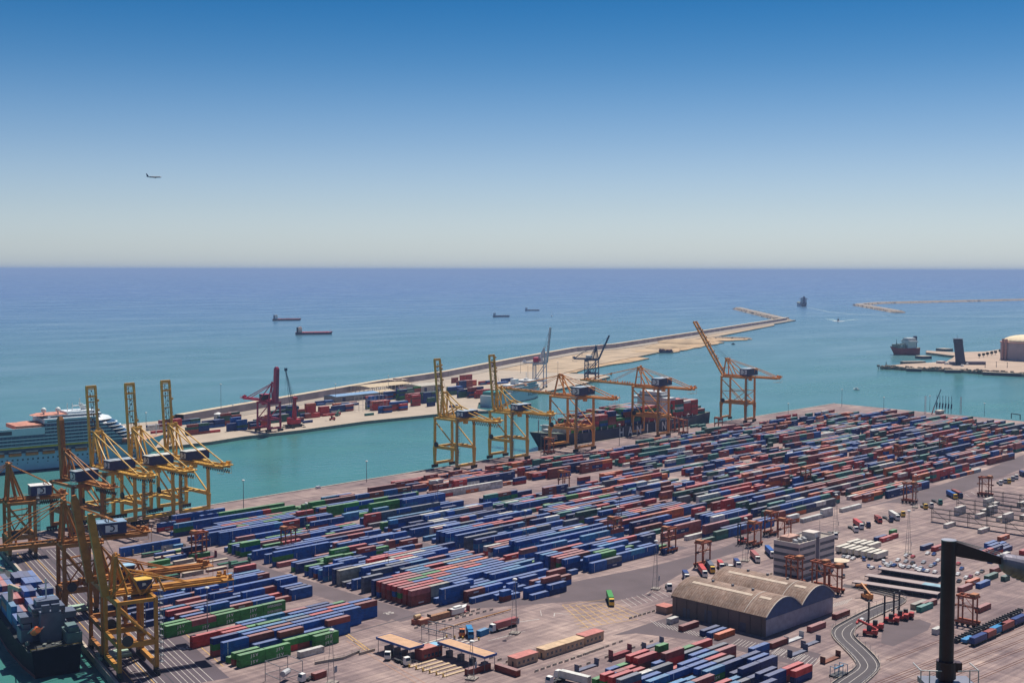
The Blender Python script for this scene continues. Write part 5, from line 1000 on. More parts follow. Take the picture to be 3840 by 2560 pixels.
cars = [(1270, 405, 'w'), (1332, 415, 'r'), (1195, 447, 'w'), (1268, 460, 's'), (1330, 472, 'k'), (1430, 467, 's'), (1530, 485, 'b'), (1562, 450, 'w'), (1467, 385, 'w'), (1525, 393, 'b'), (925, 503, 'b'), (957, 517, 'w'), (1030, 515, 'b'), (1062, 468, 'w'), (1090, 485, 'w'), (1130, 477, 's'), (1160, 495, 'b'), (1215, 497, 'w'), (1245, 507, 'w'), (1295, 512, 's'), (1370, 527, 'w'), (1405, 518, 's'), (1435, 542, 'b'), (1465, 547, 'w'), (1535, 557, 'w'), (1570, 603, 's'), (1750, 480, 'r'), (1780, 525, 'b'), (1745, 577, 'w'), (1755, 640, 'k'), (1822, 607, 'w'), (1860, 600, 'm'), (1925, 570, 'w'), (1967, 550, 'k'), (782, 432, 'w'), (700, 415, 's'), (737, 420, 'w'), (880, 442, 'b'), (1395, 540, 'w'), (1500, 500, 's'), (1345, 505, 'w'), (1110, 500, 's')]
cnt = {}
for x, y, ch in sorted(cars):
    cnt[ch] = cnt.get(ch, 0)+1; car(at('c', x, y), rnd.choice((.1, .2, math.pi+.1, D_)) if x < 1250 else rnd.choice((.15, math.pi+.15)), ch, '%s car, %s %s one from the left in the car park' % (CARC[ch][0], ordw(cnt[ch]), CARC[ch][0]), (x, y) in ((1062, 468), (880, 442)))
car(at('c', 692, 592), D_-.2, 'k', 'dark car alone on the pale drive between the carriers and the shelters'); car(at('c', 865, 998), .25, 'w', 'white car driving on the curving road'); car(at('f', 965, 75), .05, 'w', 'white van alone on the quay edge by the turquoise water', True); car(wq(20, 20), 1.2, 'w', 'small white roofed car on the striped apron between the west quay cranes')
car(wq(118, 17), 1.3, 'k', 'dark car on the striped apron beside the ship cranes')
# ------------------------------------------------------------------ buildings
def roof_sheet(name, col):
    m = mat(name, col, .75, var=.28, scale=.12); t = m.node_tree; L = t.links; b = t.nodes['Principled BSDF']; src = b.inputs['Base Color'].links[0].from_socket; g = t.nodes.new('ShaderNodeNewGeometry')
    br = t.nodes.new('ShaderNodeTexBrick'); br.offset = 0; br.inputs['Color1'].default_value = (1, 1, 1, 1); br.inputs['Color2'].default_value = (.80, .78, .76, 1); br.inputs['Mortar'].default_value = (.55, .5, .48, 1); br.inputs['Scale'].default_value = .3; br.inputs['Mortar Size'].default_value = .035; br.inputs['Brick Width'].default_value = 2.2; br.inputs['Row Height'].default_value = .36; L.new(g.outputs['Position'], br.inputs['Vector'])
    mp = t.nodes.new('ShaderNodeMapping'); mp.inputs['Scale'].default_value = (.06, 1.2, 1); L.new(g.outputs['Position'], mp.inputs['Vector']); n = t.nodes.new('ShaderNodeTexNoise'); n.inputs['Scale'].default_value = 1; n.inputs['Detail'].default_value = 6; L.new(mp.outputs[0], n.inputs['Vector']); r = t.nodes.new('ShaderNodeValToRGB'); L.new(n.outputs[0], r.inputs[0]); r.color_ramp.elements[0].position = .35; r.color_ramp.elements[0].color = (.70, .58, .5, 1); r.color_ramp.elements[1].position = .6
    c = src
    for o in (br.outputs[0], r.outputs[0]):
        x_ = t.nodes.new('ShaderNodeMix'); x_.data_type = 'RGBA'; x_.blend_type = 'MULTIPLY'; x_.inputs[0].default_value = 1; L.new(c, x_.inputs[6]); L.new(o, x_.inputs[7]); c = x_.outputs[2]
    L.new(c, b.inputs['Base Color']); return m
brick = mat('warehouse_wall', (.16, .115, .10), .8, var=.15, scale=.1); roofm = roof_sheet('barrel_roof_sheet', (.30, .215, .175)); bluem = mat('gable_blue', (.02, .06, .18), .5); gablew = mat('gable_wall', (.30, .29, .36), .7)
x0, x1, y0, y1, hz = 457.0, 513.0, 300.5, 351.5, 9.0
r = thing('warehouse', 'long warehouse with two brown barrel roofs and blue gable arches', 'warehouse', (0, 0, 0))
w = MB().box(x0, x1, y0, y1, 0, hz, 0).build('wall', brick, r)
b = MB(); b.box(x0+.3, x1-.3, y0-.06, y0-.003, .3, hz-1.4); b.build('gable_panel', gablew, w)
b = MB()
for k in range(9): b.box(x0-.25, x0-.003, y0+2+k*5.8, y0+2.4+k*5.8, 0, hz)
b.build('pilaster', mat('pilaster', (.13, .095, .085), .85), w)
for k, (c_, hh_) in enumerate(((.24, 4.2), (.60, 6.0), (.84, 4.5))): MB().box(x0-.12, x0-.004, y0+c_*51-2, y0+c_*51+2, 0, hh_).build('door', mat('warehouse_door', (.10, .10, .13), .6), w)
for k in range(2):
    xa, xb = x0+k*28-.4, x0+(k+1)*28+.4 if k else x0+28; xa = x0+28 if k else x0-.5; xb = x1+.5 if k else x0+28; n = 16; vs = []; wdt = xb-xa; rise = 6.4
    for y in (y0-.6, y1+.6):
        for i in range(n+1): t = i/n; vs.append((xa+wdt*t, y, hz+rise*(1-(2*t-1)**2)))
    b = MB().add(vs, [(i, i+1, n+2+i, n+1+i) for i in range(n)])
    ro = b.build('roof', roofm, r)
    for y in (y0-.35, y1+.35): MB().add([(xa+wdt*i/n, y, hz+rise*(1-(2*i/n-1)**2)-.05) for i in range(n+1)]+[(xb, y, hz-1.2), (xa, y, hz-1.2)], [tuple(range(n+3))]).build('gable', bluem, ro)
    g_ = MB()
    for i in range(n):
        a_, c_ = i/n, (i+1)/n; za, zc = hz+rise*(1-(2*a_-1)**2), hz+rise*(1-(2*c_-1)**2)
        g_.bar((xa+wdt*a_, y0-.75, za+.1), (xa+wdt*c_, y0-.75, zc+.1), .35, .35)
        g_.bar((xa+wdt*a_, y0+11, za+.05), (xa+wdt*c_, y0+11, zc+.05), .3, .16)
    g_.build('roof_edge', mat('roof_edge_pale', (.52, .47, .42), .6), ro)
    for yv in (y0+16, y0+27, y0+38): MB().box(xa+wdt*.5-.5, xa+wdt*.5+.5, yv-.5, yv+.5, hz+rise-.3, hz+rise+.9).build('roof_vent', grey, ro)
    sk = MB(); f_ = .30; za = hz+rise*(1-(2*f_-1)**2); f2 = .36; zb = hz+rise*(1-(2*f2-1)**2)
    for ya, yb in ((y0+13, y1-5), (y0+3, y0+9)): sk.add([(xa+wdt*f_, ya, za+.12), (xa+wdt*f2, ya, zb+.12), (xa+wdt*f2, yb, zb+.12), (xa+wdt*f_, yb, za+.12)], [(0, 3, 2, 1)])
    sk.build('skylight', mat('skylight_sheet', (.48, .38, .30), .5), ro)
r = thing('booth', 'small red roofed brick booth at the left end of the warehouse', 'booth', at('b', 965, 915)); MB().box(-3, 3, -3, 3, 0, 3).build('wall', mat('booth_brick', (.36, .22, .17), .8), r); MB().box(-3.3, 3.3, -3.3, 3.3, 3.003, 3.4).build('roof', mat('red_roof', (.45, .16, .13), .7), r)
# offices
ox0, ox1, oy0, oy1, oh = 552.5, 587.0, 343.5, 359.0, 18.6
r = thing('office_building', 'five storey white office block with dark ribbon windows and rooftop plant', 'office building', (0, 0, 0)); ow = mat('office_white', (.58, .52, .48), .7, var=.08)
w = MB().box(ox0, ox1, oy0, oy1, 0, oh).build('wall', ow, r)
for k in range(5):
    z = 1.3+k*3.6
    for bx_ in ((ox0-.05, ox0-.003, oy0+.4, oy1-.4), (ox0+.4, ox0+15, oy0-.05, oy0-.003), (ox0+20, ox1-.4, oy0-.05, oy0-.003)): MB().box(*bx_, z, z+1.5).build('window', win, w)
MB().box(ox0+16, ox0+19, oy0-.08, oy0-.003, 0, oh+2).build('stair_glazing', mat('stair_dark', (.07, .07, .12), .3), w)
b = MB().box(ox0+.5, ox1-.5, oy0+.5, oy1-.5, oh, oh+.06).build('roof', mat('office_roof', (.30, .26, .23), .9), r)
MB().box(ox0, ox1, oy0, oy0+.4, oh+.003, oh+.9).box(ox0, ox1, oy1-.4, oy1, oh+.003, oh+.9).box(ox0, ox0+.4, oy0+.403, oy1-.403, oh+.003, oh+.9).box(ox1-.4, ox1, oy0+.403, oy1-.403, oh+.003, oh+.9).build('parapet', ow, r)
MB().box(ox0+15, ox0+22, oy0+1, oy0+8, oh+.07, oh+4.2).build('stair_house', ow, r); MB().box(ox0+16, ox0+19, oy0+.92, oy0+.997, oh+1, oh+4).build('sign_panel', white, r)
MB().box(ox0+3, ox0+13, oy0+8, oy0+14, oh+.07, oh+2.6).build('plant_house', mat('plant_pink', (.45, .27, .22), .8), r); b = MB()
for k in range(6): MB().box(ox0+2+k*2.1, ox0+3.6+k*2.1, oy0+3+(k % 2)*2, oy0+4.8+(k % 2)*2, oh+.07, oh+1.8).build('air_conditioner', lightgrey, r)
MB().tube((ox0+8, oy1-4, oh), (ox0+8, oy1-4, oh+12), .12, 5).build('antenna', grey, r); MB().tube((ox0+26, oy0+4, oh), (ox0+26, oy0+4, oh+9), .1, 5).build('antenna', grey, r)
r = thing('pavilion', 'round cream canopied pavilion at the right foot of the offices', 'pavilion', at('c', 660, 490)); MB().tube((0, 0, 0), (0, 0, 2.8), 3.6, 14).build('wall', mat('pavilion_dark', (.10, .09, .10), .6), r); MB().tube((0, 0, 2.803), (0, 0, 3.1), 5.2, 20).tube((0, 0, 3.103), (0, 0, 3.5), 4.2, 20, 0, 3.0).build('roof', mat('pavilion_cream', (.60, .50, .38), .7), r)
# gate canopies, red gatehouse, frames
canm = mat('canopy_tan', (.50, .31, .19), .8, var=.12); bluetrim = mat('canopy_blue_edge', (.03, .09, .30), .5)
for (xa, xb, ya, yb), lb in (((323.5, 331, 382.5, 404), 'left tan roofed gate canopy with blue edge'), ((337.5, 344, 353, 381), 'right tan roofed gate canopy with blue edge over the truck lanes')):
    r = thing('gate_canopy', lb, 'canopy', (0, 0, 0), 0, 'gate canopies'); MB().box(xa, xb, ya, yb, 5.9, 6.2).build('roof', canm, r)
    MB().box(xa-.2, xa-.003, ya-.2, yb+.2, 5.3, 6.3).box(xb+.003, xb+.2, ya-.2, yb+.2, 5.3, 6.3).box(xa, xb, ya-.2, ya-.003, 5.3, 6.3).box(xa, xb, yb+.003, yb+.2, 5.3, 6.3).build('fascia', bluetrim, r)
    for xx, yy in ((xa+.5, ya+.5), (xa+.5, yb-.5), (xb-.5, ya+.5), (xb-.5, yb-.5), (xa+.5, (ya+yb)/2), (xb-.5, (ya+yb)/2)): MB().tube((xx, yy, 0), (xx, yy, 5.9), .14, 6).build('post', grey, r)
    for k in range(4):
        yy = ya+3.5+k*(yb-ya-7)/3; bo = MB().box(xa+2, xb-2, yy-.9, yy+.9, 0, 2.6).build('lane_booth', mat('lane_booth_grey', (.12, .12, .15), .6), r); MB().box(xa+1.95, xa+1.997, yy-.7, yy+.7, 1.1, 2.2).build('window', win, bo)
r = thing('gatehouse', 'dark red gatehouse with faded red and blue roof between the canopies', 'gatehouse', (0, 0, 0)); w = MB().box(328.4, 339.5, 380.5, 385.3, 0, 4.6).build('wall', mat('gatehouse_red', (.24, .05, .05), .7), r); MB().box(328.2, 336.5, 380.2, 385.5, 4.603, 4.9).build('roof', mat('gatehouse_roof', (.45, .20, .17), .8), r); MB().box(336.503, 339.7, 380.2, 385.5, 4.603, 4.9).build('roof', mat('gatehouse_roof_blue', (.20, .42, .58), .7), r)
[MB().box(329.5+k*2, 330.8+k*2, 380.42, 380.497, 1.2, 2.4).build('window', win, w) for k in range(5)]
for i in range(6):
    p = at('a', 735+i*62, 1378+i*17); r = thing('lane_island', 'long low kerbed lane island under the right gate canopy, %s from the left' % ordw(i+1), 'lane island', p, 0, 'lane islands at the gate'); MB().box(-9, 5, -.7, .7, .05, .35).build('kerb', mat('island_tan', (.48, .36, .24), .85), r); MB().box(-9.4, -9.05, -.3, .3, .05, 1.3).build('bollard', yellow, r)
for i in range(5):
    p = at('a', 690+i*75, 1215-i*2+i*8); r = thing('lane_island', 'pale lane kerb between the gantry frames behind the canopies, %s from the left' % ordw(i+1), 'lane island', p, 0, 'lane kerbs behind the gate'); MB().box(-1, 14, -.5, .5, .05, .35).build('kerb', mat('island_pale', (.52, .47, .42), .85), r); MB().box(14.05, 14.5, -.3, .3, .05, 1.3).build('bollard', yellow, r)
def gframe(lb, p, q, h, n):
    r = thing('portal_frame', lb, 'gantry frame', (0, 0, 0), 0, 'weighbridge gantry frames'); b = MB(); b.bar(p+Vector((0, 0, h)), q+Vector((0, 0, h)), .3, .35); b.bar(p+Vector((0, 0, h-1)), q+Vector((0, 0, h-1)), .15)
    for k in range(n+1): c = p.lerp(q, k/n); MB().tube(c, c+Vector((0, 0, h)), .13, 5).build('post', grey, r)
    for k in range(n*2): c = p.lerp(q, (k+.5)/n/2); b.tube(c+Vector((0, 0, h-1)), c+Vector((0, 0, h)), .05, 3)
    b.build('beam', grey, r)
gframe('long grey gantry frame with posts behind the right canopy, farther one', at('a', 750, 1100), at('a', 1060, 1160), 5, 4); gframe('grey gantry frame nearer the gatehouse roof', at('a', 690, 1165), at('a', 960, 1235), 5.5, 4)
fr = thing('scaffold', 'open box of grey steel scaffold at the bottom edge below the green stacks', 'scaffold', (0, 0, 0)); c0 = P(995, 2552); b = MB()
for dx in (0, 10.5):
    for dy in (0, -10): MB().tube((c0.x+dx, c0.y+dy, 0), (c0.x+dx, c0.y+dy, 8), .15, 5).build('post', grey, fr)
for z in (8, 3): [b.bar((c0.x, c0.y+dy, z), (c0.x+10.5, c0.y+dy, z), .18) for dy in (0, -10)]; [b.bar((c0.x+dx, c0.y, z), (c0.x+dx, c0.y-10, z), .18) for dx in (0, 10.5)]
b.build('beam', grey, fr); MB().tube((c0.x+4, c0.y-6, 3.2), (c0.x+8, c0.y-4, 3.2), 1.2, 9).build('tank', lightgrey, fr)
# prefabricated cabins
cb = mat('cabin_beige', (.46, .33, .23), .8); rr_ = mat('cabin_red_roof', (.46, .17, .15), .7); br_ = mat('cabin_beige_roof', (.52, .37, .24), .8)
for (xa, ya, l, w_, h, rm), lb in (((350, 347.5, 12.5, 5.0, 3.6, rr_), 'beige prefab cabin with red roof, nearest the weighbridge'), ((366.5, 347.3, 12.5, 5.0, 3.6, br_), 'long beige prefab cabin, second of the line of four'), ((379.2, 347.3, 11.6, 5.0, 3.6, br_), 'long beige prefab cabin, third of the line of four'), ((392, 347.8, 12, 5.2, 3.8, rr_), 'beige prefab cabin with red roof at the far end of the line')):
    r = thing('prefab_cabin', lb, 'cabin', (xa, ya, 0), 0, 'prefab cabins'); w = MB().box(0, l, 0, w_, 0, h).build('wall', cb, r); MB().box(-.2, l+.2, -.2, w_+.2, h+.003, h+.25).build('roof', rm, r); [MB().box(1+k*2.6, 2.2+k*2.6, -.05, -.003, 1.2, 2.3).build('window', win, w) for k in range(4)]; MB().box(-.05, -.003, 1.6, 2.6, 0, 2.2).build('door', dark, w)
# jersey barriers in rows
bar_me = MB().add([(-1, -.3, 0), (1, -.3, 0), (1, .3, 0), (-1, .3, 0), (-1, -.1, .9), (1, -.1, .9), (1, .1, .9), (-1, .1, .9)], [(4, 5, 6, 7), (0, 1, 5, 4), (1, 2, 6, 5), (2, 3, 7, 6), (3, 0, 4, 7)]).mesh('barrier', concrete)
for k, xa, ya, xb, yb, n, lb in (('a', 1745, 1462, 2352, 1250, 12, 'pale concrete barrier in the long row before the prefab cabins'), ('a', 640, 1065, 1330, 900, 12, 'pale concrete barrier in the row beside the boat on its rack'), ('a', 1010, 965, 1210, 895, 5, 'pale concrete barrier right behind the boat on its rack'), ('b', 650, 975, 900, 900, 7, 'pale concrete barrier in the row left of the warehouse'), ('b', 60, 1370, 560, 1190, 9, 'pale concrete barrier in the row behind the flat racks'), ('b', 180, 1420, 840, 1190, 9, 'pale concrete barrier in the row between the flat racks'), ('b', 1820, 600, 1980, 560, 5, 'pale concrete barrier beside the office wall'), ('c', 840, 290, 960, 260, 6, 'pale concrete barrier leading to the three yard containers'), ('a', 1330, 1340, 1480, 1375, 3, 'pale concrete barrier between canopy end and cabins')):
    for i in range(n): put('jersey_barrier', bar_me, None, at(k, xa+(xb-xa)*i/max(1, n-1), ya+(yb-ya)*i/max(1, n-1)), .0 if abs(yb-ya) > 5 else .5, lb, 'barrier', lb.replace('pale concrete barrier', 'barriers'))
r = thing('guard_rail', 'long rusty orange guard rail beside the weighbridge lanes', 'guard rail', (0, 0, 0)); pts = [at('a', 850, 1100), at('a', 1050, 1035), at('a', 1510, 905)]; b = MB()
for p, q in zip(pts, pts[1:]): b.bar(p+Vector((0, 0, .8)), q+Vector((0, 0, .8)), .3, .4); [MB().box(c.x-.1, c.x+.1, c.y-.1, c.y+.1, 0, .6).build('post', rust, r) for c in [p.lerp(q, i/6) for i in range(6)]]
b.build('rail', mat('rail_orange', (.52, .25, .07), .7), r)
# flat racks, boat, crates
def flatrack(p, lb, m, a=0, n=1):
    r = thing('flat_rack', lb, 'flat rack', p, a, 'flat racks'); 
    for k in range(n): MB().box(0, 12.2, -1.2, 1.2, .1+k*.7, .6+k*.7).build('platform', m, r)
    z = .6+(n-1)*.7
    for x in (0, 12.0): MB().box(x, x+.2, -1.2, 1.2, z+.003, z+2.3).build('end_wall', m, r)
mr = mat('rack_maroon', (.22, .05, .06), .7, var=.2); gb = mat('rack_grey_blue', (.12, .13, .19), .7)
flatrack(at('b', 485, 1365)+Vector((0, 1.2, 0)), 'stack of maroon flat racks with upright end walls, left of the block', mr, 0, 3); flatrack(at('b', 790, 1262)+Vector((0, 1.2, 0)), 'pale flat rack with one end wall behind the bottom right block', gb); flatrack(at('b', 172, 1470)+Vector((0, 1.2, 0)), 'navy flat rack lying left of the bottom right block', gb)
flatrack(at('c', 222, 1332)+Vector((0, 1.2, 0)), 'navy flat rack, nearer of two below the warehouse gable', gb); flatrack(at('c', 345, 1245)+Vector((0, 1.2, 0)), 'flat rack following the navy one below the gable', gb); flatrack(at('c', 165, 1215)+Vector((2, 1.2, 0)), 'pale flat rack behind the maroon container below the gable', lightgrey); flatrack(at('c', 525, 1395)+Vector((0, 1.2, 0)), 'dark rusty flat rack beside the curving road', rust)
p = at('a', 955, 960)+Vector((0, 1.2, 0)); flatrack(p, 'dark red flat rack carrying the white boat', mr); r = thing('boat', 'white motor boat hull standing on the red flat rack', 'boat', p+Vector((6.1, 0, 1.7)), .05); MB().hull(10.5, 2.9, 1.4, boot=.4, rake=1.5, sheer=.7, bot=-1.0).build('hull', [white, white, white], r); MB().box(-3, 1.5, -.9, .9, 1.4, 2.2).build('cabin', white, r)
r = thing('timber_load', 'brown wooden crate load with dark end walls beside the boat rack', 'crate', at('a', 775, 1008)+Vector((0, 1.2, 0))); MB().box(0, 12, -1.2, 1.2, .3, 2.6).build('crate', mat('crate_wood', (.30, .16, .09), .85, var=.3, scale=1.2), r); [MB().box(x, x+.2, -1.25, 1.25, 0, 3.4).build('end_wall', dark, r) for x in (-.25, 12.05)]
r = thing('crate', 'reddish open crate holding a pale coil left of the timber load', 'crate', at('a', 625, 1035)+Vector((0, 1.2, 0))); MB().box(0, 6, -1.2, 1.2, .003, 2.2).build('box', mat('crate_red', (.34, .12, .08), .8), r); MB().tube((1, 0, 3.2), (4.2, 0, 3.2), 1.0, 12).build('coil', mat('coil_tan', (.55, .38, .2), .6), r)
r = thing('crate', 'reddish box with pale top between the coil and the timber load', 'crate', at('a', 680, 1043)+Vector((0, 1.2, 0))); MB().box(0, 6, -1.2, 1.2, .003, 2.4).build('box', mat('crate_red', (.34, .12, .08), .8), r); MB().box(.2, 5.8, -1, 1, 2.403, 2.6).build('lid', mat('crate_lid', (.48, .28, .2), .8), r)
r = thing('steel_rig', 'small blue and white steel rig by the fence left of the curving road', 'steel rig', at('c', 650, 1495)); MB().box(-4, 4, -2, 2, .1, .7).build('base', dark, r); b = MB()
for x in (-3.5, 0, 3.5): [b.tube((x, y, .7), (x, y, 4), .15, 5) for y in (-1.8, 1.8)]; b.bar((x, -1.8, 4), (x, 1.8, 4), .2)
b.bar((-3.5, 0, 3.4), (3.5, 0, 3.4), .5); b.build('frame', mat('rig_blue', (.10, .26, .42), .5), r)
# chassis and flat racks stored between the west quay and the left block
sg = mat('stored_green', (.03, .12, .08), .7); sc = mat('stored_cream', (.46, .38, .30), .7); k_ = 0
for row in range(8):
    for col in range(4):
        if rnd.random() < .15: continue
        p = Vector((318+col*14+row*-1.2+rnd.uniform(-1, 1), 575+row*9.0+rnd.uniform(-1, 1), 0))
        if p.x < 284+(p.y-560)*.25+26: continue
        k_ += 1; m = (sg, sc, mr, sg)[(row+col) % 4]; nm = {sg: 'green', sc: 'cream', mr: 'maroon'}[m]; r = thing('flat_rack', '%s flat rack in storage, %s from the crane side, %s row behind the left block' % (nm, ordw(col+1), ordw(row+1)), 'flat rack', p, 0, 'flat racks in storage behind the cranes')
        for q_ in range(rnd.choice((1, 2, 3))): MB().box(0, 12, -1.2, 1.2, .2+q_*.7, .65+q_*.7).build('platform', (m, sc)[q_ % 2], r)
        if (row+col) % 3 == 0: MB().box(12.0, 12.25, -1.2, 1.2, .1, 3.6).build('end_wall', m, r); MB().box(-.25, 0, -1.2, 1.2, .1, 3.6).build('end_wall', m, r)
# ------------------------------------------------------------------ lamp masts: base pixel, top pixel
def lamp_mast(pb, pt, lb, slim=False):
    p = P(*pb); d = ray(*pt); t = Vector((p.x, p.y)).dot(Vector((d.x, d.y)))/(d.x*d.x+d.y*d.y); h = max(14, min(48, CAM_H+d.z*t))
    r = thing('lamp_mast', lb, 'lamp mast', p, .4, 'tall lamp masts')
    if slim: MB().tube((0, 0, 0), (0, 0, h), .28, 6, 0, .15).build('pole', grey, r)
    else:
        for k in range(3): a = k*2.094; MB().tube((1.8*math.cos(a), 1.8*math.sin(a), 0), (.35*math.cos(a), .35*math.sin(a), h), .11, 5, 0, .07).build('pole', grey, r)
        b = MB(); z = 2
        while z < h: w = 1.8-1.45*z/h; pts = [(w*math.cos(k*2.094), w*math.sin(k*2.094), z) for k in range(4)]; b.path(pts, .05, 3); z += 3.2
        b.build('bracing', grey, r); MB().box(-2.1, 2.1, -2.1, 2.1, 0, .6).build('footing', darkc, r); MB().box(-1.0, 1.0, -1.75, -1.65, 4.5, 7).build('plate', mat('mast_plate', (.24, .28, .34), .6), r)
    MB().tube((0, 0, h), (0, 0, h+.25), 1.0, 10).build('lamp_ring', grey, r); MB().tube((0, 0, h+.253), (0, 0, h+.7), 1.1, 8, 0, .8).build('lamp', white, r)
kk = lambda k, x, y: (CROPS[k][0]+x/CROPS[k][2], CROPS[k][1]+y/CROPS[k][2])
for b_, t_, lb in ((kk('a', 1545, 1112), kk('a', 1560, 620), 'tall tripod lamp mast beside the white cabbed truck with red trailer'), (kk('f', 1600, 890), kk('f', 1590, 555), 'tripod lamp mast in the first aisle by the white roofed row'), (kk('f', 855, 560), kk('f', 850, 215), 'tripod lamp mast among the blue rows near the quay'), (kk('f', 2055, 300), kk('f', 2055, 8), 'tripod lamp mast in front of the red stacks near the quay'),
        (kk('b', 880, 705), kk('b', 888, 268), 'tripod lamp mast left of the warehouse on the open asphalt'), (kk('b', 1702, 448), kk('b', 1703, 60), 'tripod lamp mast behind the parked trucks left of the offices'), (kk('c', 622, 183), (3128, 1855), 'tripod lamp mast behind the right corner of the offices'), (kk('c', 1288, 380), kk('d', 1298, 1020), 'tripod lamp mast at the corner of the car park'),
        (kk('e', 170, 1330), kk('e', 165, 1020), 'tripod lamp mast beside the silver tank containers'), (kk('e', 1030, 1130), kk('e', 1020, 860), 'tripod lamp mast above the long navy wall of containers'), (kk('d', 1350, 985), (3433, 1780), 'tripod lamp mast beside the straddle carrier at the maroon rows'), (kk('a', 1150, 1530), kk('a', 1145, 1190), 'lamp mast in front of the right gate canopy'),
        ((1245, 2560), kk('f', 1088, 1380), 'lamp mast at the bottom edge in front of the green lettered stacks'), ((778, 2373), (775, 2205), 'slim lamp mast between the crane girders and green stacks'), (kk('d', 205, 780), kk('d', 205, 590), 'tripod lamp mast below the white reefer wall'), (kk('d', 830, 640), kk('d', 830, 380), 'tripod lamp mast amid the far navy and teal rows'), (kk('b', 530, 160), kk('b', 528, -20), 'tripod lamp mast by the pale topped straddle carrier'), ((2250, 2180), (2255, 2135), 'short lamp post on the open asphalt')):
    if lb != 'short lamp post on the open asphalt': lamp_mast(b_, t_, lb, 'slim' in lb)
for b_, t_, lb in ((kk('f', 278, 305), kk('f', 272, 5), 'slim lamp mast at the left quay edge against the turquoise water'), ((1375, 1807), (1375, 1730), 'slim lamp mast on the quay left of the ladder boom cranes'), (kk('e', 1035, 420), kk('e', 1035, 225), 'slim lamp mast in front of the ship name'), (kk('e', 315, 520), kk('e', 312, 235), 'slim lamp mast in front of the ship bow'), (kk('e', 1668, 315), kk('e', 1667, 130), 'slim lamp mast right of the ship bridge'), (kk('d', 185, 150), kk('d', 183, 60), 'slim lamp mast on the quay right of the half raised crane'),
        (kk('g', 678, 1160), kk('g', 678, 1005), 'slim pole at the far corner of the terminal'), (kk('g', 1063, 1190), kk('g', 1063, 1130), 'slim pole behind the far stacks left of the folded cranes'), (kk('g', 1987, 1250), kk('g', 1987, 1215), 'slim pole on the far quay right of the folded cranes'), (kk('g', 1485, 1200), kk('g', 1485, 1065), 'slim pole beside the left pink pylon'), (kk('m', 1125, 780), kk('m', 1122, 440), 'slim lamp mast on the mole behind the blue roofed shed'), (kk('m', 1988, 600), kk('m', 1985, 305), 'slim lamp mast on the mole beside the cream canopy'), (kk('m', 1842, 830), kk('m', 1840, 505), 'slim lamp mast before the orange stacks on the mole'),
        (kk('i', 1108, 610), kk('i', 1110, 440), 'slim lamp mast on the bare mole left of the white crane'), (kk('i', 1450, 650), kk('i', 1452, 510), 'slim lamp mast on the mole right of the white crane'), (kk('i', 1175, 660), kk('i', 1172, 540), 'slim lamp mast on the mole behind the ferry'), (kk('n', 210, 720), kk('n', 208, 470), 'slim lamp mast at the left end of the mole'), (kk('n', 1628, 580), kk('n', 1630, 345), 'slim lamp mast on the mole left of the red crane'), (kk('n', 1435, 600), kk('n', 1435, 5), 'tall thin mast on the breakwater left of the red crane')):
    lamp_mast(b_, t_, lb, True)
# ------------------------------------------------------------------ mole buildings
def shed(name, lb, cat, p, l, w, h, wm, rm, a=R(4), openside=False):
    r = thing(name, lb, cat, p, a)
    if openside:
        for x in range(0, int(l)+1, 8):
            for y in (0, w): MB().box(x-.3, x+.3, y-.3, y+.3, 0, h).build('post', white, r)
    else:
        o = MB().box(0, l, 0, w, 0, h).build('wall', wm, r)
        for x in (l*.15, l*.62): MB().box(x, x+5, -.06, -.003, 0, h*.75).build('door', navy, o)
    b = MB().add([(-1, -1, h+.003), (l+1, -1, h+.003), (l+1, w+1, h+.003), (-1, w+1, h+.003), (-1, w/2, h+1.6), (l+1, w/2, h+1.6)], [(0, 1, 5, 4), (3, 4, 5, 2), (0, 4, 3), (1, 2, 5)]); b.build('roof', rm, r)
shed('shed', 'pale shed with long blue roof on the mole before the breakwater', 'shed', at('m', 1130, 735), 70, 22, 7, grey, mat('shed_blue_roof', (.14, .27, .45), .6)); creamr = mat('cream_canopy_roof', (.46, .37, .25), .8)
shed('open_shed', 'cream roofed open canopy on white posts at the mole, farther one', 'canopy', at('m', 1690, 605), 80, 34, 9, white, creamr, R(8), True); shed('open_shed', 'lower cream canopy between the blue roofed shed and the stacks', 'canopy', at('m', 1500, 670), 66, 20, 5, white, creamr, R(8), True)
shed('shed', 'white flat shed beside the unfinished concrete building on the mole', 'shed', at('i', 165, 790)-Vector((0, 6, 0)), 42, 30, 9, mat('shed_white', (.40, .39, .38), .7), mat('shed_pale_roof', (.38, .35, .3), .7), R(6))
r = thing('concrete_building', 'unfinished concrete building with open floors on the mole', 'building', at('m', 2095, 505), R(5)); cc = mat('bare_concrete', (.40, .32, .27), .9)
for k in range(4): MB().box(0, 26, 0, 16, k*3.3+.3, k*3.3+.9).build('floor_slab', cc, r)
for x in (0, 6.5, 13, 19.5, 26):
    for y in (0, 8, 16): MB().box(x-.45, x+.45, y-.45, y+.45, 0, 10.2).build('column', cc, r)
MB().box(2, 24, 3, 15, .903, 10.1).build('core', mat('concrete_core', (.13, .11, .14), .9), r); MB().box(8, 17, 4, 12, 10.803, 12.6).build('roof_house', cc, r)
r = thing('lattice_fence', 'tall white lattice screen standing alone on the mole quay', 'screen', at('m', 1440, 885), R(-14)); b = MB()
for x in range(0, 41, 5): b.bar((x, 0, 0), (x, 0, 17), .35)
for z in range(2, 18, 5): b.bar((0, 0, z), (40, 0, z), .3)
b.build('lattice', mat('lattice_white', (.55, .5, .5), .6), r)
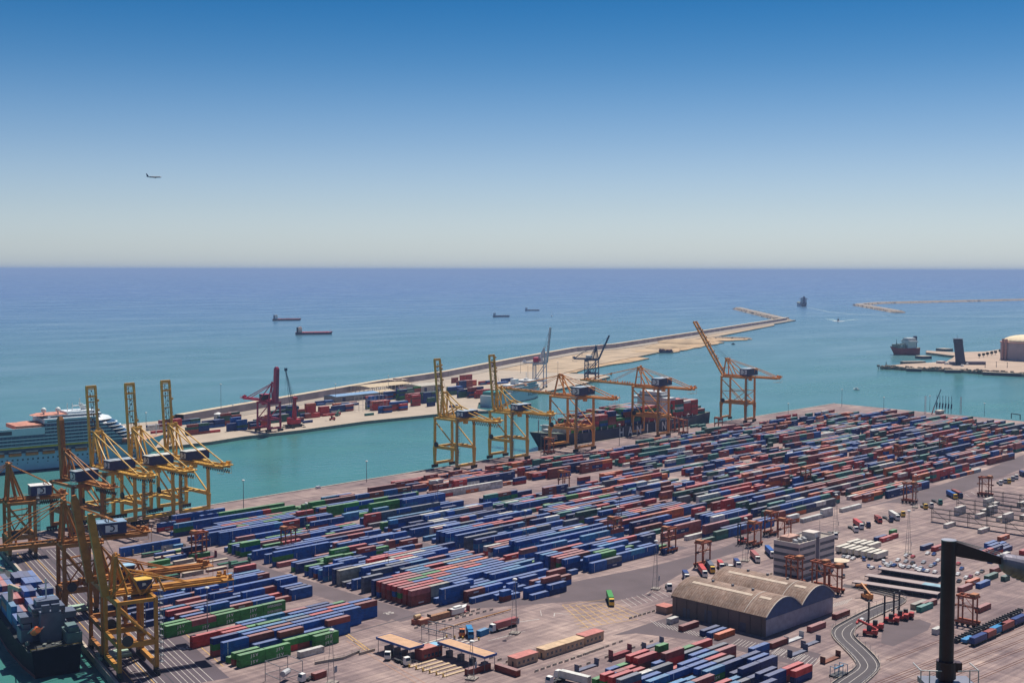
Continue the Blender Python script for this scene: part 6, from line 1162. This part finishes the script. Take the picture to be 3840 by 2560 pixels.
r = thing('storage_tank', 'small round grey tank at the breakwater end of the mole stacks', 'tank', at('n', 1385, 590)); MB().tube((0, 0, 0), (0, 0, 7), 4.5, 14).build('shell', lightgrey, r); MB().tube((0, 0, 7.003), (0, 0, 8.5), 4.5, 14, 0, 1).build('roof', white, r)
# ------------------------------------------------------------------ terminal far edge: folded ship-to-shore cranes, pylons, frame
p = at('w', 1075, 1382); r = thing('derrick', 'dark derrick with slanting red footed jib beside a white deckhouse at the far quay', 'crane', p, 0); MB().tube((-7, 3, 0), (-4, 1.5, 9), .5, 6).build('foot', redp, r); MB().tube((-4, 1.5, 9), (2, -3, 28), .45, 6).build('jib', dkb, r); MB().box(0, 12, -3, 3, 1.6, 4).build('deckhouse', mat('deckhouse_cream', (.6, .53, .45), .7), r); [MB().box(x, x+.5, -2.5, 2.5, 0, 1.597).build('support', grey, r) for x in (1, 6, 11)]
for k in range(6):
    p = at('w', 1065+k*43, 1352+k*5); r = thing('loading_arm', 'folded dark blue loading arm, %s from the left in the row of six' % ordw(k+1), 'loading arm', p, 0, 'row of folded loading arms'); MB().tube((0, 0, 0), (0, 0, 7), .3, 6).build('post', dkb, r); MB().bar((0, 0, 5.5), (.3, -.3, 11), .9, 1.3).build('counterweight', dkb, r); MB().tube((.3, -.3, 11), (.1, -.1, 19.5), .28, 6).build('arm', dkb, r)
pk = mat('pylon_pink', (.55, .33, .33), .7)
for x, y, tx, ty, lb in ((900, 1365, 902, 1090, 'pale pink lattice pylon left of the folded loading arms'), (1420, 1380, 1427, 1135, 'pale pink lattice pylon right of the folded loading arms')):
    p = at('w', x, y); r = thing('pylon', lb, 'pylon', p, .5); h = 19.5; b = MB()
    for sx, sy in ((-1, -1), (1, -1), (1, 1), (-1, 1)): b.tube((sx*.8, sy*.8, 0), (sx*.6, sy*.6, h), .16, 4)
    for k in range(13): b.tube((-.75, -.75, k*1.5), (.7, -.7, k*1.5+1.5), .08, 3); b.tube((-.75, .75, k*1.5), (-.7, -.7, k*1.5+1.5), .08, 3); b.path([(math.cos(q*1.571+.785), math.sin(q*1.571+.785), k*1.5) for q in range(5)], .07, 3)
    b.build('lattice', pk, r)
p = at('w', 2165, 1445); q = at('w', 2295, 1465); r = thing('portal_frame', 'dark portal frame on the far right quay edge', 'portal frame', (0, 0, 0)); b = MB(); h = 5.5
for c in (p, q): MB().bar(c, c+Vector((0, 0, h)), .7).build('post', dark, r)
b.bar(p+Vector((0, 0, h)), q+Vector((0, 0, h)), 0.7, .9); b.build('beam', dark, r)
# reefer racks
wr = mat('reefer_white', (.55, .52, .49), .6)
for (xa, ya, yb, nm) in ((747, 368, 300, 'nearest'), (791, 372, 296, 'middle'), (834, 372, 296, 'farthest')):
    r = thing('reefer_rack', 'long dark steel reefer rack with gangways, %s of three at the right' % nm, 'reefer rack', (0, 0, 0), 0, 'reefer racks'); b = MB(); n = int((ya-yb)/4)
    for k in range(n+1):
        y = ya-k*4
        MB().bar((xa, y, 0), (xa, y, 9), .25).build('post', dark, r) if k % 3 == 0 else None
        if k % 3 == 0: b.bar((xa+2, y, 0), (xa+2, y, 9), .2)
    for z in (2.8, 5.6, 8.4): b.bar((xa, ya, z), (xa, yb, z), .25); b.bar((xa+2, ya, z), (xa+2, yb, z), .2); b.bar((xa+1, ya, z-.2), (xa+1, yb, z-.2), 1.6, .08)
    for k in range(0, n-3, 6): b.bar((xa, ya-k*4, 8.4), (xa, ya-k*4-12, .3), .2)
    b.build('gangway', dark, r)
ks = 0
for (xa, ys) in ((733, (352, 330)), (777, (366, 352, 338, 334, 320)), (794, (356, 352, 330, 326)), (820, (366, 362, 340, 336)), (837, (350, 346))):
    for y in ys:
        ks += 1; z = 2.6 if ks % 3 == 0 else 0
        for zz in ([0, 2.6] if z else [0]): q = put('shipping_container', MESH[L40][0], None, (xa+6.1, y, zz), 0, 'off white reefer container %s, %s counted from the left among the reefer racks' % ('on top' if zz else 'on the ground', ordw(ks)), 'container', 'white reefers at the racks'); q.color = (.58, .55, .51, 1)
# parking shelters
sh = mat('shelter_roof', (.34, .275, .27), .8, var=.1)
for (p, q), lb in (((at('c', 770, 640, 2.6), at('c', 1555, 755, 2.6)), 'long low parking shelter with dark front, nearest of three'), ((at('c', 888, 582, 2.6), at('c', 1590, 690, 2.6)), 'long low parking shelter with pale blue right end, middle of three'), ((at('c', 1010, 518, 2.6), at('c', 1560, 600, 2.6)), 'shorter low parking shelter nearest the parked cars')):
    d = (q-p); L_ = d.length; a = math.atan2(d.y, d.x); r = thing('parking_shelter', lb, 'parking shelter', (p.x, p.y, 0), a, 'parking shelters'); f_ = .75 if 'blue' in lb else 1.0
    MB().box(0, L_*f_, 0, 5.5, 2.55, 2.75).build('roof', sh, r)
    if f_ < 1: MB().box(L_*f_+.003, L_, 0, 5.5, 2.55, 2.75).build('roof', mat('shelter_blue_roof', (.22, .36, .44), .7), r)
    MB().box(0, L_, 5.2, 5.4, 0, 2.547).build('back_wall', mat('shelter_dark', (.05, .05, .08), .8), r); MB().box(0, L_, -.05, .05, 2.1, 2.5).build('fascia', mat('shelter_fascia', (.08, .08, .13), .7), r); n = int(L_/6)
    for k in range(n+1): MB().tube((k*L_/n, .3, 0), (k*L_/n, .3, 2.5), .08, 5).build('post', grey, r)
# railway wagons with containers
for k, (x, y, c, lb) in enumerate(((1930, 1205, 'N', 'navy container wagon, first of the train at the lower right'), (2055, 1150, 'M', 'red container wagon, second of the train'), (2110, 1115, 'L', 'light blue container wagon, third of the train'), (2185, 1085, 'M', 'maroon container wagon, fourth of the train'), (2300, 1030, 'N', 'navy container wagon, last of the train at the right edge'))):
    p = at('c', x, y); r = thing('railway_wagon', lb, 'wagon', p, math.atan2(-.02, 1), 'railway wagons'); MB().box(-6.2, 6.2, -1.3, 1.3, .9, 1.25).build('frame', dark, r); [MB().tube((xx, -.8, .45), (xx, .8, .45), .45, 8).build('wheel', black, r) for xx in (-4.6, -3, 3, 4.6)]; MB().box(-5.9, 5.9 if k != 1 else 2, -1.22, 1.22, 1.253, 3.8).build('cargo_box', bm(c), r)
for k in range(5): p = at('c', 1770+k*125, 1172-k*57); r = thing('railway_wagon', 'empty dark flat wagon, %s from the left on the track behind the train' % ordw(k+1), 'wagon', p, 0, 'railway wagons'); MB().box(-6.4, 6.4, -1.3, 1.3, .8, 1.3).build('frame', dark, r); [MB().tube((xx, -.8, .45), (xx, .8, .45), .45, 8).build('wheel', black, r) for xx in (-4.6, -3, 3, 4.6)]; [MB().box(xx, xx+.4, -1.3, 1.3, 1.303, 2.1).build('stake', dark, r) for xx in (-6, -3, 0, 3, 5.6)]
p = at('c', 1835, 1188); r = thing('railway_wagon', 'bright blue buffer wagon at the head of the train', 'wagon', p, 0, 'railway wagons'); MB().box(-4, 4, -1.3, 1.3, .6, 1.9).build('frame', mat('wagon_blue', (.03, .22, .48), .5), r)
# ------------------------------------------------------------------ right shore: land, jetties, tower, tank
land = A('g', (1030, 800), (1270, 812), (1620, 826), (1970, 845), (2340, 868), (2700, 900), (2700, 700), (2352, 630), (2150, 635), (2000, 660), (1720, 668), (1450, 652), (1450, 668), (1720, 700), (1640, 755), (1250, 776))
lm = MB(); lm.prism([(p.x, p.y) for p in clump_poly(land, 3, 2.5)], -5, 1.2, 1, 0); lm.build('shore_ground', [mat('shore_sand', (.40, .30, .23), .9, var=.15, scale=.02), rock], kind='structure')
rk = MB()
for p, q in zip(land[:5], land[1:6]):
    for _ in range(90):
        c = p.lerp(q, rnd.random())+Vector((rnd.uniform(-4, 12), rnd.uniform(-6, 8), 0)); s_ = rnd.uniform(1.5, 4); rk.obox((c.x, c.y, rnd.uniform(-3, 1.0)), s_, s_, s_, rnd.uniform(0, 3))
rk.build('shore_rocks', rock, label='tumbled brown rocks lining the low jetty at the right', cat='rocks', kind='stuff')
def quaybox(lb, p, q, w, h=4.5, name='mooring_platform'):
    d = q-p; r = thing(name, lb, 'platform', Vector((p.x, p.y, SEA_Z)), math.atan2(d.y, d.x)); MB().box(0, d.length, 0, w, -2, h).build('base', mat('platform_side', (.08, .08, .10), .8), r); MB().box(-.3, d.length+.3, -.3, w+.3, h+.003, h+.5).build('deck', pale_ground, r)
quaybox('left mooring platform with dark side along the rocky jetty', at('g', 1270, 838, SEA_Z), at('g', 1410, 842, SEA_Z), 9); quaybox('middle mooring platform with dark side along the rocky jetty', at('g', 1625, 852, SEA_Z), at('g', 1770, 855, SEA_Z), 9); quaybox('long right mooring platform along the rocky jetty', at('g', 1970, 872, SEA_Z), at('g', 2345, 888, SEA_Z), 10)
quaybox('small square dolphin between the gas tanker and dark tower', at('g', 1420, 725, SEA_Z), at('g', 1505, 722, SEA_Z), 20); quaybox('small square dolphin in open water behind the dark tower', at('g', 1625, 655, SEA_Z), at('g', 1700, 652, SEA_Z), 24); quaybox('bent pale jetty before the gas tanker', at('g', 1250, 776, SEA_Z), at('g', 1450, 772, SEA_Z), 12)
r = thing('beacon', 'small dark beacon post at the tip of the rocky jetty', 'beacon', at('g', 1085, 785)); MB().tube((0, 0, 0), (0, 0, 5), .7, 8).build('tower', dark, r); MB().ball((0, 0, 5.4), .8).build('lantern', dark, r)
# leaning dark control tower
r = thing('control_tower', 'dark leaning oval control tower with ringed top on the right shore', 'tower', at('g', 1772, 782), math.atan2(RW.y, RW.x)); b = MB(); hT = 44; n = 20; lean = -6; rings = []
for k in range(9):
    t = k/8; w_ = 9-1.4*t*(1-t)*1.2-1.1*t; rings.append([(lean*t+w_*math.cos(2*math.pi*i/n)*.98, 6*math.sin(2*math.pi*i/n), hT*t) for i in range(n)])
vs = [v for rg in rings for v in rg]; b.add(vs, [(k*n+i, k*n+(i+1) % n, (k+1)*n+(i+1) % n, (k+1)*n+i) for k in range(8) for i in range(n)]+[tuple(range(8*n, 9*n))]); b.build('shaft', mat('tower_dark', (.035, .035, .075), .5, var=.15, scale=.2), r)
for z in (hT*.88, hT*.94, hT+.5): MB().tube((lean*z/hT, 0, z), (lean*z/hT, 0, z+.8), 8.6, 20).build('ring_deck', mat('tower_ring', (.10, .11, .17), .5), r)
MB().tube((lean-1, 0, hT+1.3), (lean-1, 0, hT+7), .25, 5).build('antenna', grey, r); MB().box(9.5, 40, -6, 6, 0, 6.5).build('annex', mat('annex_brown', (.15, .12, .15), .8), r); MB().box(-19, -10.5, -6, 6, 0, 6).build('annex', mat('annex_grey', (.14, .13, .17), .8), r)
r = thing('storage_tank', 'huge pale gas storage tank with domed cream top cut by the right edge', 'tank', at('g', 2375, 738)); tr = 44; ht = 33; MB().tube((0, 0, 0), (0, 0, ht), tr, 40).build('shell', mat('tank_grey', (.34, .29, .33), .7, var=.08, scale=.1), r); MB().ball((0, 0, ht), tr*.94, 0, 32, 6, .32, 0.0).build('dome', mat('tank_cream', (.72, .58, .38), .7), r)
b = MB(); fw = Vector((-FW.x, -FW.y, 0)).normalized(); sd2 = Vector((fw.y, -fw.x, 0))*-1
for ang in (1.25, 1.45): c = Matrix.Rotation(-ang, 3, 'Z') @ fw*tr*1.02; b.bar((c.x, c.y, 0), (c.x, c.y, ht+6), 4, 3.5)
b.tube((0, 0, ht-1), (0, 0, ht+.5), tr+1.2, 40); b.build('stair_tower', mat('tank_stair', (.40, .22, .20), .8), r)
def tree(p, h, lb, grp, m):
    r = thing('tree', lb, 'tree', p, 0, grp); MB().tube((0, 0, 0), (0, 0, h*.5), h*.05, 6, 0, h*.03).tube((0, 0, h*.4), (h*.18, 0, h*.7), h*.025, 5).tube((0, 0, h*.4), (-h*.15, h*.1, h*.7), h*.025, 5).build('trunk', mat('bark', (.08, .055, .04), .9), r); b = MB()
    for _ in range(240):
        a, z, q = rnd.uniform(0, 6.28), rnd.uniform(-1, 1), rnd.random()**.5; rr = h*.36*q*math.sqrt(1-z*z*.8); c = Vector((rr*math.cos(a), rr*math.sin(a), h*.66+z*h*.33*q)); s_ = h*.06; n = Vector((rnd.uniform(-1, 1), rnd.uniform(-1, 1), rnd.uniform(-.2, 1))).normalized(); u = n.orthogonal().normalized(); v = n.cross(u); b.add([c-u*s_-v*s_, c+u*s_-v*s_, c+u*s_+v*s_, c-u*s_+v*s_], [(0, 1, 2, 3)])
    b.build('crown', m, r)
gl = mat('leaf_green', (.05, .09, .025), .8, var=.4, scale=.8); gd = mat('leaf_dark', (.035, .05, .03), .8, var=.4, scale=.3)
for k, (x, y) in enumerate(((355, 590), (395, 585), (445, 575), (300, 600))): tree(at('c', x, y), (4.2, 4.5, 5, 3)[k], 'small round green tree before the offices, %s from the left' % ordw((2, 3, 4, 1)[k]), 'trees before the offices', gl)
for k, (x, y) in enumerate(((1940, 715), (1980, 708), (2017, 700), (2055, 692), (2090, 685), (2132, 672))): tree(at('g', x, y, 1.2), 8, 'dark shore tree left of the gas tank, %s of six' % ordw(k+1), 'shore trees beside the tank', gd)
for k, (x, y) in enumerate(((1780, 700), (1945, 690), (2105, 700))): p = at('w', x, y, 1.2); r = thing('lamp_mast', 'short dark mast on the sandy shore, %s from the left' % ordw(k+1), 'lamp mast', p, 0, 'shore masts'); MB().tube((0, 0, 0), (0, 0, 8), .5, 6, 0, .3).build('pole', dark, r); MB().box(-1, 1, -.5, .5, 8.003, 8.8).build('lamp', dark, r)
b = MB()
r = thing('shore_building', 'low pale building left of the dark tower on the rocky jetty', 'building', at('g', 1570, 772)); MB().box(0, 14, -5, 5, 0, 4.5).build('wall', mat('shore_house', (.42, .36, .38), .8), r); MB().box(-.5, 14.5, -5.5, 5.5, 4.503, 5).build('roof', mat('shore_roof', (.5, .42, .38), .8), r)
for k, (x, y) in enumerate(((1645, 775), (1700, 770), (1835, 778), (1785, 792))): p = at('g', x, y, 1.2); r = thing('shore_boat', 'white boat hauled ashore, %s from the left at the dark tower foot' % ordw(k+1), 'boat', p, rnd.uniform(-.6, .2), 'boats ashore by the tower'); MB().hull(10, 3.4, 2, boot=.6, rake=2, sheer=.8, bot=0).build('hull', [white, white, white], r); MB().box(-3, 1.5, -1.1, 1.1, 2.003, 3.4).build('cabin', white, r)
# airliner
def plane_at(px, py, dist):
    d = ray(px, py).normalized(); return Vector((0, 0, CAM_H))+d*dist
c = plane_at(577, 664, 3280); vx = Vector((RW.x, RW.y, 0)).normalized(); r = thing('airliner', 'white airliner with dark tail and belly flying level in the blue sky', 'airplane', c, math.atan2(vx.y, vx.x)); b = MB(); prof = [(-19, .25, 1.2), (-16, 1.0, .7), (-10, 1.75, .15), (0, 1.9, 0), (12, 1.9, 0), (16.5, 1.6, -.1), (18.6, .9, -.3), (19.3, .15, -.5)]; n = 12; vs = []
for x, rr, z in prof: vs += [(x, rr*math.cos(2*math.pi*i/n), z+rr*math.sin(2*math.pi*i/n)) for i in range(n)]
b.add(vs, [(k*n+i, k*n+(i+1) % n, (k+1)*n+(i+1) % n, (k+1)*n+i) for k in range(len(prof)-1) for i in range(n)], 0)
for i, f_ in enumerate(b.f):
    if sum(b.v[j][2] for j in f_)/4 < -.7: b.m[i] = 1
pw = mat('plane_white', (.55, .53, .53), .4); pn = mat('plane_navy', (.02, .03, .12), .5)
b.build('fuselage', [pw, pn], r); MB().add([(-17.5, -.15, 1.6), (-12.5, -.15, 1.7), (-17.6, -.1, 8.6), (-19.8, -.1, 8.6), (-17.5, .15, 1.6), (-12.5, .15, 1.7), (-17.6, .1, 8.6), (-19.8, .1, 8.6)], [(0, 1, 2, 3), (7, 6, 5, 4), (0, 4, 5, 1), (1, 5, 6, 2), (2, 6, 7, 3), (3, 7, 4, 0)]).build('tail_fin', pn, r)
for s_ in (-1, 1):
    MB().add([(5, s_*1.5, -.9), (-2, s_*1.5, -.9), (-6.5, s_*17, .4), (-4.8, s_*17, .4), (5, s_*1.5, -.5), (-2, s_*1.5, -.6), (-6.5, s_*17, .6), (-4.8, s_*17, .6)], [(0, 1, 2, 3), (4, 5, 6, 7), (0, 1, 5, 4), (2, 3, 7, 6), (0, 4, 7, 3), (1, 5, 6, 2)]).build('wing', grey, r)
    MB().tube((4.4, s_*5.6, -2), (.2, s_*5.6, -2), 1.0, 10, 0, .7).build('engine', mat('engine_pale', (.5, .45, .45), .5), r); MB().add([(-15, s_*.5, 1.2), (-17.6, s_*.5, 1.2), (-19.4, s_*6.5, 1.6), (-18.4, s_*6.5, 1.6)], [(0, 1, 2, 3), (3, 2, 1, 0)]).build('tailplane', grey, r)
# ------------------------------------------------------------------ the tall grey column and its arm, near the viewpoint
DP = 92.0
def near(cx, cy, dz=0.0):
    d = ray(2880+cx/2.45, 1920+cy/2.45); f2 = Vector((FW.x, FW.y, 0)).normalized(); t = (DP+dz)/(d.x*f2.x+d.y*f2.y); return Vector((d.x*t, d.y*t, CAM_H+d.z*t))
T0, B0 = near(1662, 258), near(1652, 1480); pc = mat('column_steel', (.050, .030, .045), .5, .2, .2, .5); pcap = mat('column_cap', (.42, .42, .46), .35, .5)
zb = -1+max(0.0, 158.5-Vector((B0.x, B0.y)).length*.56)
r = thing('steel_column', 'tall dark steel column with a tapering arm holding a ribbed silver cylinder, at the right', 'column', (T0.x, T0.y, zb), math.atan2(RW.y, RW.x)); hc = T0.z-zb
MB().tube((0, 0, 0), (0, 0, hc), .56, 20, 0, .52).build('shaft', pc, r); MB().tube((0, 0, hc-2.6), (0, 0, hc), .54, 20).build('head', pc, r); MB().tube((0, 0, hc+.003), (0, 0, hc+.06), .55, 20).build('cap', pcap, r)
MB().add([(x, yy, z) for yy in (-.2, .2) for x, z in ((.45, hc-.06), (.45, hc-1.15), (3.95, hc-1.78), (3.95, hc-1.25))], [(0, 3, 2, 1), (4, 5, 6, 7), (0, 1, 5, 4), (1, 2, 6, 5), (2, 3, 7, 6), (3, 0, 4, 7)]).build('arm', pc, r); MB().tube((.3, .2, hc+.04), (4.1, .2, hc-1.0), .03, 4).tube((.3, -.2, hc+.04), (4.1, -.2, hc-1.1), .03, 4).build('stay_cable', grey, r)
b = MB(); rs = [(3.85, .30), (3.93, .55), (4.15, .72), (4.6, .82), (6.0, 1.0), (9.5, 1.35)]; n = 20; vs = []
for x, rr in rs: vs += [(x, rr*math.cos(2*math.pi*i/n), hc-1.62-(x-3.85)*.30+rr*math.sin(2*math.pi*i/n)) for i in range(n)]
b.add(vs, [(k*n+i, k*n+(i+1) % n, (k+1)*n+(i+1) % n, (k+1)*n+i) for k in range(len(rs)-1) for i in range(n)]+[tuple(range(n))]); 
for k in range(12): x = 4.7+k*.36; b.tube((x, 0, hc-1.62-(x-3.85)*.30), (x+.06, 0, hc-1.64-(x-3.85)*.30), .84+(x-4.7)*.112, 20)
b.build('silver_cylinder', mat('brushed_silver', (.19, .18, .23), .5, .3, .25, 1.5), r)
hb_ = B0.z-zb; MB().tube((0, 0, hb_-.3), (0, 0, hb_+1.0), .72, 18).box(.5, 1.1, -.3, .3, hb_+.2, hb_+.9).build('collar', pc, r)
b = MB(); hp_ = hb_-.45
for sx in (-1, 1):
    b.tube((sx*.6, -.8, hb_+.45), (sx*2.15, -.8, hb_+.5), .05, 5)
    for x in (2.15, 1.5): b.tube((sx*x, -.8, hb_-1.4), (sx*x, -.8, hb_+.5), .045, 5)
    b.tube((sx*2.15, -.8, hb_+.5), (sx*2.15, 1.0, hb_+.5), .05, 5)
b.build('railing', lightgrey, r); MB().box(-1.75, 1.95, -1.2, 1.2, hb_-.95, hb_-.55).build('platform', mat('platform_silver', (.22, .23, .28), .4, .5), r)
# ------------------------------------------------------------------ air
hz_ = MB().box(-260000, 260000, -260000, 260000, -6.5, 192)
hm_ = bpy.data.materials.new('sea_haze'); hm_.use_nodes = True; t_ = hm_.node_tree; t_.nodes.remove(t_.nodes['Principled BSDF']); pv = t_.nodes.new('ShaderNodeVolumePrincipled')
pv.inputs['Color'].default_value = (*HAZE_COL, 1); pv.inputs['Density'].default_value = HAZE_D; pv.inputs['Anisotropy'].default_value = 0.0
t_.links.new(pv.outputs[0], t_.nodes['Material Output'].inputs['Volume']); hm_.cycles.homogeneous_volume = True
if HAZE_D > 0: put('haze', hz_.mesh('haze', hm_), kind='stuff')
